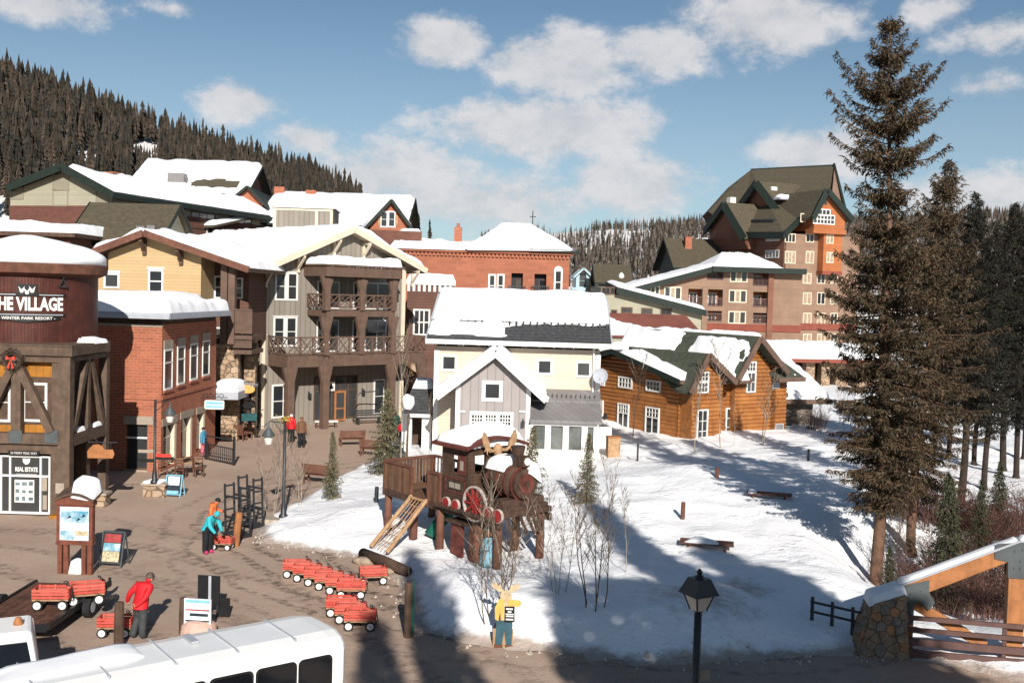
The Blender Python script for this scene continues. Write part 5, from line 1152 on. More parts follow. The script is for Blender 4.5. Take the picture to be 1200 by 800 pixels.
window(f, f.rect(693, 330, 697, 335), E, 1, 1, 'white', .1, b=-.48); MB().pb(f, f.px(669, 340)[0], f.px(686, 340)[0], 0, 2.2, 0, f.px(680, 337)[1]).obj('terrace', 'light_blue', E); window(f, f.rect(676, 343, 682, 350), E, 1, 1, 'white', .1, b=2.2)

# hotel: low wing in front
p = at(838, 400, 132); fr = Fr('hotel_wing', 'four storey brown hotel wing with recessed balconies and snow roof', 'building', (p.x, p.y, 0), 4); f = fr.front; E = fr.e
hx = lambda x: 640 + x * .3
hy = lambda y: 180 + y * .3
a0 = f.px(736, 380)[0]; a1 = f.px(938, 380)[0]; pk = f.px(838, 312); lw = f.px(737, 338); rg = f.px(938, 319); flat = min(pk[1], rg[1]) 
holes = []
for r in ((628, 451, 693, 494), (555, 528, 613, 592), (628, 530, 690, 597), (628, 614, 686, 656), (808, 461, 868, 518), (808, 540, 865, 600), (808, 622, 863, 664), (575, 612, 612, 660)):
    holes.append(f.rect(hx(r[0]), hy(r[1]), hx(r[2]), hy(r[3])))
aS = f.px(hx(545), 350)[0]; ztop = flat - .2
m = MB(); wall_holes(m, f, aS, a1, 0, ztop, [h for h in holes], 1.6)
zS = lw[1] + (pk[1] - lw[1]) * (aS - lw[0]) / (pk[0] - lw[0])
m.poly([f.P(a0, 0, 0), f.P(aS, 0, 0), f.P(aS, 0, min(zS, ztop)), f.P(a0, 0, lw[1])], (0, 12, 0)); m.obj('wall', 'hotel_siding', E)
MB().box(aS, a1, 1.62, 12, 0, ztop - .05).obj('core', 'hotel_red', E)
for h in holes:
    rl = MB().pb(f, h[0], h[1], -.1, -.02, h[2] + 1.0, h[2] + 1.12).pb(f, h[0] + .002, h[1] - .002, -.12, -.02, h[2], h[2] + .16)
    n = 12
    for i in range(n): a = h[0] + (h[1] - h[0]) * (i + .5) / n; rl.pb(f, a - .03, a + .03, -.09, -.04, h[2], h[2] + 1.05)
    rl.obj('railing', 'rail_paint', E)
    MB().pb(f, h[0] + .01, h[1] - .01, -1.64, -1.58, h[2], h[3]).obj('back_wall', 'hotel_orange', E); window(f, (h[0] + (h[1] - h[0]) * .3, h[0] + (h[1] - h[0]) * .75, h[2] + .05, h[3] - .55), E, 2, 1, 'white', .1, b=-1.57, name='glass_door')
for r, n in (((411, 520, 440, 551), 2), ((465, 524, 524, 565), 3), ((722, 455, 783, 498), 3), ((717, 536, 779, 578), 3), ((715, 619, 776, 660), 3)):
    q = f.rect(hx(r[0]), hy(r[1]), hx(r[2]), hy(r[3])); window(f, q, E, n, 1, 'cream_trim', .14, mull=.16)
    if n == 3: k = (q[1] - q[0]) / 3; MB().pb(f, q[0] + k + .08, q[0] + 2 * k - .08, .0, .05, q[2], q[3]).obj('curtain', 'curtain', E)
for x in (619, 874): a = f.px(hx(x), 350)[0]; MB().pb(f, a - .35, a + .35, -.3, .3, 0, (ztop if x > 800 else f.px(hx(x), hy(525))[1])).obj('post', 'hotel_siding' if x < 800 else 'hotel_red', E)
bz = f.px(800, 381)[1]; MB().pb(f, aS, a1, -.02, .14, bz - .55, bz + .35).obj('band', 'hotel_band', E)
q = [f.P(lw[0] - .5, 1.2, lw[1] - .1), f.P(pk[0], 1.2, pk[1] + .1), f.P(pk[0], -11, pk[1] + .1), f.P(lw[0] - .5, -11, lw[1] - .1)]; MB().slab(q, .7).obj('roof', 'green_trim', E); snowq([q[0].lerp(q[3], .02), q[1].lerp(q[2], .02), q[2], q[3]], .35, E, None, .5, .3, .3)
r0, r1 = f.px(832, 312)[0], f.px(941, 320)[0]; MB().pb(f, r0, r1, -11, 1.4, ztop - .1, ztop + .6).obj('eave', 'green_trim', E)
pkz = at(872, 298, 138).z; b = [f.P(r0, 1.4, ztop + .6), f.P(r1 - 3, 1.4, ztop + .6), f.P(r1 - 3, -11, ztop + .6), f.P(r0, -11, ztop + .6)]; tp = [V(((r0 + r1) / 2 - 3.5, 5, pkz)), V(((r0 + r1) / 2 + .5, 5, pkz))]
MB().add(b + tp, [(0, 1, 5, 4), (1, 2, 5), (2, 3, 4, 5), (3, 0, 4)]).obj('roof', 'snow', E, smooth=False)
snowq([b[0], b[1], tp[1], tp[0]], .3, E, None, .5, .3, .6)

# hotel: main block
p = at(915, 400, 142); fr = Fr('hotel', 'tall brown gabled hotel block with many storeys and bare olive roof', 'building', (p.x, p.y, 0), 22); f = fr.front; lf = fr.left(0); E = fr.e
zc = f.px(916, 273)[1]; Lf = lf.px(829, 330)[0]; Rf = 13
MB().box(0, Rf, 0.02, 10, 0, zc).obj('wall', 'hotel_siding', E)
MB().box(.02, Rf, 10, Lf, 0, zc - .5).obj('wall', 'hotel_siding', E)
MB().pb(lf, .02, Lf, -.3, .05, 0, zc - .02).obj('cladding', 'hotel_red', E)
zx = lambda x: 820 + x / 5.928
zy = lambda y: 185 + y / 5.926
# front windows: columns and storeys of the lit face
rows = [(534, 582), (656, 728)]
for (x0, x1_), n in (((596, 660), 3), ((740, 788), 2), ((880, 925), 2)):
    for y0, y1 in rows: window(f, f.rect(zx(x0), zy(y0) - .5, zx(x1_), zy(y1)), E, n, 1, 'cream_trim', .12, 'curtain' if y0 > 600 else 'glass', mull=.12)
for y0, y1 in ((470, 505), (545, 586), (625, 665), (706, 738)):
    for x0, x1_, n in ((910, 948, 3), (1005, 1033, 2), (1060, 1087, 2), (1112, 1135, 2)):
        window(f, f.rect(hx(x0), hy(y0), hx(x1_), hy(y1)), E, n, 1, 'cream_trim', .12, 'curtain' if (x0 + y0) % 3 else 'glass', mull=.12)
bz = f.px(940, 382)[1]; MB().pb(f, 0, Rf, -.02, .16, bz - .5, bz + .4).obj('band', 'hotel_band', E); bz = f.px(940, 409)[1]; MB().pb(f, 0, Rf, -.02, .2, bz - .5, bz + .3).obj('band', 'hotel_band', E)
# orange gabled bay
b0 = f.px(946, 250)[0]; b1 = f.px(990, 250, 1.5)[0]; fo = fr.plane(-1.6); aA, wA = fo.px(969, 221, .7); z_e = fo.px(950, 249)[1]; zb = fo.px(960, 270)[1]
MB().poly([(b0, -1.6, zb), (b1, -1.6, zb), (b1, -1.6, z_e), (aA, -1.6, wA - .4), (b0, -1.6, z_e)], (0, 8, 0)).obj('bay', 'hotel_orange', E)
c0 = f.px(958, 300)[0]; zlow = f.px(970, 318)[1]; MB().box(c0, b1, -1.2, .0, zlow, zb - .02).obj('bay', 'hotel_orange', E); MB().pb(fo, b0 - .2, b1 + .2, -1.6, .15, zb - .4, zb + .2).obj('band', 'hotel_orange', E); MB().box(c0 - .1, b1 + .1, -1.35, 0, zlow - .5, zlow).obj('band', 'hotel_band', E)
for s_, u in ((-1, b0 - .8), (1, b1 + .8)):
    q = [V((u, -2.4, z_e - .6)), V((aA, -2.4, wA)), V((aA, 9, wA)), V((u, 9, z_e - .6))]; MB().slab(q, .4).obj('roof', 'shingle_brown', E); MB().beam(q[0] + V((0, -.06, -.2)), q[1] + V((0, -.06, -.2)), .15, .8).obj('rake_board', 'green_trim', E)
window(fo, fo.rect(zx(792), zy(400), zx(932), zy(455)), E, 6, 2, 'white', .14, mull=.12); window(fo, fo.rect(zx(826), zy(362), zx(902), zy(396)), E, 3, 1, 'white', .14, mull=.12); window(fo, fo.rect(zx(856), zy(283), zx(878), zy(316)), E, 1, 2, 'dark_wood', .16)
window(f, f.rect(zx(704), zy(392), zx(728), zy(440)), E, 1, 1, 'cream_trim', .14)
fc = fr.plane(-1.2)
for y0, y1 in ((534, 590), (660, 724)): window(fc, fc.rect(zx(884), zy(y0), zx(924), zy(y1)), E, 2, 1, 'cream_trim', .12, 'curtain', mull=.12)
# left face windows
for r, n in (((464, 533, 556, 572), 4), ((460, 646, 548, 690), 4), ((214, 510, 243, 557), 1), ((70, 500, 124, 568), 2), ((210, 640, 264, 668), 3)):
    k = lf.rect(zx(r[0]), zy(r[1]), zx(r[2]), zy(r[3]), b=.05); window(lf, (min(k[:2]), max(k[:2]), k[2], k[3]), E, n, 1, 'white', .12, b=.05, mull=.12)
# roof planes in the block's own axes
Wp = lambda x, y, Y: fr.loc(at(x, y, Y))
R1 = Wp(880, 199, 166); R2 = Wp(977, 194, 160); G1 = Wp(973, 222, 150); E1 = Wp(919, 273, 141); E2 = Wp(868, 273, 150); L1 = Wp(830, 248, 160); L2 = Wp(853, 220, 165); D = V((0, 0, -.4))
BK = V((2, 14, 0)); R3 = R2 + V((4, 6, 0)); K1 = R1 + V((3, 12, -12)); K2 = R2 + V((3, 14, -12)); K3 = L1 + V((4, 8, 0))
MB().add([R1, R2, G1, E1, E2, L1, L2, K1, K2, K3], [(0, 1, 2, 3), (0, 3, 4), (0, 4, 5, 6), (0, 7, 8, 1), (0, 6, 9, 7), (6, 5, 9)]).obj('roof', 'shingle_brown', E, fix=False)
MB().beam(E1 + V((0, -.1, -.3)), E2 + V((0, -.1, -.3)), .3, .9).obj('fascia', 'green_trim', E); MB().beam(E1 + V((0, -.1, -.2)), G1 + V((0, -.1, -.2)), .3, .8).obj('rake_board', 'green_trim', E); MB().beam(R1, R2, .3, .3).obj('ridge', 'green_trim', E)
MB().add([R2 + V((0, -.2, -.2)), G1 + V((.3, -.1, -.3)), K2 + V((0, 0, -.3)), Wp(992, 250, 152)], [(0, 1, 3), (0, 3, 2)]).obj('gable_wall', 'hotel_siding', E, fix=False); MB().beam(R2, Wp(990, 246, 151), .3, .9).obj('rake_board', 'green_trim', E)
body = [E1 + D, E2 + D, L1 + D, K3 + D, G1 + D]; MB().poly([V((3, 4, zc - 1)), V((Rf - 1, 4, zc - 1)), V((Rf - 1, Lf, zc - 1)), V((3, Lf, zc - 1))], (0, 0, 2.0)).obj('attic_wall', 'hotel_red', E)
def face_gable(apex, l, r, Y, back, wm, z0):
    """gable on the left face: front triangle, two roof planes running back into the main roof"""
    A = Wp(apex[0], apex[1], Y[0]); Lp = Wp(l[0], l[1], Y[1]); Rp = Wp(r[0], r[1], Y[2]); bk = V((back, 0, 0))
    MB().poly([V((A.x + .8, A.y, A.z - .6)), V((Lp.x + .8, Lp.y, Lp.z - .3)), V((Lp.x + .8, Lp.y, z0)), V((Rp.x + .8, Rp.y, z0)), V((Rp.x + .8, Rp.y, Rp.z - .3))], (3, 0, 0)).obj('gable_wall', wm, E)
    for e in (Lp, Rp):
        q = [e, A, A + bk, e + bk]; MB().slab(q, .35).obj('roof', 'shingle_brown', E); MB().beam(e + V((-.05, 0, -.3)), A + V((-.05, 0, -.3)), .2, 1.1).obj('rake_board', 'green_trim', E)
face_gable((848, 237), (825, 269), (872, 277), (151, 160, 148), 9, 'hotel_red', zc - 2)
face_gable((886, 212), (866, 240), (913, 247), (151.5, 156, 149), 8, 'hotel_red', Wp(890, 246, 150).z - 1)
for (x, y, Y) in ((857, 233, 158), (905, 221, 152)):
    q = Wp(x, y + 3, Y); MB().box(q.x - .5, q.x + .5, q.y - .5, q.y + .5, q.z - 1.5, q.z + .6).obj('vent', 'white', E)
q = Wp(927, 240, 150); MB().box(q.x - .8, q.x + .8, q.y - .8, q.y + .8, q.z - 3, q.z + .6).obj('chimney', 'hotel_orange', E); MB().box(q.x - 2.6, q.x + 2.6, q.y - .8, q.y + .8, q.z + .6, q.z + .9).obj('flue_cap', 'gutter', E); snowq([q + V((-2.6, -.8, .9)), q + V((2.6, -.8, .9)), q + V((2.6, .8, .9)), q + V((-2.6, .8, .9))], .5, E, res=.3)
m = MB()
for i in range(9): q = E1.lerp(E2, .1 + i * .06) + (R1 - E1) * .16; m.box(q.x - .2, q.x + .2, q.y - .2, q.y + .2, q.z - .1, q.z + .35)
m.obj('snow_guard', 'iron', E)
# back hall beside the hotel, bare olive roof
p = at(810, 330, 152); fr = Fr('olive_roofed_annex', 'low annex with bare olive roof left of the hotel', 'building', (p.x, p.y, 0), 5); f = fr.front; E = fr.e
a0, a1 = f.px(793, 330)[0], f.px(852, 330)[0]; gable(fr, a0, a1, 0, 12, 0, f.px(815, 311)[1], at(815, 281, 158).z, 'u', .8, 'green_trim', 'shingle_brown', 'green_trim')
q = fr.loc(at(806, 287, 156)); MB().box(q.x - .5, q.x + .5, q.y - .5, q.y + .5, q.z - 2, q.z + 1.2).obj('chimney', 'brick_red', E)
# snow roofed arcade right of the log house
p = at(960, 430, 112); fr = Fr('hotel_arcade', 'low hotel arcade with snow roof right of the log house', 'building', (p.x, p.y, 0), 10); f = fr.front; E = fr.e
a0, a1 = f.px(912, 430)[0], f.px(1040, 430)[0]; z0 = f.px(955, 420)[1]; MB().box(a0, a1, 2, 9, 0, z0).obj('wall', 'hotel_siding', E)
q = [V((a0, -1, z0)), V((a1, -1, z0)), V((a1, 8, z0 + 1.6)), V((a0, 8, z0 + 1.6))]; MB().slab(q, .4).obj('roof', 'hotel_band', E); snowq(q, .5, E, lambda s_, t_: .9 - t_, .5, .3, .4)
for x in (925, 950, 968, 985, 1010): u = f.px(x, 430)[0]; MB().pb(f, u - .5, u + .5, -1, .0, 0, z0 - .4).obj('pillar', 'stone_tan', E)
fw = fr.plane(2)
for x in (935, 960, 977): window(fw, fw.rect(x - 4, 424, x + 4, 440), E, 2, 2, 'hotel_band', .2)
# ------------------------------------------------------------------ trees
def fir(h, crown0, prof, seed, nbr, m='needles_brown', bark='bark', r0=.3, dens=1.0, blade=(.24, .06), droop=.25, lean=(0, 0), gap=0.0, curl=0.0):
    """spruce: trunk, limbs and hanging sprays of needles; returns (trunk mesh, crown mesh)"""
    rn = random.Random(seed); tr = MB(); n = 14
    ax = lambda z: V((lean[0] * (z / h) ** 1.5 + .06 * sin(z * .7 + seed), lean[1] * (z / h) ** 1.5 + .05 * cos(z * .6), z))
    zs = [-.5, 0, .3] + [h * (i + 1) / n for i in range(n)]
    tr.tube([ax(max(z, 0)) if z >= 0 else V((0, 0, z)) for z in zs], [r0 * 1.35 if z < .2 else r0 * max(.05, 1 - z / h) ** .85 for z in zs], 9)
    cr = MB(); cv = cr.v; cf = cr.f
    def blade_q(p, d, l, w):
        s_ = d.cross(V((rn.gauss(0, 1), rn.gauss(0, 1), rn.gauss(0, 1)))).normalized() * w; k = len(cv)
        cv.extend([tuple(p), tuple(p + d * l * .45 + s_), tuple(p + d * l), tuple(p + d * l * .45 - s_)]); cf.append((k, k + 1, k + 2, k + 3))
    for i in range(nbr):
        t = (i + rn.random()) / nbr; z = crown0 + (h - crown0) * t ** (1.15 if gap > .5 else .92)
        if gap: z += gap * .9 * sin(z * 5.2) / 5.2 * 1.6
        L_ = interp(prof, z / h) * rn.uniform(.55, 1.15)
        if gap and z > h * .6 and rn.random() < gap * .75: L_ *= rn.uniform(.25, .6)
        if rn.random() < .06: L_ *= 1.25
        a = i * 2.399 + rn.uniform(-.5, .5); up = -.32 + .75 * t + rn.uniform(-.12, .12)
        d = V((cos(a), sin(a), up)).normalized(); p = ax(z); pts = [p]; nseg = 5
        for k in range(nseg):
            dd = (d + V((0, 0, (-droop if k < 3 else droop * 1.3) * (k / nseg) + curl * max(0, t - .3) * (k / nseg) ** 2 * 2))).normalized(); p = p + dd * (L_ / nseg); pts.append(p)
        tr.tube(pts, [max(.012, .018 * L_ * (1 - k / 6)) for k in range(nseg + 1)], 3, False)
        nt_ = max(4, int(L_ / .12 * dens))
        for k in range(nt_):
            f_ = .12 + .9 * (k + rn.random() * .8) / nt_; f_ = min(f_, 1); q = f_ * nseg; j = min(nseg - 1, int(q)); b = pts[j].lerp(pts[j + 1], q - j); dr = (pts[j + 1] - pts[j]).normalized()
            side = dr.cross(Z).normalized() * (1 if k % 2 else -1)
            td = (side * rn.uniform(.3, .9) + dr * rn.uniform(.2, .7) + V((0, 0, rn.uniform(-1.1, .15)))).normalized(); tl = rn.uniform(.6, 1.35) * blade[0] * (1.25 - .5 * f_) * 1.5
            blade_q(b, td, tl, blade[1]); 
            for u in (.25, .5, .75):
                bb = b + td * tl * u; td2 = (td * .5 + V((rn.gauss(0, .5), rn.gauss(0, .5), rn.uniform(-1.0, .15)))).normalized(); blade_q(bb, td2, blade[0] * rn.uniform(.6, 1.2), blade[1] * .8)
        blade_q(pts[-1] - d * .1, (d + V((0, 0, .3))).normalized(), blade[0] * 1.2, blade[1])
    for k in range(10): blade_q(ax(h * (.97 + .003 * k)), V((rn.gauss(0, .4), rn.gauss(0, .4), 1)).normalized(), blade[0], blade[1])
    tm = tr.mesh('trunk', False); tm.materials.append(MATS[bark]); tm.polygons.foreach_set('use_smooth', [True] * len(tm.polygons))
    cm = cr.mesh('crown', False); cm.materials.append(MATS[m]); return tm, cm
def put_tree(name, label, cat, p, meshes, rz=0, scale=1.0, group=None):
    e = thing(name, label, cat, p, rz, group); e.scale = scale if hasattr(scale, '__len__') else (scale,) * 3
    for nm, me in zip(('trunk', 'crown'), meshes):
        o = bpy.data.objects.new(nm, me); COL.objects.link(o); o.parent = e
    return e
# the big pair on the right
b1 = stand(1030, 641); h1 = at(1020, 18, b1.y).z - b1.z
PF1 = [(.12, .5), (.17, 1.1), (.25, 1.6), (.36, 2.05), (.47, 2.05), (.56, 1.9), (.62, 1.75), (.655, 1.2), (.71, 1.25), (.75, 2.1), (.80, 2.35), (.857, 2.1), (.89, 1.3), (.93, .85), (.97, .5), (1, .1)]
F1 = fir(h1, h1 * .155, PF1, 5, 560, 'needles_brown', 'bark', .23, 3.4, (.18, .025), lean=(-.4, 0), gap=.75, curl=.75); put_tree('spruce_tree', 'tallest spruce with bare reddish trunk standing in the snow', 'tree', b1, F1)
b2 = stand(1068, 622); h2 = at(1090, 188, b2.y).z - b2.z
PF2 = [(.1, .8), (.2, 1.9), (.4, 2.3), (.6, 1.9), (.8, 1.3), (.93, .7), (1, .1)]
F2 = fir(h2, h2 * .17, PF2, 9, 330, 'needles_brown', 'bark', .19, 3.4, (.17, .022), lean=(.75, 0), gap=.3, curl=.3); put_tree('spruce_tree', 'shorter brownish spruce right behind the tallest spruce', 'tree', b2, F2)
PF3 = [(.2, 1.2), (.32, 2.4), (.5, 2.6), (.7, 2.0), (.88, 1.1), (1, .1)]
F3 = fir(18, 5.2, PF3, 12, 230, 'needles_shaded', 'bark_dark', .24, 2.4, (.2, .034))
F3b = fir(18, 3.6, PF3, 13, 230, 'needles_shaded', 'bark_dark', .22, 2.4, (.2, .034))
for i, (x, y, tx, ty, me, lb) in enumerate(((1127, 590, 1140, 226, F3, 'dark spruce right of the two brown ones, trunk rising from the dip'), (1154, 573, 1163, 262, F3b, 'dark spruce second from the right edge'), (1174, 552, 1182, 238, F3, 'dark tall spruce near the right edge'), (1199, 538, 1204, 286, F3b, 'dark spruce cut by the right edge'), (1094, 548, 1104, 300, F3b, 'dark spruce farther back behind the brown pair'), (1142, 545, 1150, 290, F3b, 'dark spruce far back between two nearer dark spruces'), (1190, 560, 1193, 262, F3b, 'dark spruce just left of the one cut by the right edge'), (1112, 530, 1120, 318, F3, 'farthest dark spruce, seen between the brown pair and the dark group'))):
    p = stand(x, y); h = at(tx, ty, p.y).z - p.z; s_ = h / 18; put_tree('spruce_tree', lb, 'tree', p, me, i * 1.7, (s_ * .95, s_ * .95, s_), 'dark spruces on the right')
# trees beside the balcony, outside the frame: they shade the road and the snow bank
F4 = fir(20, 3.0, [(.1, 1.6), (.2, 2.3), (.45, 2.2), (.7, 1.5), (.9, .7), (1, .1)], 21, 230, 'needles_green', 'bark', .35, .9, (.5, .13))
for i, (x, y, h, w) in enumerate(((3.5, -2.0, 20.5, .55), (10.6, 3.2, 21.5, .75), (9.3, -2.5, 19, 1.05), (14.0, 3.0, 17, 1.3), (12.2, -3, 20, 1.2), (15.6, -1.5, 17.5, 1.2), (11.2, -7, 21, 1.1), (2.6, -6.5, 19, .6), (7.9, -3.5, 19.5, .95), (14.0, -1.8, 21, 1.15))):
    put_tree('spruce_tree', 'spruce beside the viewpoint whose shadow falls across the road', 'tree', (x, y, 0), F4, i * 1.3, (w, w, h / 20), 'spruces beside the viewpoint')
# young spruces
S1 = fir(4, .15, [(0, 1.0), (.2, .95), (.5, .62), (.8, .28), (1, .04)], 31, 150, 'needles_young', 'bark_dark', .06, 1.9, (.13, .022), .05)
S2 = fir(4, .1, [(0, 1.15), (.2, 1.1), (.5, .75), (.8, .35), (1, .04)], 32, 160, 'needles_young', 'bark_dark', .06, 1.9, (.13, .022), .05)
S3 = fir(5, .1, [(0, 1.2), (.2, 1.15), (.5, .8), (.8, .35), (1, .04)], 33, 180, 'needles_green', 'bark_dark', .07, 1.8, (.16, .028), .05)
for i, (x, y, ty, me, H0, w, lb) in enumerate(((388, 584, 506, S1, 4, .72, 'small young spruce at the snow edge near the red benches'), (452, 556, 456, S2, 4, .9, 'bushy young spruce beside the lattice deck'), (622, 605, 500, S1, 4, .8, 'slim young spruce behind the locomotive'), (688, 588, 508, S2, 4, .75, 'straw coloured young spruce in front of the glazed porch'),
        (1041, 694, 640, S3, 5, .95, 'small green spruce beside the stone pier'), (1108, 700, 556, S3, 5, .78, 'young green spruce behind the truss beam, left of its two mates'), (1146, 690, 562, S3, 5, .75, 'young green spruce behind the truss beam, middle of three'), (1166, 672, 540, S3, 5, .8, 'young green spruce behind the truss beam, right of its two mates'))):
    p = stand(x, y); h = at(x, ty, p.y).z - p.z; s_ = h / H0; put_tree('young_spruce', lb, 'tree', p, me, i, (s_ * w, s_ * w, s_), 'young spruces')
q = bpy.data.objects.new('pine_tree', CON[2]); COL.objects.link(q); q.location = at(690, 352, 146); q.location.z = 0; hh = at(690, 325, 146).z; q.scale = (hh * .8, hh * .8, hh); tag(q, 'small dark conifer in front of the blue house', 'tree')
def bare(h, seed, stems=1, spread=.25, r0=.05, m='bark_birch', depth=3, nb=9):
    rn = random.Random(seed); b = MB(); tw = MB()
    def grow(p, d, L_, r, lv):
        n = 5; pts = [p]
        for k in range(n):
            d = (d + V((rn.gauss(0, .09), rn.gauss(0, .09), .05))).normalized(); p = p + d * (L_ / n); pts.append(p)
        (b if lv < 2 else tw).tube(pts, [max(.004, r * (1 - .8 * k / n)) for k in range(n + 1)], 5 if lv < 1 else 3, False)
        if lv < depth:
            for k in range(nb if lv == 0 else 5):
                t = rn.uniform(.3, .98) if lv == 0 else rn.uniform(.2, 1); j = min(n - 1, int(t * n)); q = pts[j].lerp(pts[j + 1], t * n - j); a = rn.uniform(0, 6.28)
                dd = (d * rn.uniform(.5, 1.0) + V((cos(a), sin(a), rn.uniform(.1, .6))) * rn.uniform(.5, .9)).normalized(); grow(q, dd, L_ * rn.uniform(.22, .42) * (1.2 - .6 * t), r * .42, lv + 1)
    for s_ in range(stems):
        a = s_ * 2.4 + rn.random(); grow(V((cos(a) * .06 * stems, sin(a) * .06 * stems, -.15)), V((cos(a) * spread, sin(a) * spread, 1)).normalized(), h * rn.uniform(.8, 1.0), r0, 0)
    k = len(b.v); b.v.extend(tw.v); b.f.extend([tuple(i + k for i in f_) for f_ in tw.f]); b.mi.extend([1] * len(tw.f))
    me = b.mesh('branches', False); me.materials.append(MATS[m]); me.materials.append(MATS['twig']); return me
BT = [bare(4, 1, 1, .1, .032, nb=14), bare(4, 2, 4, .2, .026, nb=12), bare(4, 3, 5, .24, .028, 'twig', nb=12), bare(4, 4, 2, .12, .03, nb=13)]
for i, (x, y, ty, k, w, lb) in enumerate(((318, 606, 500, 1, .6, 'pale multi stemmed bare birch beside the dark street lamp'), (352, 592, 490, 3, .6, 'two stemmed bare birch behind the street lamp'), (590, 690, 560, 1, 1.0, 'bare many stemmed tree in front of the locomotive'), (655, 694, 570, 1, .8, 'bare sapling left of the big bare clump'), (697, 712, 560, 2, .85, 'large dark bare clump of stems in the middle of the snow'), (732, 670, 570, 0, .7, 'slim single bare sapling right of the big clump'),
        (466, 560, 380, 0, .5, 'tall slim bare tree before the shingle pavilion'), (741, 517, 415, 0, .85, 'bare aspen against the left wall of the log house'), (816, 530, 425, 0, .85, 'bare aspen in front of the log house corner'), (846, 524, 400, 0, .85, 'bare aspen between the log house windows'), (893, 520, 410, 3, .85, 'bare aspen at the right end of the log house'), (985, 506, 430, 3, .6, 'bare sapling in the snow field left of the spruces'), (716, 600, 505, 3, .6, 'thin sapling beside the straw coloured spruce'),
        (578, 712, 600, 2, .9, 'bare bush of thin stems behind the moose board'), (962, 508, 470, 2, .8, 'low bare bush beyond the stone annex'), (1050, 690, 585, 2, .9, 'bare bush by the creek'), (860, 520, 462, 0, .5, 'young bare aspen by the log house door'), (502, 545, 460, 0, .4, 'thin bare tree beside the cream house corner'))):
    p = stand(x, y, .1); h = at(x, ty, p.y).z - p.z; s_ = h / 4.0; e = thing('bare_tree', lb, 'tree', p, i * 1.1, 'bare trees'); e.scale = (s_ * w, s_ * w, s_)
    o = bpy.data.objects.new('branches', BT[k]); COL.objects.link(o); o.parent = e
# brush along the creek
rn = random.Random(8)
def brush(seed, n=120, h=1.5, sp=.7):
    r = random.Random(seed); b = MB()
    for i in range(n):
        a = r.uniform(0, 6.28); q = r.random() ** .5 * sp; p = V((cos(a) * q, sin(a) * q, -.1)); d = V((cos(a) * q * .5 + r.gauss(0, .2), sin(a) * q * .5 + r.gauss(0, .2), 1)).normalized(); L_ = h * r.uniform(.5, 1.05); m1 = p + d * L_ * .5; e_ = m1 + (d + V((r.gauss(0, .2), r.gauss(0, .2), 0))).normalized() * L_ * .5
        b.tube([p, m1, e_], [.012, .008, .003], 3, False)
        for k in range(3): c = m1.lerp(e_, r.random()); b.tube([c, c + V((r.gauss(0, .3), r.gauss(0, .3), r.uniform(.1, .4)))], [.006, .003], 3, False)
    me = b.mesh('stems', False); me.materials.append(MATS['shrub_red']); return me
BR = [brush(1), brush(2, 140, 1.8, .9), brush(3, 90, 1.2, .6)]
for i, (x, y, s_) in enumerate(((1075, 655, 1.2), (1092, 665, 1.3), (1110, 690, 1.3), (1130, 700, 1.2), (1150, 705, 1.4), (1170, 700, 1.3), (1185, 690, 1.4), (1200, 700, 1.4), (1140, 670, 1.3), (1180, 650, 1.3), (1065, 640, 1.0), (1120, 655, 1.2), (1198, 660, 1.3), (1100, 715, 1.0), (1160, 725, 1.0), (955, 503, 1.0), (1160, 640, 1.2), (1090, 640, 1.1))):
    p = stand(x, y); e = thing('bare_shrub', 'reddish brown leafless shrub on the creek bank' if y > 600 else 'lone leafless shrub beside the stone annex', 'shrub', p, i * .9, 'leafless shrubs'); e.scale = (s_,) * 3; o = bpy.data.objects.new('stems', BR[i % 3]); COL.objects.link(o); o.parent = e

# ------------------------------------------------------------------ train playground
tp = stand(515, 640); base = tp.z
org = gnd(517, 588, 1.75 + base); fr = Fr('train_playground', 'wooden locomotive play house on log legs with lattice deck', 'playground', (org.x, org.y, base), -49); f = fr.front; E = fr.e
zd = 1.75; CW = 2.3; CL_ = 1.5; zc0 = 1.95; zc1 = f.px(545, 526)[1]
# deck behind the cab
DLn = 3.6
for i in range(13):
    a = -DLn + DLn * i / 13; MB().box(a + .01, a + DLn / 13 - .01, .02, CW, zd - .06, zd).obj('plank', 'train_slat', E)
MB().box(-DLn, CL_ + 1.85, -.06, .05, zd - .32, zd - .065).obj('joist', 'train_wood', E); MB().box(-DLn, CL_ + 1.85, CW - .1, CW + .02, zd - .32, zd - .065).obj('joist', 'train_wood', E); MB().box(-DLn - .08, -DLn, -.06, CW + .02, zd - .32, zd - .02).obj('joist', 'train_wood', E)
zr_ = zd + 1.0
def rail_side(P, a0, a1, solid=True, step=.15):
    L_ = a1 - a0; n = max(2, int(L_ / step)); top = MB().beam(P(a0, zr_), P(a1, zr_), .12, .09).obj('handrail', 'red_timber', E)
    for i in range(n):
        a = a0 + L_ * (i + .5) / n; MB().beam(P(a, zd - .25), P(a, zr_ - .05), (L_ / n * .82) if solid else .05, .03, up=(P(0, 0) - P(1, 0)).normalized().cross(Z)).obj('slat', 'train_slat', E)
    for a in (a0, a1): MB().beam(P(a, zd - .3), P(a, zr_ + .02), .1).obj('post', 'red_timber', E)
rail_side(lambda a, z: V((a, -.02, z)), -DLn, -1.85); rail_side(lambda a, z: V((a, -.02, z)), -.75, -.06)
rail_side(lambda a, z: V((a, CW, z)), -DLn, -.05, False, .2); rail_side(lambda a, z: V((-DLn, a, z)), .05, CW - .05, True)
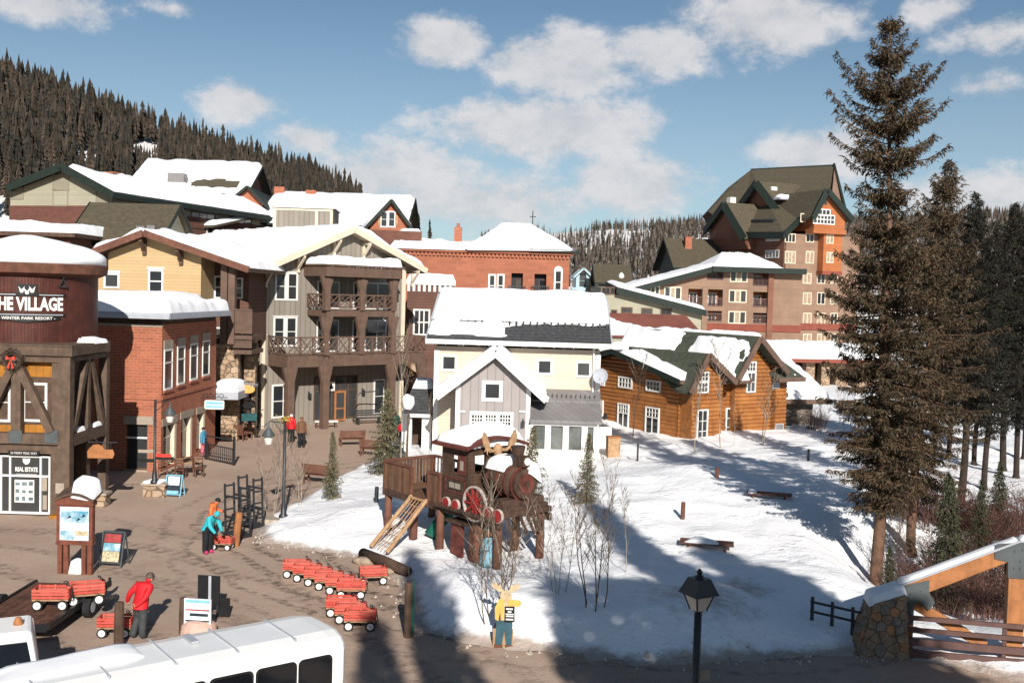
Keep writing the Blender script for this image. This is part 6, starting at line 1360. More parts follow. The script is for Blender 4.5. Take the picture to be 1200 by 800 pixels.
for (u, v) in ((-DLn + .1, .1), (-.1, .05), (-1.8, .1), (-DLn + .1, CW - .1), (-.2, CW - .1), (2.95, .2), (3.1, CW - .3), (1.7, CW - .2), (1.55, .25)):
    w = fr.mw @ V((u, v, 0)); zg = gz(w.x, w.y) - base; MB().tube([(u, v, zg - .3), (u + .02, v, zd * .5), (u, v, zd - .07)], [.16, .15, .145], 10).obj('log_leg', 'red_timber', E, smooth=True)
# cab
m = MB(); wall_holes(m, f, 0, CL_, zc0, zc1, [(.62, .9, zc0 + 1.0, zc0 + 1.6)], .06); m.obj('cab_wall', 'train_board', E)
cf = fr.right(CL_); wins = [(.3, .75, zc0 + 1.0, zc0 + 1.65), (CW - .75, CW - .3, zc0 + 1.0, zc0 + 1.65)]
m = MB(); wall_holes(m, cf, .06, CW, zc0, zc1, wins, .06); m.obj('cab_wall', 'train_board', E)
MB().box(0.0, CL_ - .06, CW - .06, CW, zc0, zc1).obj('cab_wall', 'train_board', E); MB().box(0, .06, .06, CW - .06, zc0, zc1 - .9).obj('cab_wall', 'train_board', E); MB().box(-.1, CL_ + 1.85, .02, CW, zd, zc0 - .01).obj('cab_floor', 'train_wood', E)
m = MB()
for a in (0, .06, CL_ - .08): m.pb(f, a, a + .07, .0, .03, zc0, zc1)
MB().pb(f, .98, 1.36, 0, .03, zc0 + .95, zc0 + 1.65).obj('panel', 'train_red', E); MB().pb(f, 1.08, 1.26, .03, .045, zc0 + 1.12, zc0 + 1.45).obj('emblem', 'lintel', E)
for a0, a1, w0, w1 in ((.2, 1.36, zc0 + .25, zc0 + .8),):
    fo_ = MB().pb(f, a0, a1, 0, .025, w0, w0 + .05).pb(f, a0, a1, 0, .025, w1 - .05, w1).pb(f, a0, a0 + .05, 0, .025, w0, w1).pb(f, a1 - .05, a1, 0, .025, w0, w1).obj('panel_frame', 'train_red', E)
    pl_ = MB().pb(f, .44, 1.16, .0, .03, zc0 + .40, zc0 + .66).obj('name_plate', 'green_trim', E)
    for q_ in (.48, .82): MB().pb(f, q_, q_ + .3, .03, .036, zc0 + .43, zc0 + .63).obj('plate_panel', 'lintel', pl_)
for a, w in ((wins[0], 0), (wins[1], 0)): pass
rfm = MB(); n = 10; OVc = .28
for i in range(n):
    a0, a1 = -OVc + (CW + 2 * OVc) * i / n, -OVc + (CW + 2 * OVc) * (i + 1) / n; zz0 = zc1 + .32 * sin(pi * i / n); zz1 = zc1 + .32 * sin(pi * (i + 1) / n)
    rfm.hexa([V((-OVc, a0, zz0)), V((CL_ + OVc, a0, zz0)), V((CL_ + OVc, a1, zz1)), V((-OVc, a1, zz1))] + [V((-OVc, a0, zz0 + .1)), V((CL_ + OVc, a0, zz0 + .1)), V((CL_ + OVc, a1, zz1 + .1)), V((-OVc, a1, zz1 + .1))])
rfm.obj('cab_roof', 'train_red', E); MB().poly([V((CL_, CW * i / 10, zc1 + .32 * sin(pi * (i / 10) * .86 + .22) - .02)) for i in range(11)] + [V((CL_, CW, zc1 - .1)), V((CL_, 0, zc1 - .1))], (-.06, 0, 0)).obj('gable_board', 'train_wood', E)
so_ = snowq([V((-.2, -.18, zc1 + .1)), V((CL_ + .2, -.18, zc1 + .1)), V((CL_ + .2, CW + .2, zc1 + .1)), V((-.2, CW + .2, zc1 + .1))], .58, E, res=.09, r=1.0, rough=.25)
# boiler
BZ = zc0 + .85; BV = CW / 2; BLn = 1.65
def xtube(m, u0, u1, r, n=20, v=BV, z=BZ): return m.tube([V((u0, v, z)), V((u1, v, z))], r, n)
xtube(MB(), CL_, CL_ + BLn, .58).obj('boiler', 'train_wood', E, smooth=True)
for u in (.3, .8, 1.2, 1.58): xtube(MB(), CL_ + u, CL_ + u + .07, .61).obj('boiler_band', 'train_red', E)
xtube(MB(), CL_ + BLn, CL_ + BLn + .1, .52).obj('smokebox_door', 'train_wood', E); xtube(MB(), CL_ + BLn + .1, CL_ + BLn + .14, .34).obj('smokebox_door', 'train_red', E); xtube(MB(), CL_ + BLn + .14, CL_ + BLn + .2, .1).obj('door_knob', 'train_wood', E)
cx = CL_ + 1.3; MB().lathe([(.16, BZ + .5), (.16, BZ + .85), (.24, BZ + 1.15), (.26, BZ + 1.25), (.19, BZ + 1.25)], 14, (cx, BV, 0)).obj('chimney', 'train_wood', E, smooth=False)
MB().lathe([(.22, BZ + .5), (.22, BZ + .72), (.12, BZ + .85), (.01, BZ + .88)], 14, (CL_ + .75, BV, 0)).obj('steam_dome', 'train_wood', E)
hl = MB().box(CL_ + 1.45, CL_ + 1.77, BV - .17, BV + .17, BZ + .6, BZ + .95).obj('headlamp', 'train_wood', E); MB().tube([V((CL_ + 1.77, BV, BZ + .78)), V((CL_ + 1.81, BV, BZ + .78))], .13, 14).obj('lens', 'rim_white', hl)
snowq([V((CL_ + .1, BV - .5, BZ + .42)), V((CL_ + .1, BV + .5, BZ + .42)), V((CL_ + 1.1, BV + .5, BZ + .42)), V((CL_ + 1.1, BV - .5, BZ + .42))], .42, E, lambda s_, t_: .42 - abs(s_ - .5) + .1, .07, .3, .25, lump=1.2)
snowq([V((CL_ + 1.25, BV + .1, BZ + .4)), V((CL_ + 1.25, BV + .7, BZ + .0)), V((CL_ + 1.85, BV + .7, BZ + .0)), V((CL_ + 1.85, BV + .1, BZ + .4))], .4, E, None, .07, .3, .2)
# antlers on the cab
for s_ in (-1, 1):
    m = MB(); c = V((CL_ + .25, BV + s_ * .12, zc1 - .05)); m.tube([c, c + V((0.05, s_ * .2, -.02)), c + V((.05, s_ * .42, .12))], [.06, .055, .06], 7)
    pal = [(.32, .05), (.48, .07), (.62, .25), (.68, .5), (.61, .72), (.52, .68), (.45, .5), (.34, .32)]; m.poly([c + V((.02, s_ * a, b - .05)) for a, b in pal], (.06, 0, 0))
    for a, b in ((.5, -.12), (.64, .0), (.36, -.06)): m.tube([c + V((.05, s_ * .45, .1)), c + V((.14, s_ * a, b))], [.04, .012], 6)
    m.obj('antler', 'raw_wood', E)
MB().lathe([(.13, -.28), (.17, -.12), (.16, .05), (.06, .16)], 12, (CL_ + .2, BV, zc1)).obj('skull', 'raw_wood', E, smooth=True)
# wheels on the visible side
mat('wheel_rim', (.42, .36, .33), .7, .25, 6, streak=.4); mat('wheel_red', (.26, .022, .02), .65, .3, 5, streak=.4)
def twheel(u, z, r, spokes):
    w = MB(); w.tube([V((u, -.14, z)), V((u, -.06, z))], r, 24).obj
    ring = MB(); k = 24
    for i in range(k):
        a, b = 2 * pi * i / k, 2 * pi * (i + 1) / k; P = lambda q, rr, y: V((u + rr * cos(q), y, z + rr * sin(q)))
        ring.hexa([P(a, r * .9, -.06), P(b, r * .9, -.06), P(b, r * .9, -.16), P(a, r * .9, -.16), P(a, r, -.06), P(b, r, -.06), P(b, r, -.16), P(a, r, -.16)])
    o = ring.obj('wheel', 'wheel_rim', E); MB().tube([V((u, -.165, z)), V((u, -.05, z))], r * (.28 if spokes else .9), 18).obj('hub', 'wheel_red', o)
    if spokes:
        sp_ = MB().tube([V((u, -.075, z)), V((u, -.065, z))], r * .86, 20); sp_.obj('wheel_back', 'train_wood', o)
        for i in range(spokes): a = pi * 2 * i / spokes; MB().beam(V((u, -.12, z)), V((u + r * .86 * cos(a), -.12, z + r * .86 * sin(a))), .07).obj('spoke', 'wheel_red', o)
twheel(CL_ + .55, zc0 + .1, .62, 10); twheel(.45, zc0 - .12, .2, 0); twheel(1.0, zc0 - .12, .2, 0); twheel(CL_ + 1.35, zc0 - .1, .24, 0); twheel(CL_ + 1.8, zc0 - .1, .24, 0)
m = MB()
for i in range(16): a = -.1 + 3.45 * i / 16; MB().box(a, a + .14, -.25, .1, zd - .12, zd - .02).obj('tie', 'train_wood', E)
# pilot and front struts
for i in range(7): v = .25 + 1.8 * i / 6; MB().beam((CL_ + BLn + .05, v, zc0 - .02), (CL_ + BLn + .62 - abs(i - 3) * .12, BV + (v - BV) * .8, zd - .55), .08).obj('pilot_bar', 'train_wood', E)
MB().box(CL_ + BLn - .1, CL_ + BLn + .12, .1, CW - .1, zc0 - .1, zc0 + .12).obj('buffer_beam', 'train_wood', E); MB().box(CL_ + 1.2, CL_ + BLn, .2, CW - .2, zc0, zc0 + .35).obj('cylinder_block', 'train_wood', E)
# net ramp
for s_ in (0, 1): MB().tube([V((-1.75 + s_ * .95, -.05, zd - .05)), V((-1.85 + s_ * 1.05, -1.75, .0))], .075, 8).obj('ramp_pole', 'raw_wood', E)
MB().tube([V((-1.8, -.12, zd - .1)), V((-.75, -.12, zd - .1))], .06, 8).obj('ramp_pole', 'raw_wood', E); net = MB()
for i in range(1, 7): t = i / 7; net.tube([V((-1.75 - .1 * t, -.05 - 1.7 * t, zd - .08 - 1.65 * t)), V((-.8 - 0 * t, -.05 - 1.7 * t, zd - .08 - 1.65 * t))], .018, 4)
for j in range(1, 5): net.tube([V((-1.75 + .95 * j / 5, -.05, zd - .08)), V((-1.85 + 1.05 * j / 5, -1.75, .0))], .018, 4)
net.obj('rope_net', 'raw_wood', E)
# stump den under the train
MB().lathe([(.55, -.3), (.52, .2), (.46, .9), (.5, 1.25), (.44, 1.3)], 14, (1.75, .55, 0)).obj('stump_house', 'red_timber', E, smooth=True); MB().box(.6, 1.25, -.0, .1, -.2, 1.15).obj('den_door', 'train_red', E); MB().box(.4, 1.5, -.1, 1.0, 1.15, 1.25).obj('den_roof', 'train_wood', E)
mat('slide_green', (.01, .10, .07), .4, .2, 3); MB().tube([V((-1.2, 1.8, zd - .3)), V((-1.2, 1.1, .9)), V((-1.3, .5, .2))], .25, 10).obj('tube_slide', 'slide_green', E, smooth=True)
# carved figure in blue
p = stand(572, 662); th = thing('carved_figure', 'carved bear-like figure in a pale blue coat and teal hat under the locomotive', 'statue', p, R(25)); mat('coat_blue', (.14, .30, .38), .7, .25, 5); mat('hat_teal', (.02, .12, .15), .7, .2, 5); mat('carved_brown', (.13, .055, .03), .7, .3, 6)
MB().lathe([(.3, -.1), (.33, .1), (.28, .45), (.25, .75), (.2, .92), (.12, 1.0)], 14).tube([(.2, -.05, .85), (.33, -.2, .6), (.15, -.34, .62)], [.09, .085, .07], 8).tube([(-.2, -.05, .85), (-.33, -.2, .6), (-.12, -.34, .68)], [.09, .085, .07], 8).obj('coat', 'coat_blue', th, smooth=True)
MB().lathe([(.08, .95), (.16, 1.02), (.18, 1.15), (.15, 1.27), (.05, 1.32)], 12).lathe([(.02, 0), (.07, .02), (.06, .1), (.02, .12)], 8, (0, -.2, 1.05)).obj('head', 'carved_brown', th, smooth=True); MB().lathe([(.2, 1.24), (.19, 1.3), (.15, 1.42), (.05, 1.47)], 12).obj('hat', 'hat_teal', th); MB().lathe([(.36, -.25), (.36, .0), (.3, .06)], 12).obj('base', 'hat_teal', th)

# ------------------------------------------------------------------ bridge truss and stone pier
p = gnd(1030, 762); th = thing('stone_pier', 'stout rubble stone pier with snow cap at the bridge end', 'pier', (p.x, p.y, 0), R(-8)); rn = random.Random(5)
wb, wt_, hp = .68, .52, 1.75; dp = .55
MB().hexa([(-wb, -dp, -.2), (wb * .95, -dp, -.2), (wb * .95, dp, -.2), (-wb, dp, -.2), (-wt_ * .55, -dp * .8, hp * .82), (wt_, -dp * .8, hp), (wt_, dp * .8, hp), (-wt_ * .55, dp * .8, hp * .82)]).obj('core', 'stone_block', th)
mat('pier_stone', (.27, .185, .125), .9, .3, 5, .6); mat('pier_stone_warm', (.36, .18, .09), .9, .3, 5, .6); mat('pier_stone_grey', (.20, .17, .14), .9, .3, 5, .6)
def clip(poly, mx, my, nx, ny):
    out = []
    for i in range(len(poly)):
        a, b = poly[i], poly[(i + 1) % len(poly)]; da = (a[0] - mx) * nx + (a[1] - my) * ny; db = (b[0] - mx) * nx + (b[1] - my) * ny
        if da <= 0: out.append(a)
        if da * db < 0: t = da / (da - db); out.append((a[0] + (b[0] - a[0]) * t, a[1] + (b[1] - a[1]) * t))
    return out
def rubble(outline, Q, n, seed, parent):
    """irregular stones filling a flat outline, each its own proud piece"""
    rn = random.Random(seed); xs = [p[0] for p in outline]; ys = [p[1] for p in outline]; pts = []
    tr = 0
    while len(pts) < n and tr < 4000:
        tr += 1; p = (rn.uniform(min(xs), max(xs)), rn.uniform(min(ys), max(ys)))
        if all(((p[0] - q[0]) / 1.25) ** 2 + (p[1] - q[1]) ** 2 > (.19 if tr < 2500 else .12) ** 2 for q in pts): pts.append(p)
    for p in pts:
        c = list(outline)
        for q in pts:
            if q is p: continue
            c = clip(c, (p[0] + q[0]) / 2, (p[1] + q[1]) / 2, q[0] - p[0], q[1] - p[1])
            if len(c) < 3: break
        if len(c) < 3: continue
        cx, cy = sum(a[0] for a in c) / len(c), sum(a[1] for a in c) / len(c); pr = rn.uniform(.03, .085); k0 = .97; k1 = rn.uniform(.82, .9); m_ = len(c)
        v0 = [Q(cx + (a - cx) * k0, -.05, cy + (b - cy) * k0) for a, b in c]; v1 = [Q(cx + (a - cx) * k0, pr * .6, cy + (b - cy) * k0) for a, b in c]; v2 = [Q(cx + (a - cx) * k1 + rn.uniform(-.01, .01), pr, cy + (b - cy) * k1 + rn.uniform(-.01, .01)) for a, b in c]
        fs = [tuple(range(2 * m_, 3 * m_))] + [(i, (i + 1) % m_, m_ + (i + 1) % m_, m_ + i) for i in range(m_)] + [(m_ + i, m_ + (i + 1) % m_, 2 * m_ + (i + 1) % m_, 2 * m_ + i) for i in range(m_)]
        MB().add(v0 + v1 + v2, fs).obj('stone', rn.choice(['pier_stone', 'pier_stone', 'pier_stone_warm', 'pier_stone_grey', 'pier_stone']), parent)
yy = lambda z: dp - dp * .2 * max(0, z) / hp
rubble([(-wb, -.1), (wb * .95, -.1), (wt_, hp), (-wt_ * .55, hp * .82)], lambda x, y, z: V((x, -yy(z) - y, z)), 46, 3, th)
xl_ = lambda z: -wb + (wb - wt_ * .55) * max(0, z) / (hp * .82); xr_ = lambda z: wb * .95 - (wb * .95 - wt_) * max(0, z) / hp
rubble([(-dp, -.1), (dp, -.1), (dp * .8, hp * .82), (-dp * .8, hp * .82)], lambda x, y, z: V((xl_(z) - y, x, z)), 26, 4, th); rubble([(-dp, -.1), (dp, -.1), (dp * .8, hp), (-dp * .8, hp)], lambda x, y, z: V((xr_(z) + y, x, z)), 26, 6, th)
snowq([(-wt_ * .6 - .1, -dp * .85, hp * .8), (wt_ + .06, -dp * .85, hp + .02), (wt_ + .06, dp * .85, hp + .02), (-wt_ * .6 - .1, dp * .85, hp * .8)], .2, th, res=.07, r=.2)
p = gnd(1062, 765); fr = Fr('bridge_truss', 'larch timber bridge truss with steel plates and snow on its beam', 'bridge', (p.x, p.y, 0), -11); f = fr.front; E = fr.e
A = f.px(1062, 693); B = f.px(1192, 642); C_ = f.px(1300, 640)
MB().beam(f.P(A[0] - .1, 0, A[1] - .02), f.P(B[0], 0, B[1]), .34, .42).obj('top_chord', 'larch', E, bevel=.02); MB().beam(f.P(B[0], 0, B[1]), f.P(B[0] + 4, 0, B[1] + .05), .34, .42).obj('top_chord', 'larch', E, bevel=.02)
sl_ = (B[1] - A[1]) / (B[0] - A[0])
MB().beam(f.P(A[0] - .25, 0, A[1] + .19), f.P(B[0], 0, B[1] + .235), .46, .05).obj('flashing', 'gutter', E); MB().beam(f.P(B[0], 0, B[1] + .235), f.P(B[0] + 4, 0, B[1] + .285), .46, .05).obj('flashing', 'gutter', E)
snowq([f.P(A[0] - .25, .22, A[1] + .22), f.P(B[0], .22, B[1] + .26), f.P(B[0], -.22, B[1] + .26), f.P(A[0] - .25, -.22, A[1] + .22)], .07, E, res=.08, r=.1); snowq([f.P(B[0], .22, B[1] + .26), f.P(B[0] + 4, .22, B[1] + .31), f.P(B[0] + 4, -.22, B[1] + .31), f.P(B[0], -.22, B[1] + .26)], .07, E, res=.1, r=.1)
MB().pb(f, A[0] - .18, A[0] + .2, -.15, .15, -.4, A[1] - .22).obj('post', 'larch', E, bevel=.02); MB().pb(f, B[0] - .22, B[0] + .22, -.16, .16, -.4, B[1] - .2).obj('post', 'larch', E, bevel=.02)
D_ = f.px(1145, 748); MB().beam(f.P(A[0] + .2, 0, A[1] - .3), f.P(D_[0] + .2, 0, D_[1] - .15), .24, .28).obj('brace', 'larch', E, bevel=.02); snowq([f.P(A[0] + 1.2, .1, A[1] - .78), f.P(D_[0] + .2, .1, D_[1]), f.P(D_[0] + .2, -.1, D_[1]), f.P(A[0] + 1.2, -.1, A[1] - .78)], .05, E, res=.08, r=.1)
for (a, w, pts) in ((A[0], A[1], [(-.24, -.85), (-.24, .17), (.55, .42), (.55, .1), (.72, -.18), (.58, -.42), (.3, -.2), (.18, -.3), (.18, -.85)]), (B[0], B[1], [(-.62, .0), (-.55, .12), (0, .2), (.62, .2), (.62, -.18), (.26, -.3), (.24, -.78), (-.24, -.78), (-.26, -.35), (-.6, -.3)])):
    for s_ in (1, -1):
        pl_ = MB().poly([f.P(a + x, s_ * .172, w + y) for x, y in pts], f.N * (.02 * s_)).obj('gusset_plate', 'steel_plate', E)
        for (x, y) in ((-.1, -.5), (.06, -.5), (-.1, -.05), (.1, .02), (.35, .12), (.05, -.3)): q = f.P(a + x, s_ * .19, w + y); MB().tube([q, q + f.N * (.025 * s_)], .03, 6).obj('bolt', 'steel_plate', pl_)
for i, y in enumerate((722, 735, 748.5, 761)):
    a0_ = f.px(1055, y, .4); w = a0_[1] - .02 * i; MB().pb(f, a0_[0], B[0] + 4, .35, .43, w - (.07 if i < 2 else .1), w + (.05 if i < 2 else .09)).obj('rail', 'rail_paint', E)
a0_ = f.px(1055, 740, .4)[0]; MB().pb(f, a0_ - .06, a0_ + .08, .28, .35, -.2, 1.05).obj('rail_post', 'rail_paint', E); MB().pb(f, B[0] - .35, B[0] - .24, .28, .35, -.2, 1.05).obj('rail_post', 'rail_paint', E)
MB().pb(f, A[0] - .3, B[0] + 4, -1.2, .3, -.5, .12).obj('kerb_beam', 'stone_block', E); MB().pb(f, A[0] - .3, B[0] + 4, -1.3, -1.2, -.6, .2).obj('kerb_beam', 'train_wood', E)
p = stand(985, 736); th = thing('rail_fence', 'short black rail fence half buried in shaded snow', 'fence', p, R(-40)); 
for i in range(4): MB().box(-.9 + .6 * i, -.82 + .6 * i, -.04, .04, -.3, .75 - .02 * i).obj('post', 'iron', th)
for z in (.3, .58): MB().box(-.9, .98, -.065, -.041, z, z + .07).obj('rail', 'iron', th)

# ------------------------------------------------------------------ clods of dirty snow thrown up along the road edge
mat('dirty_snow', (.42, .36, .31), .9, .35, 6, .5)
rn = random.Random(44); m = MB(); edge_w = [gnd(*p) for p in EDGE2[2:]] + [gnd(*EDGE[0])]
for a_, b_ in zip(edge_w[:-1], edge_w[1:]):
    L_ = (b_ - a_).length
    for i in range(int(L_ * 7)):
        q = a_.lerp(b_, rn.random()) + V((rn.gauss(0, .3), rn.gauss(0, .3), 0)); r = rn.uniform(.02, .075) * (1.6 if rn.random() < .1 else 1); q.z = gz(q.x, q.y) + r * .2
        m.add([q + V((cos(t) * r * rn.uniform(.7, 1.3), sin(t) * r * rn.uniform(.7, 1.3), -r * .4)) for t in (0, 1.3, 2.5, 3.8, 5)] + [q + V((rn.uniform(-.3, .3) * r, rn.uniform(-.3, .3) * r, r * rn.uniform(.6, 1.1)))], [(k, (k + 1) % 5, 5) for k in range(5)])
tag(m.obj('snow_clods', 'dirty_snow', fix=False), 'gritty lumps of dirty snow along the road edge', 'snow', kind='stuff')
# ------------------------------------------------------------------ street furniture
def lamp_lantern(m_parent, z, s=1.0):
    """four sided lantern with a hipped hood, standing on its post"""
    MB().lathe([(.05 * s, z), (.11 * s, z + .04 * s), (.11 * s, z + .08 * s)], 8).obj('collar', 'iron', m_parent)
    b, t, h = .13 * s, .24 * s, .36 * s; z0 = z + .08 * s; z1 = z0 + h
    mat('frosted', (.62, .57, .52), .5, .05, 3)
    MB().hexa([(-b, -b, z0), (b, -b, z0), (b, b, z0), (-b, b, z0), (-t, -t, z1), (t, -t, z1), (t, t, z1), (-t, t, z1)]).obj('glass', 'frosted', m_parent)
    fr_m = MB()
    for sx, sy in ((-1, -1), (1, -1), (1, 1), (-1, 1)): fr_m.beam((sx * b, sy * b, z0), (sx * t, sy * t, z1), .035 * s)
    fr_m.obj('cage', 'iron', m_parent)
    o = .33 * s; MB().hexa([(-o, -o, z1), (o, -o, z1), (o, o, z1), (-o, o, z1), (-o * .93, -o * .93, z1 + .05 * s), (o * .93, -o * .93, z1 + .05 * s), (o * .93, o * .93, z1 + .05 * s), (-o * .93, o * .93, z1 + .05 * s)]).hexa([(-o * .93, -o * .93, z1 + .05 * s), (o * .93, -o * .93, z1 + .05 * s), (o * .93, o * .93, z1 + .05 * s), (-o * .93, o * .93, z1 + .05 * s), (-o * .55, -o * .55, z1 + .36 * s), (o * .55, -o * .55, z1 + .36 * s), (o * .55, o * .55, z1 + .36 * s), (-o * .55, o * .55, z1 + .36 * s)]).obj('hood', 'iron', m_parent)
    MB().lathe([(.1 * s, z1 + .36 * s), (.1 * s, z1 + .41 * s), (.05 * s, z1 + .43 * s), (.07 * s, z1 + .5 * s), (.02 * s, z1 + .57 * s)], 8).obj('finial', 'iron', m_parent)
p = at(818, 720, 20); th = thing('street_lamp', 'black lantern lamp post in the foreground at the bottom edge', 'lamp', (p.x, p.y, 0), R(28))
ztop = at(820, 718, 20).z; MB().lathe([(.2, 0), (.2, .25), (.13, .4), (.1, .8), (.085, 1.0), (.075, ztop)], 12).obj('post', 'iron', th, smooth=True); lamp_lantern(th, ztop, .88)
MB().box(.05, .3, -.07, .07, ztop - 1.35, ztop - 1.15).obj('bracket', 'lintel', th)
def hung_lamp(px, py, top, label, side, signs=False, z0=0.0):
    b = gnd(px, py, z0); th = thing('street_lamp', label, 'lamp', (b.x, b.y, z0), 0); h = at(px, top, b.y).z - z0
    MB().lathe([(.19, 0), (.19, .08), (.12, .16), (.1, .5), (.065, .7), (.055, h)], 12).obj('post', 'iron', th, smooth=True)
    MB().tube([(0, 0, h - .12), (side * .62, 0, h - .05), (side * .68, 0, h - .15)], .025, 6).tube([(0, 0, h - .55), (side * .3, 0, h - .3), (side * .45, 0, h - .08)], .018, 6).obj('arm', 'iron', th)
    c = (side * .66, 0, h); MB().lathe([(.02, -.12), (.04, -.3), (.13, -.42), (.27, -.62), (.27, -.67)], 12, c).obj('shade', 'steel_plate', th); MB().lathe([(.15, -.67), (.17, -.8), (.12, -1.0), (.03, -1.04)], 10, c).obj('globe', 'frosted', th)
    return th, h
th, h = hung_lamp(332, 606, 492, 'dark street lamp with a hanging bell lantern at the snow tip', -1, z0=.28)
rn = random.Random(2); m = MB()
MB().box(-.62, .62, -.5, .5, -.4, .0).obj('stone_base', 'stone_block', th)
mat('flowers', (.45, .33, .08), .7, .5, 12); m = MB()
for i in range(60):
    a = V((rn.gauss(0, .12), rn.gauss(0, .12), h + rn.gauss(.02, .06))); d = V((rn.gauss(0, 1), rn.gauss(0, 1), rn.gauss(0, 1))).normalized() * .07; e_ = d.cross(Z) * .8; m.add([a - d, a + e_, a + d, a - e_], [(0, 1, 2, 3)])
m.obj('dried_flowers', 'flowers', th, fix=False)
th, h = hung_lamp(181, 566, 468, 'dark street lamp carrying street signs on a stone block by the brick shop', 1, z0=.62)
MB().box(-.02, .75, -.03, .0, h - 2.6, h - 2.45).obj('street_sign', 'red_paint', th); MB().box(-.75, -.05, -.03, .0, h - 2.42, h - 2.28).obj('street_sign', 'lintel', th); MB().box(-.02, .85, .01, .04, h - 2.72, h - 2.58).obj('street_sign', 'black', th); MB().box(-.8, -.05, .01, .04, h - 2.85, h - 2.7).obj('street_sign', 'black', th)
b = gnd(181, 582); th = thing('stone_block', 'low tan stone block with snow on top under the street lamp', 'planter', (b.x, b.y + .35, 0), R(-4))
MB().box(-.5, .5, -.42, .42, 0, .52).obj('block', 'stone_tan', th, bevel=.02); MB().box(-.57, .57, -.49, .49, .52, .62).obj('cap', 'stone_block', th, bevel=.015); snowq([(-.55, -.47, .62), (.3, -.47, .62), (.3, .47, .62), (-.55, .47, .62)], .09, th, res=.08, r=.1)
# map kiosk
b = gnd(88, 672); th = thing('map_kiosk', 'brown map kiosk with arched head and snow on its roof', 'kiosk', (b.x, b.y, 0), R(-2)); mat('kiosk_wood', (.15, .05, .03), .6, .25, 4, streak=.3)
for x in (-.5, -.3, .3, .5): MB().box(x - .07, x + .07, -.06, .1, -.05, 1.0).obj('leg', 'kiosk_wood', th)
MB().box(-.62, .62, -.1, .16, .98, 1.06).obj('shelf', 'kiosk_wood', th); MB().box(-.6, .6, -.08, .12, 1.06, 2.3).obj('board', 'kiosk_wood', th)
arc = [(-.64, 2.3)] + [(-.64 + 1.28 * i / 12, 2.42 + .22 * sin(pi * i / 12)) for i in range(13)] + [(.64, 2.3)]; MB().poly([(x, -.12, z) for x, z in arc], (0, .3, 0)).obj('arched_head', 'kiosk_wood', th)
for i in range(12):
    x0, z0, x1, z1 = arc[i + 1][0] * 1.05, arc[i + 1][1], arc[i + 2][0] * 1.05, arc[i + 2][1]; MB().hexa([(x0, -.2, z0), (x1, -.2, z1), (x1, .55, z1 + .2), (x0, .55, z0 + .2), (x0, -.2, z0 + .06), (x1, -.2, z1 + .06), (x1, .55, z1 + .26), (x0, .55, z0 + .26)]).obj('shingle', 'dark_wood', th)
snowq([(-.1, -.15, 2.6), (.66, -.15, 2.5), (.66, .55, 2.72), (-.1, .55, 2.85)], .45, th, res=.07, r=.35)
# picture map: sky, blue white mountain and lower snow scene as flat coloured sheets
mat('map_white', (.62, .70, .75), .4, .15, 4); mat('map_blue', (.06, .25, .36), .4, .5, 3.5, col2=(.5, .58, .62)); mat('map_dark', (.02, .03, .04), .4, .3, 4); mat('map_ochre', (.45, .38, .25), .4, .4, 9)
mp = MB().box(-.48, .48, -.095, -.08, 1.14, 2.24).obj('map_sheet', 'map_white', th); MB().box(-.46, .46, -.099, -.095, 1.72, 2.12).obj('picture', 'map_blue', mp); MB().box(-.46, .0, -.1, -.095, 1.16, 1.45).obj('picture', 'map_blue', mp); MB().box(.03, .46, -.1, -.095, 1.3, 1.46).obj('picture', 'map_ochre', mp)
for x, y in ((-.25, 1.85), (.05, 1.78), (.22, 1.9)): MB().poly([(x, -.1, y), (x + .16, -.1, y + .05), (x + .1, -.1, y + .12)], (0, -.004, 0)).obj('picture', 'map_dark', mp)
snowq([(-.25, .0, 0), (.2, .0, 0), (.2, .4, 0), (-.25, .4, 0)], .5, th, res=.07, r=.3)
def aboard(px, py, rz, label, parts, w=.62, h=1.05, frame='gutter'):
    b = gnd(px, py); th = thing('sandwich_board', label, 'sign', (b.x, b.y, 0), rz)
    P = lambda x, t, o=0: V((x, -.02 + .28 * t - .02 * o - .0, h * t + .0)) + V((0, -.006 * o, .002 * o))
    m = MB().beam(P(-w / 2, 0), P(-w / 2, 1), .045).beam(P(w / 2, 0), P(w / 2, 1), .045).beam(P(-w / 2, 1), P(w / 2, 1), .045).beam(P(-w / 2, .12), P(w / 2, .12), .045); m.obj('frame', frame, th)
    MB().beam((-w / 2, .56 + .0, 0), (-w / 2, .28, h), .04).beam((w / 2, .56, 0), (w / 2, .28, h), .04).beam((-w / 2, .53, .1), (w / 2, .53, .1), .04).obj('back_frame', frame, th)
    for t0, t1, mt, k in parts: MB().hexa([P(-w / 2 + .04 + (.05 if k else 0), t0, k), P(w / 2 - .04 - (.05 if k else 0), t0, k), P(w / 2 - .04 - (.05 if k else 0), t1, k), P(-w / 2 + .04 + (.05 if k else 0), t1, k)] + [P(-w / 2 + .04 + (.05 if k else 0), t0, k + 1), P(w / 2 - .04 - (.05 if k else 0), t0, k + 1), P(w / 2 - .04 - (.05 if k else 0), t1, k + 1), P(-w / 2 + .04 + (.05 if k else 0), t1, k + 1)]).obj('poster' if k else 'panel', mt, th)
    return th
mat('map_red', (.30, .05, .05), .5, .3, 5)
aboard(129, 664, R(-8), 'tall sandwich board with a colour poster beside the kiosk', [(.14, .98, 'map_dark', 0), (.16, .45, 'map_ochre', 1), (.46, .68, 'map_blue', 1), (.7, .94, 'map_red', 1)], .78, 1.15, 'steel_plate')
aboard(202, 582, R(-4), 'pale blue sandwich board beside the stone block', [(.14, .98, 'map_dark', 0), (.55, .95, 'map_white', 1), (.16, .3, 'sign_blue', 1), (.32, .5, 'map_dark', 1)], .72, .95, 'sign_blue')
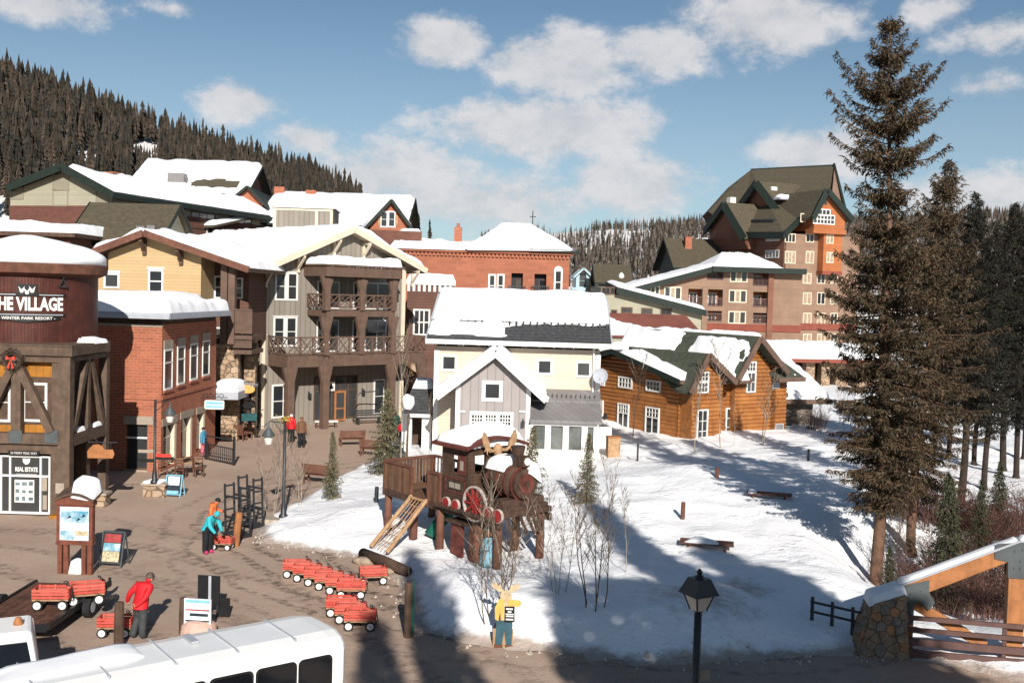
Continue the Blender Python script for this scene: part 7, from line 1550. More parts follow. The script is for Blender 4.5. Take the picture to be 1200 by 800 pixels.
# fresh snow and stone planters by the tower
b = gnd(117, 592); th = thing('stone_planter', 'square stone planter by the tower corner', 'planter', (b.x, b.y, 0), 0); MB().box(-.35, .35, -.3, .3, 0, .5).obj('block', 'stone_tan', th, bevel=.02); MB().box(-.4, .4, -.35, .35, .5, .6).obj('cap', 'stone_block', th)

# wagons
def make_wagon():
    th = thing('wagon', '', 'wagon'); L_, W_ = .98, .5
    MB().box(-L_ / 2, L_ / 2, -W_ / 2, W_ / 2, .27, .31).obj('bed', 'raw_wood', th)
    for s_ in (-1, 1):
        for k in range(3): MB().box(-L_ / 2, L_ / 2, s_ * W_ / 2 - .015, s_ * W_ / 2 + .015, .335 + .095 * k, .335 + .095 * k + .07).obj('slat', 'red_slat', th)
        for k in range(3): MB().box(s_ * L_ / 2 - .015, s_ * L_ / 2 + .015, -W_ / 2 + .02, W_ / 2 - .02, .335 + .095 * k, .335 + .095 * k + .07).obj('slat', 'red_slat', th)
        for x in (-.42, 0, .42): MB().box(x - .022, x + .022, s_ * (W_ / 2 - .028) - .012, s_ * (W_ / 2 - .028) + .012, .3, .62).obj('stake', 'red_slat', th)
        MB().tube([(s_ * .34, -.22, .15), (s_ * .34, .22, .15)], .018, 6).obj('axle', 'iron', th); MB().box(s_ * .34 - .05, s_ * .34 + .05, -.12, .12, .15, .27).obj('bolster', 'iron', th)
        for v in (-1, 1):
            w = MB().tube([(s_ * .34, v * .23, .15), (s_ * .34, v * .29, .15)], .15, 16).obj('wheel', 'rubber', th); MB().tube([(s_ * .34, v * .228, .15), (s_ * .34, v * .297, .15)], .105, 14).obj('rim', 'rim_white', w); MB().tube([(s_ * .34, v * .225, .15), (s_ * .34, v * .305, .15)], .03, 8).obj('hub', 'gutter', w)
    MB().tube([(.4, 0, .2), (.56, 0, .24), (.5, .0, .62), (.38, 0, .72)], .016, 6).tube([(.38, -.1, .72), (.38, .1, .72)], .018, 6).tube([(.38, -.1, .72), (.31, -.07, .75), (.31, .07, .75), (.38, .1, .72)], .014, 5).obj('handle', 'iron', th)
    return th
W0 = make_wagon(); used = [False]
def wagon(p, rz, label, s=1.0):
    if not used[0]: o = W0; used[0] = True; o.location = p; o.rotation_euler = (0, 0, rz)
    else: o = dup(W0, p, rz)
    o['label'] = label; o['category'] = 'wagon'; o['group'] = 'red pull wagons'; o.scale = (s * .9,) * 3; return o
order = ['nearest', 'second nearest', 'third nearest', 'fourth nearest', 'fifth nearest', 'farthest']
q0 = gnd(412, 699); q1 = gnd(348, 675)
for i in range(6): p = q0.lerp(q1, i / 5); wagon((p.x, p.y, 0), R(6 + (i * 37 % 7) - 3), f'{order[i]} wagon in the row of six red wagons')
q0 = gnd(422, 736); q1 = gnd(400, 720)
for i in range(3): p = q0.lerp(q1, i / 2); wagon((p.x, p.y, 0), R(3 + i * 2), ['front', 'middle', 'rear'][i] + ' wagon of the three parked nearest the bus')
p = gnd(437, 683); wagon((p.x, p.y, 0), R(14), 'single red wagon parked alone beside the boulder and log')
p = gnd(136, 744); wagon((p.x, p.y, 0), R(4), 'red wagon pulled by the person in the red jacket')
p = gnd(261, 643); wagon((p.x, p.y, 0), R(-8), 'red wagon beside the person in the turquoise jacket', .85)
# flat trailer with two wagons
pa = gnd(66, 748); pb = gnd(130, 700); d = (pb - pa); d.z = 0; Lr = d.length; ang = math.atan2(d.y, d.x); e_ = d.normalized(); nrm = V((-e_.y, e_.x, 0))
th = thing('flat_trailer', 'rusty flat trailer with a black rail carrying two red wagons', 'trailer', (pa.x, pa.y, 0), ang); mat('rust', (.10, .045, .028), .8, .4, 3, streak=.3)
TW = 2.1
for i in range(8): MB().box(-.3, Lr - .25, .12 + TW * i / 8, .12 + TW * (i + 1) / 8 - .015, .42, .47).obj('plank', 'rust', th)
MB().box(-.4, Lr + .05, .0, .1, .36, .52).obj('side_rail', 'black', th); MB().box(-.4, Lr, TW + .14, TW + .22, .36, .5).obj('side_rail', 'black', th); MB().box(-.4, -.3, .1, TW + .14, .3, .5).obj('cross_beam', 'black', th); MB().box(Lr - .25, Lr - .15, .1, TW + .14, .3, .46).obj('cross_beam', 'rust', th); MB().box(Lr * .45, Lr * .55, .1, TW + .14, .15, .4).obj('axle', 'black', th)
for v in (-.12, TW + .34):
    w = MB().tube([(Lr * .5, v - .1, .3), (Lr * .5, v + .1, .3)], .3, 18).obj('wheel', 'rubber', th); MB().tube([(Lr * .5, v - .105, .3), (Lr * .5, v + .105, .3)], .16, 12).obj('rim', 'gutter', w)
MB().box(Lr - .02, Lr + .06, .02, .08, .5, .62).obj('pin', 'black', th); MB().box(-1.2, -.4, TW * .5 - .05, TW * .5 + .05, .36, .46).obj('tow_bar', 'black', th)
c = gnd(62, 712, .47); wagon((c.x, c.y, .47), R(6), 'left wagon of the two on the flat trailer', 1.1); c = gnd(101, 706, .47); wagon((c.x, c.y, .47), R(22), 'right wagon of the two on the flat trailer', 1.1)
# posts
def post(px, py, top, r, m_, label, green=False):
    b = stand(px, py); h = at(px, top, b.y).z - b.z; th = thing('wooden_post', label, 'post', b, 0); MB().tube([(0, 0, -.3), (0, 0, h * .5), (.01, 0, h - .02), (.01, 0, h)], [r, r * .98, r * .95, r * .8], 10).obj('shaft', m_, th, smooth=False)
    if green: MB().box(r * .9, r * .9 + .05, -.06, .12, .1, h * 1.02).obj('marker', 'slide_green', th); MB().tube([(.02, 0, h), (-.04, 0, h + .45)], .012, 5).obj('wire', 'iron', th)
    return th
post(139, 759, 705, .13, 'dark_wood', 'dark round post in front of the person in red'); post(214, 742, 700, .11, 'dark_wood', 'dark round post beside the white round sign'); post(478, 746, 682, .12, 'dark_wood', 'brown post with a green strip at the snow bank edge', True)
post(276, 640, 600, .13, 'larch', 'leaning orange timber post near the ski racks').rotation_euler = (0, R(5), 0)
post(441, 589, 570, .09, 'iron', 'short black bollard in the snow by the lattice deck'); post(800, 607, 588, .09, 'red_timber', 'short red brown bollard in the open snow'); post(840, 557, 548, .1, 'red_timber', 'small distant bollard in the snow beyond the red one')
post(947, 541, 526, .07, 'black', 'small black marker sign in the shaded snow'); 
# boulders and log
b = stand(450, 672); a = stand(425, 655); th = thing('fallen_log', 'thick brown log lying on the snow edge', 'log', a, 0); d = stand(478, 676) - a
MB().tube([V((0, 0, .22)), d * .5 + V((0, 0, .24)), d + V((0, 0, .2))], [.19, .18, .17], 10).obj('log', 'dark_wood', th, smooth=True)
for i, (x, y, s_, lb) in enumerate(((427, 660, .33, 'rounded boulder under the end of the log'), (452, 672, .26, 'flat boulder beside the single red wagon'))):
    m = MB().lathe([(.02, -.6), (.7, -.5), (1, -.05), (.85, .42), (.4, .62), (.02, .66)], 12); m.v = [(x_ * (1 + .25 * noise.noise((x_ * 1.3, y_ * 1.3, z_ + i))), y_ * .8 * (1 + .25 * noise.noise((y_, x_, z_))), z_ * .75) for x_, y_, z_ in m.v]; o = m.obj('boulder', 'boulder', None, smooth=True); o.location = stand(x, y) + V((0, 0, .08)); o.scale = (s_ * 1.3, s_, s_); tag(o, lb, 'boulder')
# moose shaped board
b = stand(590, 757); th = thing('moose_board', 'cut-out board of a moose in yellow coat holding a small black sign', 'sign', b, R(-4)); mat('moose_tan', (.50, .38, .24), .6, .15, 5); mat('moose_yellow', (.60, .37, .09), .6, .1, 4); mat('moose_blue', (.035, .085, .11), .6, .2, 4); k = b.y / 1200
def cut(name, pts, m_, y0=0, t=.03): return MB().poly([((x - 588) * k, y0, (756 - y) * k) for x, y in pts], (0, t, 0)).obj(name, m_, th)
cut('trousers', [(579, 722), (598, 722), (597.5, 753), (591, 753), (588.5, 735), (586, 753), (578, 753)], 'moose_blue'); cut('shoe', [(577, 752.5), (587, 752.5), (587, 757), (576, 757)], 'carved_brown', -.01); cut('shoe', [(590, 752.5), (599, 752.5), (599, 757), (590, 757)], 'carved_brown', -.01)
cut('coat', [(582, 697), (592, 695), (597, 698), (606, 698.5), (608, 702), (605, 706), (597, 706), (598, 723), (584, 723), (583, 712), (581, 724), (577, 722), (576.5, 708)], 'moose_yellow', -.015); cut('shirt', [(588, 698), (592, 698), (594, 722), (586, 722)], 'moose_tan', -.018, .004)
cut('head', [(584, 689), (590, 686.5), (595, 690), (597, 696), (593, 699), (586, 698), (582, 694)], 'moose_tan', -.02)
for s_ in (-1, 1): cut('antler', [(589 + s_ * 2, 688), (589 + s_ * 8, 689), (589 + s_ * 16, 684), (589 + s_ * 18, 678), (589 + s_ * 14, 681), (589 + s_ * 12, 677), (589 + s_ * 9, 682), (589 + s_ * 6, 679), (589 + s_ * 5, 685)], 'moose_tan', -.01)
sb = cut('sign', [(588.5, 706), (600, 705.5), (600.5, 724), (588.5, 724.5)], 'black', -.045)
for i, (y0, y1, x0, x1) in enumerate(((707.5, 709.5, 590, 598), (711, 712.8, 592, 596.5), (714, 715.3, 589.5, 599.5), (716.2, 718, 590, 599), (720, 722, 590, 599))): 
    o = MB().poly([((x - 588) * k, -.048, (756 - y) * k) for x, y in ((x0, y0), (x1, y0), (x1, y1), (x0, y1))], (0, -.004, 0)).obj('text_line', 'white', sb)
for x, y in ((588, 691), (593, 692)): o = MB().lathe([(.012, 0), (.012, .003)], 8).obj('eye', 'black', th); o.location = ((x - 588) * k, -.024, (756 - y) * k); o.rotation_euler = (R(90), 0, 0)
MB().box(-.3, .25, .03, .09, -.2, .5).obj('stake', 'raw_wood', th)
# picnic tables half buried
def picnic(px, py, rz, label, kind):
    b = stand(px, py); th = thing('picnic_table', label, 'table', b + V((0, 0, -.52)), rz)
    for i in range(4): MB().box(-.95, .95, -.38 + .195 * i, -.38 + .195 * i + .18, .68, .72).obj('plank', 'red_timber', th)
    for s_ in (-1, 1): MB().box(-.95, .95, s_ * .72 - .14, s_ * .72 + .14, .42, .46).obj('bench', 'red_timber', th); MB().beam((s_ * .65, -.65, 0), (s_ * .65, -.2, .68), .08).beam((s_ * .65, .65, 0), (s_ * .65, .2, .68), .08).beam((s_ * .65, -.75, .4), (s_ * .65, .75, .4), .08).obj('leg', 'red_timber', th)
    snowq([(-.9, -.36, .72), (.9, -.36, .72), (.9, .38, .72), (-.9, .38, .72)], .1, th, lambda a, b_: .25 - abs(a - .4) * .8 if kind else .3 - a, .07, .4, .12)
picnic(828, 641, R(-12), 'picnic table in the open snow nearest the viewer', 1); picnic(901, 583, R(-16), 'picnic table higher up the snow slope', 0); picnic(985, 510, R(5), 'distant red table beyond the log house', 0)
p = stand(718, 535); th = thing('wooden_bin', 'light wooden bin beside the cream house porch', 'bin', p, R(8)); MB().box(-.35, .35, -.3, .3, -.1, 1.05).obj('body', 'raw_wood', th); MB().box(-.38, .38, -.33, .33, 1.05, 1.12).obj('lid', 'larch', th)
p = stand(722, 527); th = thing('low_wall', 'low white wall joining porch and log house', 'wall', p, R(6)); MB().box(-1.2, -.1, 1.0, 1.2, -.2, 1.15).obj('panel', 'white', th)
p = stand(747, 540); th = thing('marker_post', 'thin dark marker post near the log house', 'post', p, 0); MB().tube([(0, 0, -.2), (0, 0, .9)], .05, 8).lathe([(.06, .9), (.06, .95), (.02, 1)], 8).obj('shaft', 'iron', th)
p = at(704, 441, 57.2); th = thing('satellite_dish', 'grey satellite dish on the corner of the cream house', 'dish', p, R(-15)); MB().lathe([(.02, 0), (.25, .03), (.42, .14), (.44, .15), (.26, .06), (.02, .04)], 18).obj('dish', 'gutter', th).rotation_euler = (R(75), 0, 0); MB().tube([(0, .05, 0), (-.1, .3, -.2), (-.25, .6, -.25)], .03, 6).obj('mast', 'iron', th); MB().tube([(0, -.05, -.2), (0, -.4, -.05)], .015, 5).obj('feed_arm', 'iron', th)

# benches, tables and fences on the plaza
def bench(px, py, rz, label, m_='red_timber'):
    b = gnd(px, py); th = thing('bench', label, 'bench', (b.x, b.y, 0), rz)
    for i in range(4): MB().box(-.8, .8, -.22 + .12 * i, -.22 + .12 * i + .1, .42, .46).obj('slat', m_, th)
    for i in range(4): MB().box(-.8, .8, .26 + .03 * i, .29 + .03 * i, .52 + .12 * i, .62 + .12 * i).obj('back_slat', m_, th)
    for x in (-.7, .7): MB().box(x - .04, x + .04, -.2, -.12, 0, .42).obj('leg', m_, th); MB().beam((x, .26, 0), (x, .38, 1.0), .07).obj('leg', m_, th); MB().box(x - .035, x + .035, -.24, .3, .64, .69).obj('arm', m_, th)
bench(438, 534, R(170), 'red wooden bench in the middle of the plaza'); bench(374, 566, R(160), 'red wooden bench at the snow edge by the small spruce'); bench(412, 522, R(200), 'red wooden bench farther up the plaza')
def table_set(px, py):
    b = gnd(px, py); th = thing('cafe_table', 'brown cafe table outside the brick shop', 'table', (b.x, b.y, 0), R(-4)); MB().lathe([(.75, .7), (.75, .74)], 20).obj('top', 'raw_wood', th); MB().lathe([(.3, 0), (.3, .03), (.06, .08), (.05, .7)], 10).obj('pedestal', 'iron', th)
    c0_ = None
    for i, (dx, dy, rz, lb) in enumerate(((-.75, -.75, 20, 'left'), (.2, -.95, 0, 'front'), (.95, -.45, -60, 'right'), (.5, .9, 190, 'rear'))):
        th = thing('cafe_chair', f'brown wooden chair at the {lb} of the cafe table', 'chair', (b.x + dx, b.y + dy, 0), R(rz + 180), 'cafe chairs')
        MB().box(-.23, .23, -.23, .23, .42, .46).obj('seat', 'red_timber', th)
        for x, y in ((-.2, -.2), (.2, -.2)): MB().box(x - .025, x + .025, y - .025, y + .025, 0, .42).obj('leg', 'red_timber', th)
        for x in (-.2, .2): MB().beam((x, .2, 0), (x, .27, .95), .05).obj('leg', 'red_timber', th)
        for z in (.6, .74, .88): MB().box(-.18, .18, .2 + z * .06, .225 + z * .06, z, z + .09).obj('back_slat', 'red_timber', th)
table_set(214, 556)
p0 = gnd(241, 538); p1 = gnd(274, 545); th = thing('iron_fence', 'black iron railing with a taller end post beside the brick shop', 'fence', (p0.x, p0.y, 0), math.atan2(p1.y - p0.y, p1.x - p0.x)); L_ = (p1 - p0).length
n = 15
for i in range(n): MB().box(L_ * i / n - .015, L_ * i / n + .015, -.015, .015, .08, .85).obj('bar', 'iron', th)
MB().box(0, L_, -.025, .025, .85, .9).obj('rail', 'iron', th); MB().box(0, L_, -.025, .025, .05, .1).obj('rail', 'iron', th); MB().box(L_ - .05, L_ + .05, -.05, .05, 0, 1.55).obj('post', 'iron', th); MB().box(-.05, .05, -.05, .05, 0, 1.2).obj('post', 'iron', th); MB().box(0, L_, -.03, .03, 1.3, 1.36).obj('rail', 'iron', th)
for (x, y, sx, lb) in ((288, 630, 1, 'black ladder shaped ski rack at the snow tip'), (303, 618, 1, 'black ladder shaped ski rack behind the first one'), (348, 497, .8, 'distant black ski rack beside the lodge window')):
    b = gnd(x, y); th = thing('ski_rack', lb, 'rack', (b.x, b.y, 0), R(55), 'black ski racks'); hh = 2.0 * sx
    for k in range(2):
        for s_ in (-.22, .22): MB().beam((s_, k * .9, 0), (s_, k * .9 + .1, hh), .06).obj('upright', 'iron', th)
        for i in range(4): z = .5 * sx + i * .46 * sx; MB().box(-.22, .22, k * .9 + z * .05 - .03, k * .9 + z * .05 + .03, z, z + .06).obj('rung', 'iron', th)
    for z in (.7 * sx, 1.5 * sx): MB().box(-.25, -.19, .05, .95, z, z + .07).obj('rail', 'iron', th); MB().box(.19, .25, .05, .95, z, z + .07).obj('rail', 'iron', th)
    MB().box(-.28, .28, -.05, 1.0, .04, .12).obj('base', 'iron', th)
b = gnd(432, 497); th = thing('chairlift_bench', 'old black chairlift seat used as a bench before the lodge', 'bench', (b.x, b.y, 0), R(28))
for i in range(4): MB().box(-1, 1, -.2 + .13 * i, -.2 + .13 * i + .1, .45, .49).obj('slat', 'iron', th)
for i in range(3): MB().box(-1, 1, .36 + .02 * i, .39 + .02 * i, .6 + .15 * i, .7 + .15 * i).obj('back_slat', 'iron', th)
for s_ in (-1, 1): MB().tube([(s_ * 1.0, -.2, .45), (s_ * 1.0, .35, .5), (s_ * 1.0, .4, 1.05)], .035, 6).obj('side', 'iron', th); MB().box(s_ * .8 - .05, s_ * .8 + .05, -.2, .35, 0, .45).obj('leg', 'iron', th)
MB().tube([(-.95, .4, 1.0), (-.9, .4, 1.8), (-.6, .4, 2.2), (0, .4, 2.3), (.9, .4, 2.35)], .04, 7).obj('hanger', 'iron', th)
b = gnd(382, 501); th = thing('white_crate_bench', 'small white topped bench before the lodge door', 'bench', (b.x, b.y, 0), R(20)); MB().box(-.8, .8, -.25, .25, .42, .5).obj('seat', 'white', th)
for x in (-.65, .65): MB().box(x - .06, x + .06, -.22, .22, 0, .42).obj('leg', 'timber', th)
for (x, y, mt, lb) in ((268, 510, 'black', 'dark covered grill beside the iron railing'), (463, 547, 'iron', 'dark covered machine beside the bushy spruce')):
    b = gnd(x, y); th = thing('covered_grill', lb, 'grill', (b.x, b.y, 0), R(15)); MB().box(-.5, .5, -.3, .3, .1, .85).obj('body', mt, th, bevel=.06); MB().lathe([(.45, .85), (.42, 1.05), (.2, 1.18), (.02, 1.2)], 14).obj('lid', mt, th, smooth=True)
    for s_ in (-.4, .4): MB().box(s_ - .03, s_ + .03, -.25, .25, 0, .1).obj('foot', 'iron', th)
for i, (x, y, dx) in enumerate(((282, 516, 0), (290, 514, .2))):
    b = gnd(x, y); th = thing('deck_chair', ['left', 'right'][i] + ' of the two brown chairs before the stone wall', 'chair', (b.x, b.y, 0), R(170 + i * 20)); MB().box(-.3, .3, -.3, .3, .38, .43).obj('seat', 'red_timber', th)
    for k in range(5): MB().beam((-.26 + .13 * k, .28, .4), (-.26 + .13 * k, .45, 1.05), .1, .02).obj('back_slat', 'red_timber', th)
    for sx in (-.27, .27):
        for sy in (-.26, .26): MB().box(sx - .035, sx + .035, sy - .035, sy + .035, 0, .38).obj('leg', 'red_timber', th)
# boards by the road
b = gnd(244, 722); th = thing('folded_board', 'black backed board leaning near the white round sign', 'sign', (b.x, b.y, 0), R(-6)); MB().box(-.33, .33, 0, .05, .35, 1.2).obj('panel', 'black', th); MB().box(.0, .08, -.02, .0, 0, 1.2).obj('stay', 'gutter', th); MB().box(.3, .62, .05, .09, .0, .55).obj('panel', 'black', th); MB().box(-.3, -.24, 0, .05, 0, .35).obj('leg', 'iron', th); MB().box(.24, .3, 0, .05, 0, .35).obj('leg', 'iron', th)
b = gnd(233, 744); th = thing('valet_sign', 'white information board on a round pinkish base behind the bus', 'sign', (b.x, b.y, 0), R(-5)); mat('pinkish', (.55, .36, .29), .6, .1, 4); MB().lathe([(.5, .0), (.5, .05), (.46, .3), (.3, .42), (.05, .45)], 18).obj('base', 'pinkish', th, smooth=False)
sg = MB().box(-.38, .38, -.12, -.08, .25, 1.05).obj('board', 'map_white', th); MB().box(-.34, .34, -.125, -.12, .94, 1.02).obj('stripe', 'sign_blue', sg); MB().box(-.34, .34, -.125, -.12, .72, .76).obj('stripe', 'map_red', sg); MB().box(-.22, .3, -.125, -.12, .57, .65).obj('stripe', 'map_dark', sg); MB().box(-.34, .34, -.125, -.12, .42, .46).obj('stripe', 'map_dark', sg)
# white and pink snow lantern lumps by the pavilion
p = at(478, 471, 57); th = thing('snowy_shrub', 'snow laden bush top beside the shingle pavilion', 'shrub', (p.x, p.y, 0), 0); MB().tube([(0, 0, 0), (.05, 0, p.z - .4)], [.08, .04], 6).obj('stem', 'twig', th)
m = MB().lathe([(.02, -.4), (.3, -.35), (.42, -.05), (.35, .28), (.12, .42), (.01, .44)], 12, (0, 0, p.z)); m.v = [(x * (1 + .4 * noise.noise((x * 3, y * 3, z * 3))), y * (1 + .4 * noise.noise((y * 3, x * 3, z))), z + .1 * noise.noise((x * 4, y * 4, z * 4))) for x, y, z in m.v]; m.obj('snow', 'snow', th, smooth=True)
# string of overhead lights across the plaza
m = MB(); a = at(296, 375, 70); b_ = at(392, 397, 68); th = thing('light_string', 'string of small lamps sagging across the lodge front', 'lights', a, 0); pts = [V((0, 0, 0)).lerp(b_ - a, i / 16) - V((0, 0, 1.2 * sin(pi * i / 16))) for i in range(17)]; MB().tube(pts, .015, 4, False).obj('wire', 'iron', th)
for q in pts[1:-1]: MB().lathe([(.01, 0), (.035, -.05), (.03, -.12), (.005, -.14)], 7, q).obj('bulb', 'frosted', th)
# ------------------------------------------------------------------ shuttle bus and van
pr = gnd(356, 711, 2.9)          # far rear corner of the roof
ax = V((-.795, -.605, 0)).normalized(); ang = math.atan2(ax.y, ax.x)      # +x local = towards the front
fr = Fr('shuttle_bus', 'white shuttle bus with dark side windows at the bottom edge', 'bus', (pr.x, pr.y, 0), math.degrees(ang)); E = fr.e
# local: x forward, y to the bus's left; the side towards the viewer is at +y
BW = 2.05; BL = 7.4; side = fr.loc((0, 0, 0)).y; sg = 1 if side > 0 else -1
Yn, Yf = sg * BW, 0.0
body = MB(); prof = [(0.0, .45), (0, 2.62), (.05, 2.74), (.2, 2.83), (.5, 2.88), (BW - .5, 2.9), (BW - .2, 2.84), (BW - .05, 2.75), (BW, 2.62), (BW, .45)]
xs = [0, .1, .35, BL - 1.6, BL - 1.1, BL - .7, BL - .45]; sh = [(.8, -.06), (.93, -.02), (1, 0), (1, 0), (.97, -.1), (.9, -.32), (.82, -.6)]
k = len(prof)
for x, (s_, dz) in zip(xs, sh):
    for (y, z) in prof: yy_ = BW / 2 + (y - BW / 2) * s_; body.v.append((x, sg * yy_, z + (dz if z > 1.2 else 0) * (z - .45) / 2.4))
for i in range(len(xs) - 1):
    for j in range(k - 1): body.f.append((i * k + j, i * k + j + 1, (i + 1) * k + j + 1, (i + 1) * k + j)); body.mi.append(0)
    body.f.append((i * k + k - 1, i * k, (i + 1) * k, (i + 1) * k + k - 1)); body.mi.append(0)
body.f.append(tuple(range(k))); body.f.append(tuple((len(xs) - 1) * k + j for j in range(k))); body.mi += [0, 0]
body.obj('body', 'bus_white', E, smooth=False)
MB().hexa([(BL - .5, sg * .3, .45), (BL + .75, sg * .4, .45), (BL + .75, sg * (BW - .4), .45), (BL - .5, sg * (BW - .3), .45), (BL - .5, sg * .35, 1.45), (BL + .6, sg * .5, 1.15), (BL + .6, sg * (BW - .5), 1.15), (BL - .5, sg * (BW - .35), 1.45)]).obj('bonnet', 'bus_white', E, bevel=.08)
for x in (1.0, 2.15, 3.3, 4.45, 5.6): MB().box(x, x + .025, sg * .28, sg * (BW - .28), 2.87, 2.915).obj('roof_seam', 'gutter', E)
def rrect(x0, x1, z0, z1, y, t, r=.1):
    pts = []
    for cx_, cz_, a0_ in ((x1 - r, z1 - r, 0), (x0 + r, z1 - r, 90), (x0 + r, z0 + r, 180), (x1 - r, z0 + r, 270)):
        for q in range(4): a_ = R(a0_ + 30 * q); pts.append((cx_ + r * cos(a_), y, cz_ + r * sin(a_)))
    return MB().poly(pts, (0, t, 0))
for i, (x0, x1) in enumerate(((.42, 1.05), (1.16, 1.9), (2.02, 2.78), (2.9, 3.66), (3.78, 4.54), (4.66, 5.4))):
    o = rrect(x0 - .04, x1 + .04, 1.56, 2.6, Yn - sg * .02, sg * .032).obj('window', 'black', E); rrect(x0, x1, 1.6, 2.56, Yn + sg * .005, sg * .012).obj('pane', 'bus_glass', o)
    MB().box(x0, x1, Yn + sg * .017 if sg > 0 else Yn + sg * .024, Yn + sg * .024 if sg > 0 else Yn + sg * .017, 1.74, 1.77).obj('vent_bar', 'black', o)
MB().hexa([(-.03, sg * .4, 1.5), (-.03, sg * (BW - .4), 1.5), (0.02, sg * (BW - .4), 1.5), (.02, sg * .4, 1.5), (-.03, sg * .4, 2.35), (-.03, sg * (BW - .4), 2.35), (.02, sg * (BW - .4), 2.35), (.02, sg * .4, 2.35)]).obj('rear_window', 'bus_glass', E)
for x in (1.4, BL - .6):
    for y in (Yn - sg * .1, Yf + sg * .1): w = MB().tube([(x, y - .14, .45), (x, y + .14, .45)], .45, 20).obj('wheel', 'rubber', E); MB().tube([(x, y - .15, .45), (x, y + .15, .45)], .22, 14).obj('rim', 'gutter', w)
for i in range(3): MB().box(BL - 1.38 + .02 * i, BL - 1.3 + .02 * i, sg * (BW * .5 - .15 + .15 * i) - .05, sg * (BW * .5 - .15 + .15 * i) + .05, 2.74, 2.82).obj('marker_light', 'larch', E)
snowq([V((3.6, sg * .3, 2.88)), V((BL - .9, sg * .3, 2.8)), V((BL - .9, sg * 1.35, 2.8)), V((3.6, sg * 1.2, 2.9))], .1, E, lambda a_, b_: .35 - abs(a_ - .5) * .6, .1, .4, .15)
MB().box(2.6, 2.75, sg * .45, sg * .95, 2.9, 2.94).obj('roof_hatch', 'gutter', E)
# white van at the left edge, nose towards the viewer's right
b = gnd(66, 735, 2.2); th = thing('white_truck', 'white truck cab with dark windscreen at the lower left edge', 'truck', (b.x, b.y - .6, 0), R(27))
zr_ = 2.15; xr = .05   # right side at x = 0
W_ = 1.9
MB().hexa([(-W_, -.2, .35), (0, -.2, .35), (0, 4.5, .35), (-W_, 4.5, .35), (-W_ + .03, -.2, 1.3), (-.03, -.2, 1.3), (-.03, 4.5, 1.3), (-W_ + .03, 4.5, 1.3)]).obj('body', 'bus_white', th, bevel=.06)
MB().hexa([(-W_ + .06, .15, 1.3), (-.06, .15, 1.3), (-.04, 2.0, 1.3), (-W_ + .04, 2.0, 1.3), (-W_ + .2, .65, zr_), (-.2, .65, zr_), (-.16, 1.85, zr_ + .02), (-W_ + .16, 1.85, zr_ + .02)]).obj('cab', 'bus_white', th, bevel=.08)
MB().hexa([(-W_ + .03, -1.1, .4), (-.03, -1.1, .4), (0, .2, .4), (-W_, .2, .4), (-W_ + .12, -1.0, 1.05), (-.12, -1.0, 1.05), (-.05, .2, 1.32), (-W_ + .05, .2, 1.32)]).obj('bonnet', 'bus_white', th, bevel=.08)
MB().hexa([(-W_ + .18, .10, 1.36), (-.18, .10, 1.36), (-.18, .2, 1.36), (-W_ + .18, .2, 1.36), (-W_ + .3, .5, zr_ - .18), (-.3, .5, zr_ - .18), (-.3, .6, zr_ - .18), (-W_ + .3, .6, zr_ - .18)]).obj('windscreen', 'bus_glass', th)
MB().box(-.42, -.1, -1.12, -1.0, .72, .95).obj('headlight', 'frosted', th, bevel=.03); MB().box(-W_ + .1, -W_ + .42, -1.12, -1.0, .72, .95).obj('headlight', 'frosted', th, bevel=.03); MB().box(-W_ + .5, -.5, -1.13, -1.02, .55, .9).obj('grille', 'black', th)
for y in (-.35, 3.4):
    for x in (-.12, -W_ + .12): w = MB().tube([(x - .12, y, .35), (x + .12, y, .35)], .35, 18).obj('wheel', 'rubber', th); MB().tube([(x - .125, y, .35), (x + .125, y, .35)], .2, 12).obj('rim', 'gutter', w)
MB().lathe([(.1, 0), (.1, .05), (.06, .16), (.01, .18)], 12, (-.45, 1.2, zr_ + .0)).obj('beacon', 'larch', th); MB().lathe([(.02, -.1), (.09, -.06), (.1, .03), (.03, .1)], 10, (-1.15, -.3, 1.32)).obj('ornament', 'red_paint', th)
MB().box(.0, .16, .2, .32, 1.3, 1.55).obj('mirror', 'black', th); MB().tube([(-.05, .3, 1.4), (.05, .26, 1.42)], .02, 6).obj('mirror_arm', 'black', th)

# ------------------------------------------------------------------ people
mat('skin', (.45, .24, .15), .6, .1, 6); mat('jacket_red', (.50, .012, .018), .65, .15, 5, .2); mat('trouser_grey', (.045, .05, .052), .8, .2, 5, .2); mat('jacket_turquoise', (.03, .36, .42), .65, .12, 5, .2); mat('trouser_black', (.01, .011, .014), .8, .2, 5, .2); mat('boot_pink', (.40, .03, .12), .6, .1, 5); mat('boot_dark', (.02, .018, .016), .7, .2, 5)
mat('jacket_orange', (.55, .13, .04), .65, .3, 8); mat('coat_brown', (.13, .065, .035), .8, .2, 5); mat('coat_green', (.012, .05, .04), .8, .2, 5); mat('fur_grey', (.13, .10, .08), .95, .4, 14, .8); mat('glove', (.012, .012, .013), .7, .2, 5); mat('coat_pink', (.45, .12, .16), .7, .2, 5); mat('coat_blue2', (.05, .20, .32), .7, .2, 5); mat('pale', (.6, .58, .56), .7, .1, 5)
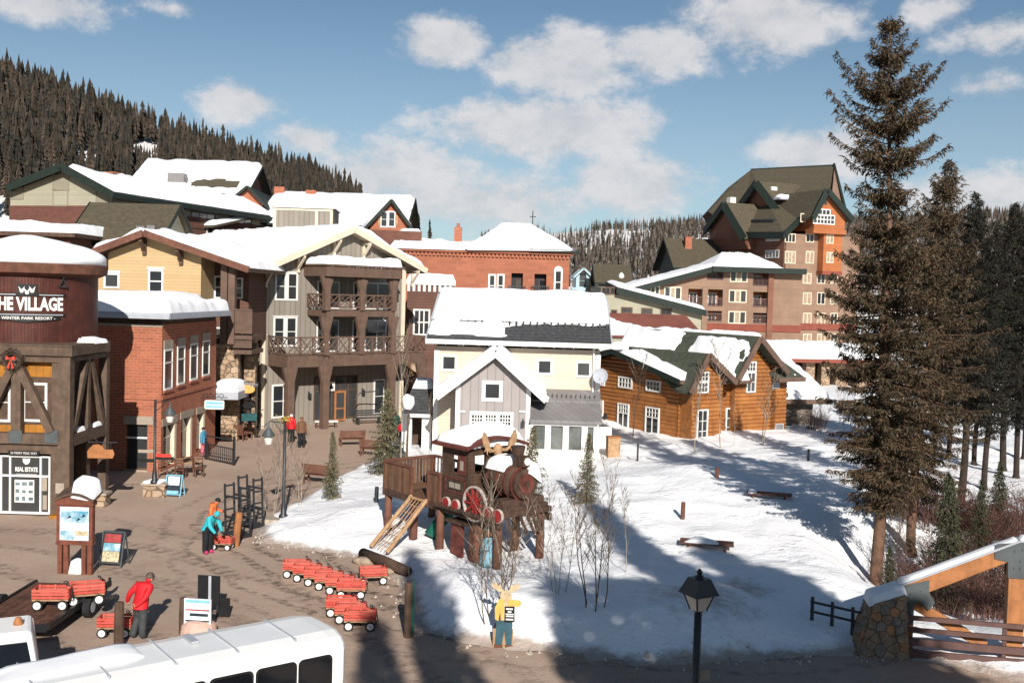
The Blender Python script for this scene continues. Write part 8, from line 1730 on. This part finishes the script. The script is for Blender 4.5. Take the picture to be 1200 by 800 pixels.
def person(p, rz, pose, cols, label, s=1.0):
    """one skinned body; materials by body part, plus hat and hair as children"""
    J = dict(pelvis=(0, 0, .95), spine=(0, 0, 1.16), chest=(0, 0, 1.36), neck=(0, 0, 1.5), skull=(0, -.01, 1.6), crown=(0, 0, 1.7))
    for sd, n in ((1, 'r'), (-1, 'l')):
        J.update({'sh' + n: (sd * .19, 0, 1.41), 'el' + n: (sd * .25, .02, 1.13), 'wr' + n: (sd * .26, -.06, .89), 'ha' + n: (sd * .26, -.09, .81), 'hip' + n: (sd * .1, 0, .88), 'kn' + n: (sd * .11, -.02, .49), 'an' + n: (sd * .115, .02, .09), 'toe' + n: (sd * .125, -.15, .05)})
    J.update({k_: v_ for k_, v_ in pose.items() if k_ != 'face'})
    rad = dict(pelvis=.175, spine=.18, chest=.19, neck=.07, skull=.09, crown=.075)
    for n in 'rl': rad.update({'sh' + n: .105, 'el' + n: .085, 'wr' + n: .06, 'ha' + n: .045, 'hip' + n: .135, 'kn' + n: .115, 'an' + n: .1, 'toe' + n: .06})
    E_ = [('pelvis', 'spine'), ('spine', 'chest'), ('chest', 'neck'), ('neck', 'skull'), ('skull', 'crown')]
    for n in 'rl': E_ += [('chest', 'sh' + n), ('sh' + n, 'el' + n), ('el' + n, 'wr' + n), ('wr' + n, 'ha' + n), ('pelvis', 'hip' + n), ('hip' + n, 'kn' + n), ('kn' + n, 'an' + n), ('an' + n, 'toe' + n)]
    K = list(J); me = bpy.data.meshes.new('body_src'); me.from_pydata([J[k] for k in K], [(K.index(a), K.index(b)) for a, b in E_], [])
    o = bpy.data.objects.new('body_src', me); COL.objects.link(o); sm = o.modifiers.new('s', 'SKIN'); sm.use_smooth_shade = True; sb_ = o.modifiers.new('u', 'SUBSURF'); sb_.levels = 2; sb_.render_levels = 2
    for i, k in enumerate(K): v = me.skin_vertices[0].data[i]; v.radius = (rad[k], rad[k] * (.8 if k in ('chest', 'spine', 'pelvis') else 1)); v.use_root = (k == 'pelvis')
    dg = bpy.context.evaluated_depsgraph_get(); bm_ = bpy.data.meshes.new_from_object(o.evaluated_get(dg)); bpy.data.objects.remove(o)
    bm_.name = 'body'; mats = ['top', 'legs', 'boot', 'skin', 'glove']; bm_.materials.clear()
    for k in mats: bm_.materials.append(MATS[cols.get(k, 'skin' if k == 'skin' else 'glove')])
    part = {}
    for a, b in E_:
        part[(a, b)] = 0
        if a in ('neck', 'skull'): part[(a, b)] = 3
        if a[:2] == 'wr': part[(a, b)] = 4
        if a[:3] == 'hip' or a[:2] == 'kn' : part[(a, b)] = 1
        if a == 'pelvis' and b != 'spine': part[(a, b)] = 1
        if a[:2] == 'an': part[(a, b)] = 2
    segs = [(V(J[a]), V(J[b]), part[(a, b)], (rad[a] + rad[b]) / 2) for a, b in E_]
    mi = []
    for f_ in bm_.polygons:
        c = f_.center; best = (1e9, 0)
        for a, b, k, r_ in segs:
            ab = b - a; t = max(0, min(1, (c - a).dot(ab) / ab.length_squared)); d_ = (c - a - ab * t).length - r_
            if d_ < best[0]: best = (d_, k)
        k = best[1]
        mi.append(k)
    # fingers: five short tapered pieces closing from each hand, joined to the body mesh
    fm = MB()
    for n, sd in (('r', 1), ('l', -1)):
        w, h_ = V(J['wr' + n]), V(J['ha' + n]); d_ = (h_ - w).normalized(); x = d_.cross(V((0, 1, .2))).normalized()
        for q in range(4): b0 = h_ + d_ * .02 + x * (.026 * (q - 1.5)); l_ = (.055, .065, .06, .048)[q]; fm.tube([b0, b0 + d_ * l_ * .6, b0 + d_ * l_ * .9 + V((0, -.03, 0))], [.013, .012, .009], 5)
        b0 = h_ - d_ * .03 - x * .035 * sd; fm.tube([b0, b0 + d_ * .03 - x * .035 * sd, b0 + d_ * .06 - x * .04 * sd], [.015, .014, .01], 5)
    bmx = bmesh.new(); bmx.from_mesh(bm_)
    for f_, k in zip(bmx.faces, mi): f_.material_index = k
    fme = fm.mesh('fingers'); n0 = len(bmx.faces); bmx.from_mesh(fme); bmx.faces.ensure_lookup_table()
    for f_ in bmx.faces[n0:]: f_.material_index = 4; f_.smooth = True
    bmx.to_mesh(bm_); bmx.free()
    th = thing('person', label, 'person', p, rz); th.scale = (s,) * 3
    ob = bpy.data.objects.new('body', bm_); COL.objects.link(ob); ob.parent = th
    sk, cr = V(J['skull']), V(J['crown']); upv = (cr - sk).normalized(); fwd_ = V(pose.get('face', (0, -1, 0))); fwd_ = (fwd_ - upv * fwd_.dot(upv)).normalized(); sidev = upv.cross(fwd_)
    face = MB(); nb_ = sk + fwd_ * .1; face.tube([nb_ + upv * .03, nb_ - upv * .02 + fwd_ * .025], [.008, .016], 6); face.obj('nose', 'skin', th)
    for s_ in (-1, 1): q = sk + fwd_ * .088 + sidev * .034 * s_ + upv * .04; MB().tube([q, q + fwd_ * .012], .011, 7).obj('eye', 'black', th); q = sk + sidev * .098 * s_ + upv * .01; MB().tube([q - upv * .03, q + upv * .03], .017, 6).obj('ear', 'skin', th)
    q = sk + fwd_ * .086 - upv * .045; MB().tube([q - sidev * .025, q + sidev * .025], .008, 5).obj('mouth', 'boot_pink', th)
    hat = cols.get('hat')
    if hat:
        kind, hm = hat; m = MB()
        for i in range(9):
            t = i / 8; a_ = t * pi / 2
            for j in range(14):
                b_ = 2 * pi * j / 14; r_ = (.125 if kind == 'helmet' else .112) * cos(a_) + .002; q = sk + upv * (.035 + .14 * sin(a_)) - fwd_ * .012 + (fwd_ * cos(b_) + sidev * sin(b_)) * r_; m.v.append(tuple(q))
        for i in range(8):
            for j in range(14): m.f.append((i * 14 + j, i * 14 + (j + 1) % 14, (i + 1) * 14 + (j + 1) % 14, (i + 1) * 14 + j)); m.mi.append(0)
        if kind == 'fur': m.v = [tuple(V(q) + V((noise.noise(V(q) * 30), noise.noise(V(q) * 31), noise.noise(V(q) * 29))) * .03) for q in m.v]
        m.obj('hat' if kind != 'fur' else 'hair', hm, th, smooth=True)
        if kind == 'fur':
            m = MB(); rn_ = random.Random(1)
            for i in range(240):
                a_ = rn_.uniform(0, 6.28); b_ = rn_.uniform(-.3, 1.4); d_ = (fwd_ * cos(a_) * cos(b_) + sidev * sin(a_) * cos(b_) + upv * sin(b_)).normalized(); q = sk + upv * .04 + d_ * .11; x = d_.cross(upv).normalized() * .012; m.add([q - x, q + x, q + d_ * .05], [(0, 1, 2)])
            m.obj('hair', hm, th, fix=False)
    if cols.get('hem'):
        m = MB(); pv, spn = V(J['pelvis']), V(J['spine']); u_ = (spn - pv).normalized(); ring = []
        for z_, r_ in ((-.1, .235), (.04, .22), (.16, .205)):
            for j in range(14): b_ = 2 * pi * j / 14; ring.append(pv + u_ * z_ + V((cos(b_) * r_, sin(b_) * r_ * .82, 0)))
        m.v = [tuple(q) for q in ring]; m.f = [(i * 14 + j, i * 14 + (j + 1) % 14, (i + 1) * 14 + (j + 1) % 14, (i + 1) * 14 + j) for i in range(2) for j in range(14)]; m.mi = [0] * len(m.f); m.obj('jacket_hem', cols['top'], th, smooth=True)
    return th
# red jacket: seen from behind, leaning right, one hand back on the wagon handle, walking away
b = gnd(164, 747)
person((b.x, b.y, 0), R(168), dict(pelvis=(0, 0, .93), spine=(-.02, -.05, 1.15), chest=(-.05, -.12, 1.36), neck=(-.09, -.18, 1.49), skull=(-.12, -.24, 1.57), crown=(-.14, -.27, 1.67), shr=(.14, -.1, 1.42), shl=(-.23, -.12, 1.38), elr=(.32, .0, 1.2), wrr=(.42, -.05, .98), har=(.45, -.07, .92), ell=(-.2, .08, 1.14), wrl=(-.02, .2, .95), hal=(.05, .24, .93),
       knr=(.13, -.12, .5), anr=(.16, .12, .12), toer=(.17, -.03, .03), knl=(-.1, .02, .49), anl=(-.12, .1, .1), toel=(-.13, -.07, .05), face=(-.5, -1, -.4)), dict(top='jacket_red', legs='trouser_grey', boot='boot_dark', glove='skin', hat=('fur', 'fur_grey'), hem=1), 'person in a red jacket and grey trousers pulling a wagon')
b = gnd(243, 648)
person((b.x, b.y, 0), R(60), dict(spine=(0, -.1, 1.13), chest=(0, -.24, 1.29), neck=(0, -.34, 1.38), skull=(0, -.43, 1.44), crown=(0, -.5, 1.52), shr=(.18, -.24, 1.32), shl=(-.18, -.24, 1.32), elr=(.24, -.34, 1.06), wrr=(.2, -.48, .86), har=(.18, -.53, .8), ell=(-.24, -.36, 1.06), wrl=(-.16, -.5, .86), hal=(-.14, -.55, .8), face=(0, -1, -.8)),
       dict(top='jacket_turquoise', legs='trouser_black', boot='boot_pink', glove='glove', hat=('beanie', 'jacket_turquoise'), hem=1), 'person in a turquoise jacket and black trousers bending over a wagon', 1.0)
b = gnd(240, 640); b.y += 1.2
person((b.x - .1, b.y, 0), R(100), dict(spine=(0, -.04, 1.14), chest=(0, -.1, 1.33), neck=(0, -.16, 1.45), skull=(0, -.22, 1.53), crown=(0, -.25, 1.62), elr=(.25, -.2, 1.15), wrr=(.18, -.38, 1.1), har=(.15, -.44, 1.1)), dict(top='jacket_orange', legs='trouser_black', boot='boot_dark', hat=('helmet', 'glove'), hem=1), 'person in an orange jacket and dark helmet behind the turquoise jacket', .92)
for (x, y, rz, c, lb, s_) in ((353, 524, 30, dict(top='coat_brown', legs='trouser_black', boot='boot_dark', hat=('beanie', 'coat_brown'), hem=1), 'person in a long brown coat on the plaza', 1.05), (341, 518, 170, dict(top='jacket_red', legs='trouser_black', boot='boot_dark', hat=('beanie', 'pale'), hem=1), 'person in a red top left of the brown coat', 1.0), (463, 513, 200, dict(top='coat_green', legs='trouser_grey', boot='boot_dark', hat=('beanie', 'glove'), hem=1), 'person in a dark green coat near the chairlift seat', 1.0),
        (470, 516, 160, dict(top='jacket_red', legs='trouser_black', boot='boot_dark', hat=('helmet', 'glove'), hem=1), 'small person in red beside the dark green coat', .7), (238, 535, 80, dict(top='coat_blue2', legs='coat_pink', boot='boot_dark', hat=('beanie', 'glove'), hem=1), 'person in blue behind the iron railing', .95)):
    b = gnd(x, y); person((b.x, b.y, 0), R(rz), dict(knr=(.12, -.1, .5), anr=(.12, .02, .09)), c, lb, s_)
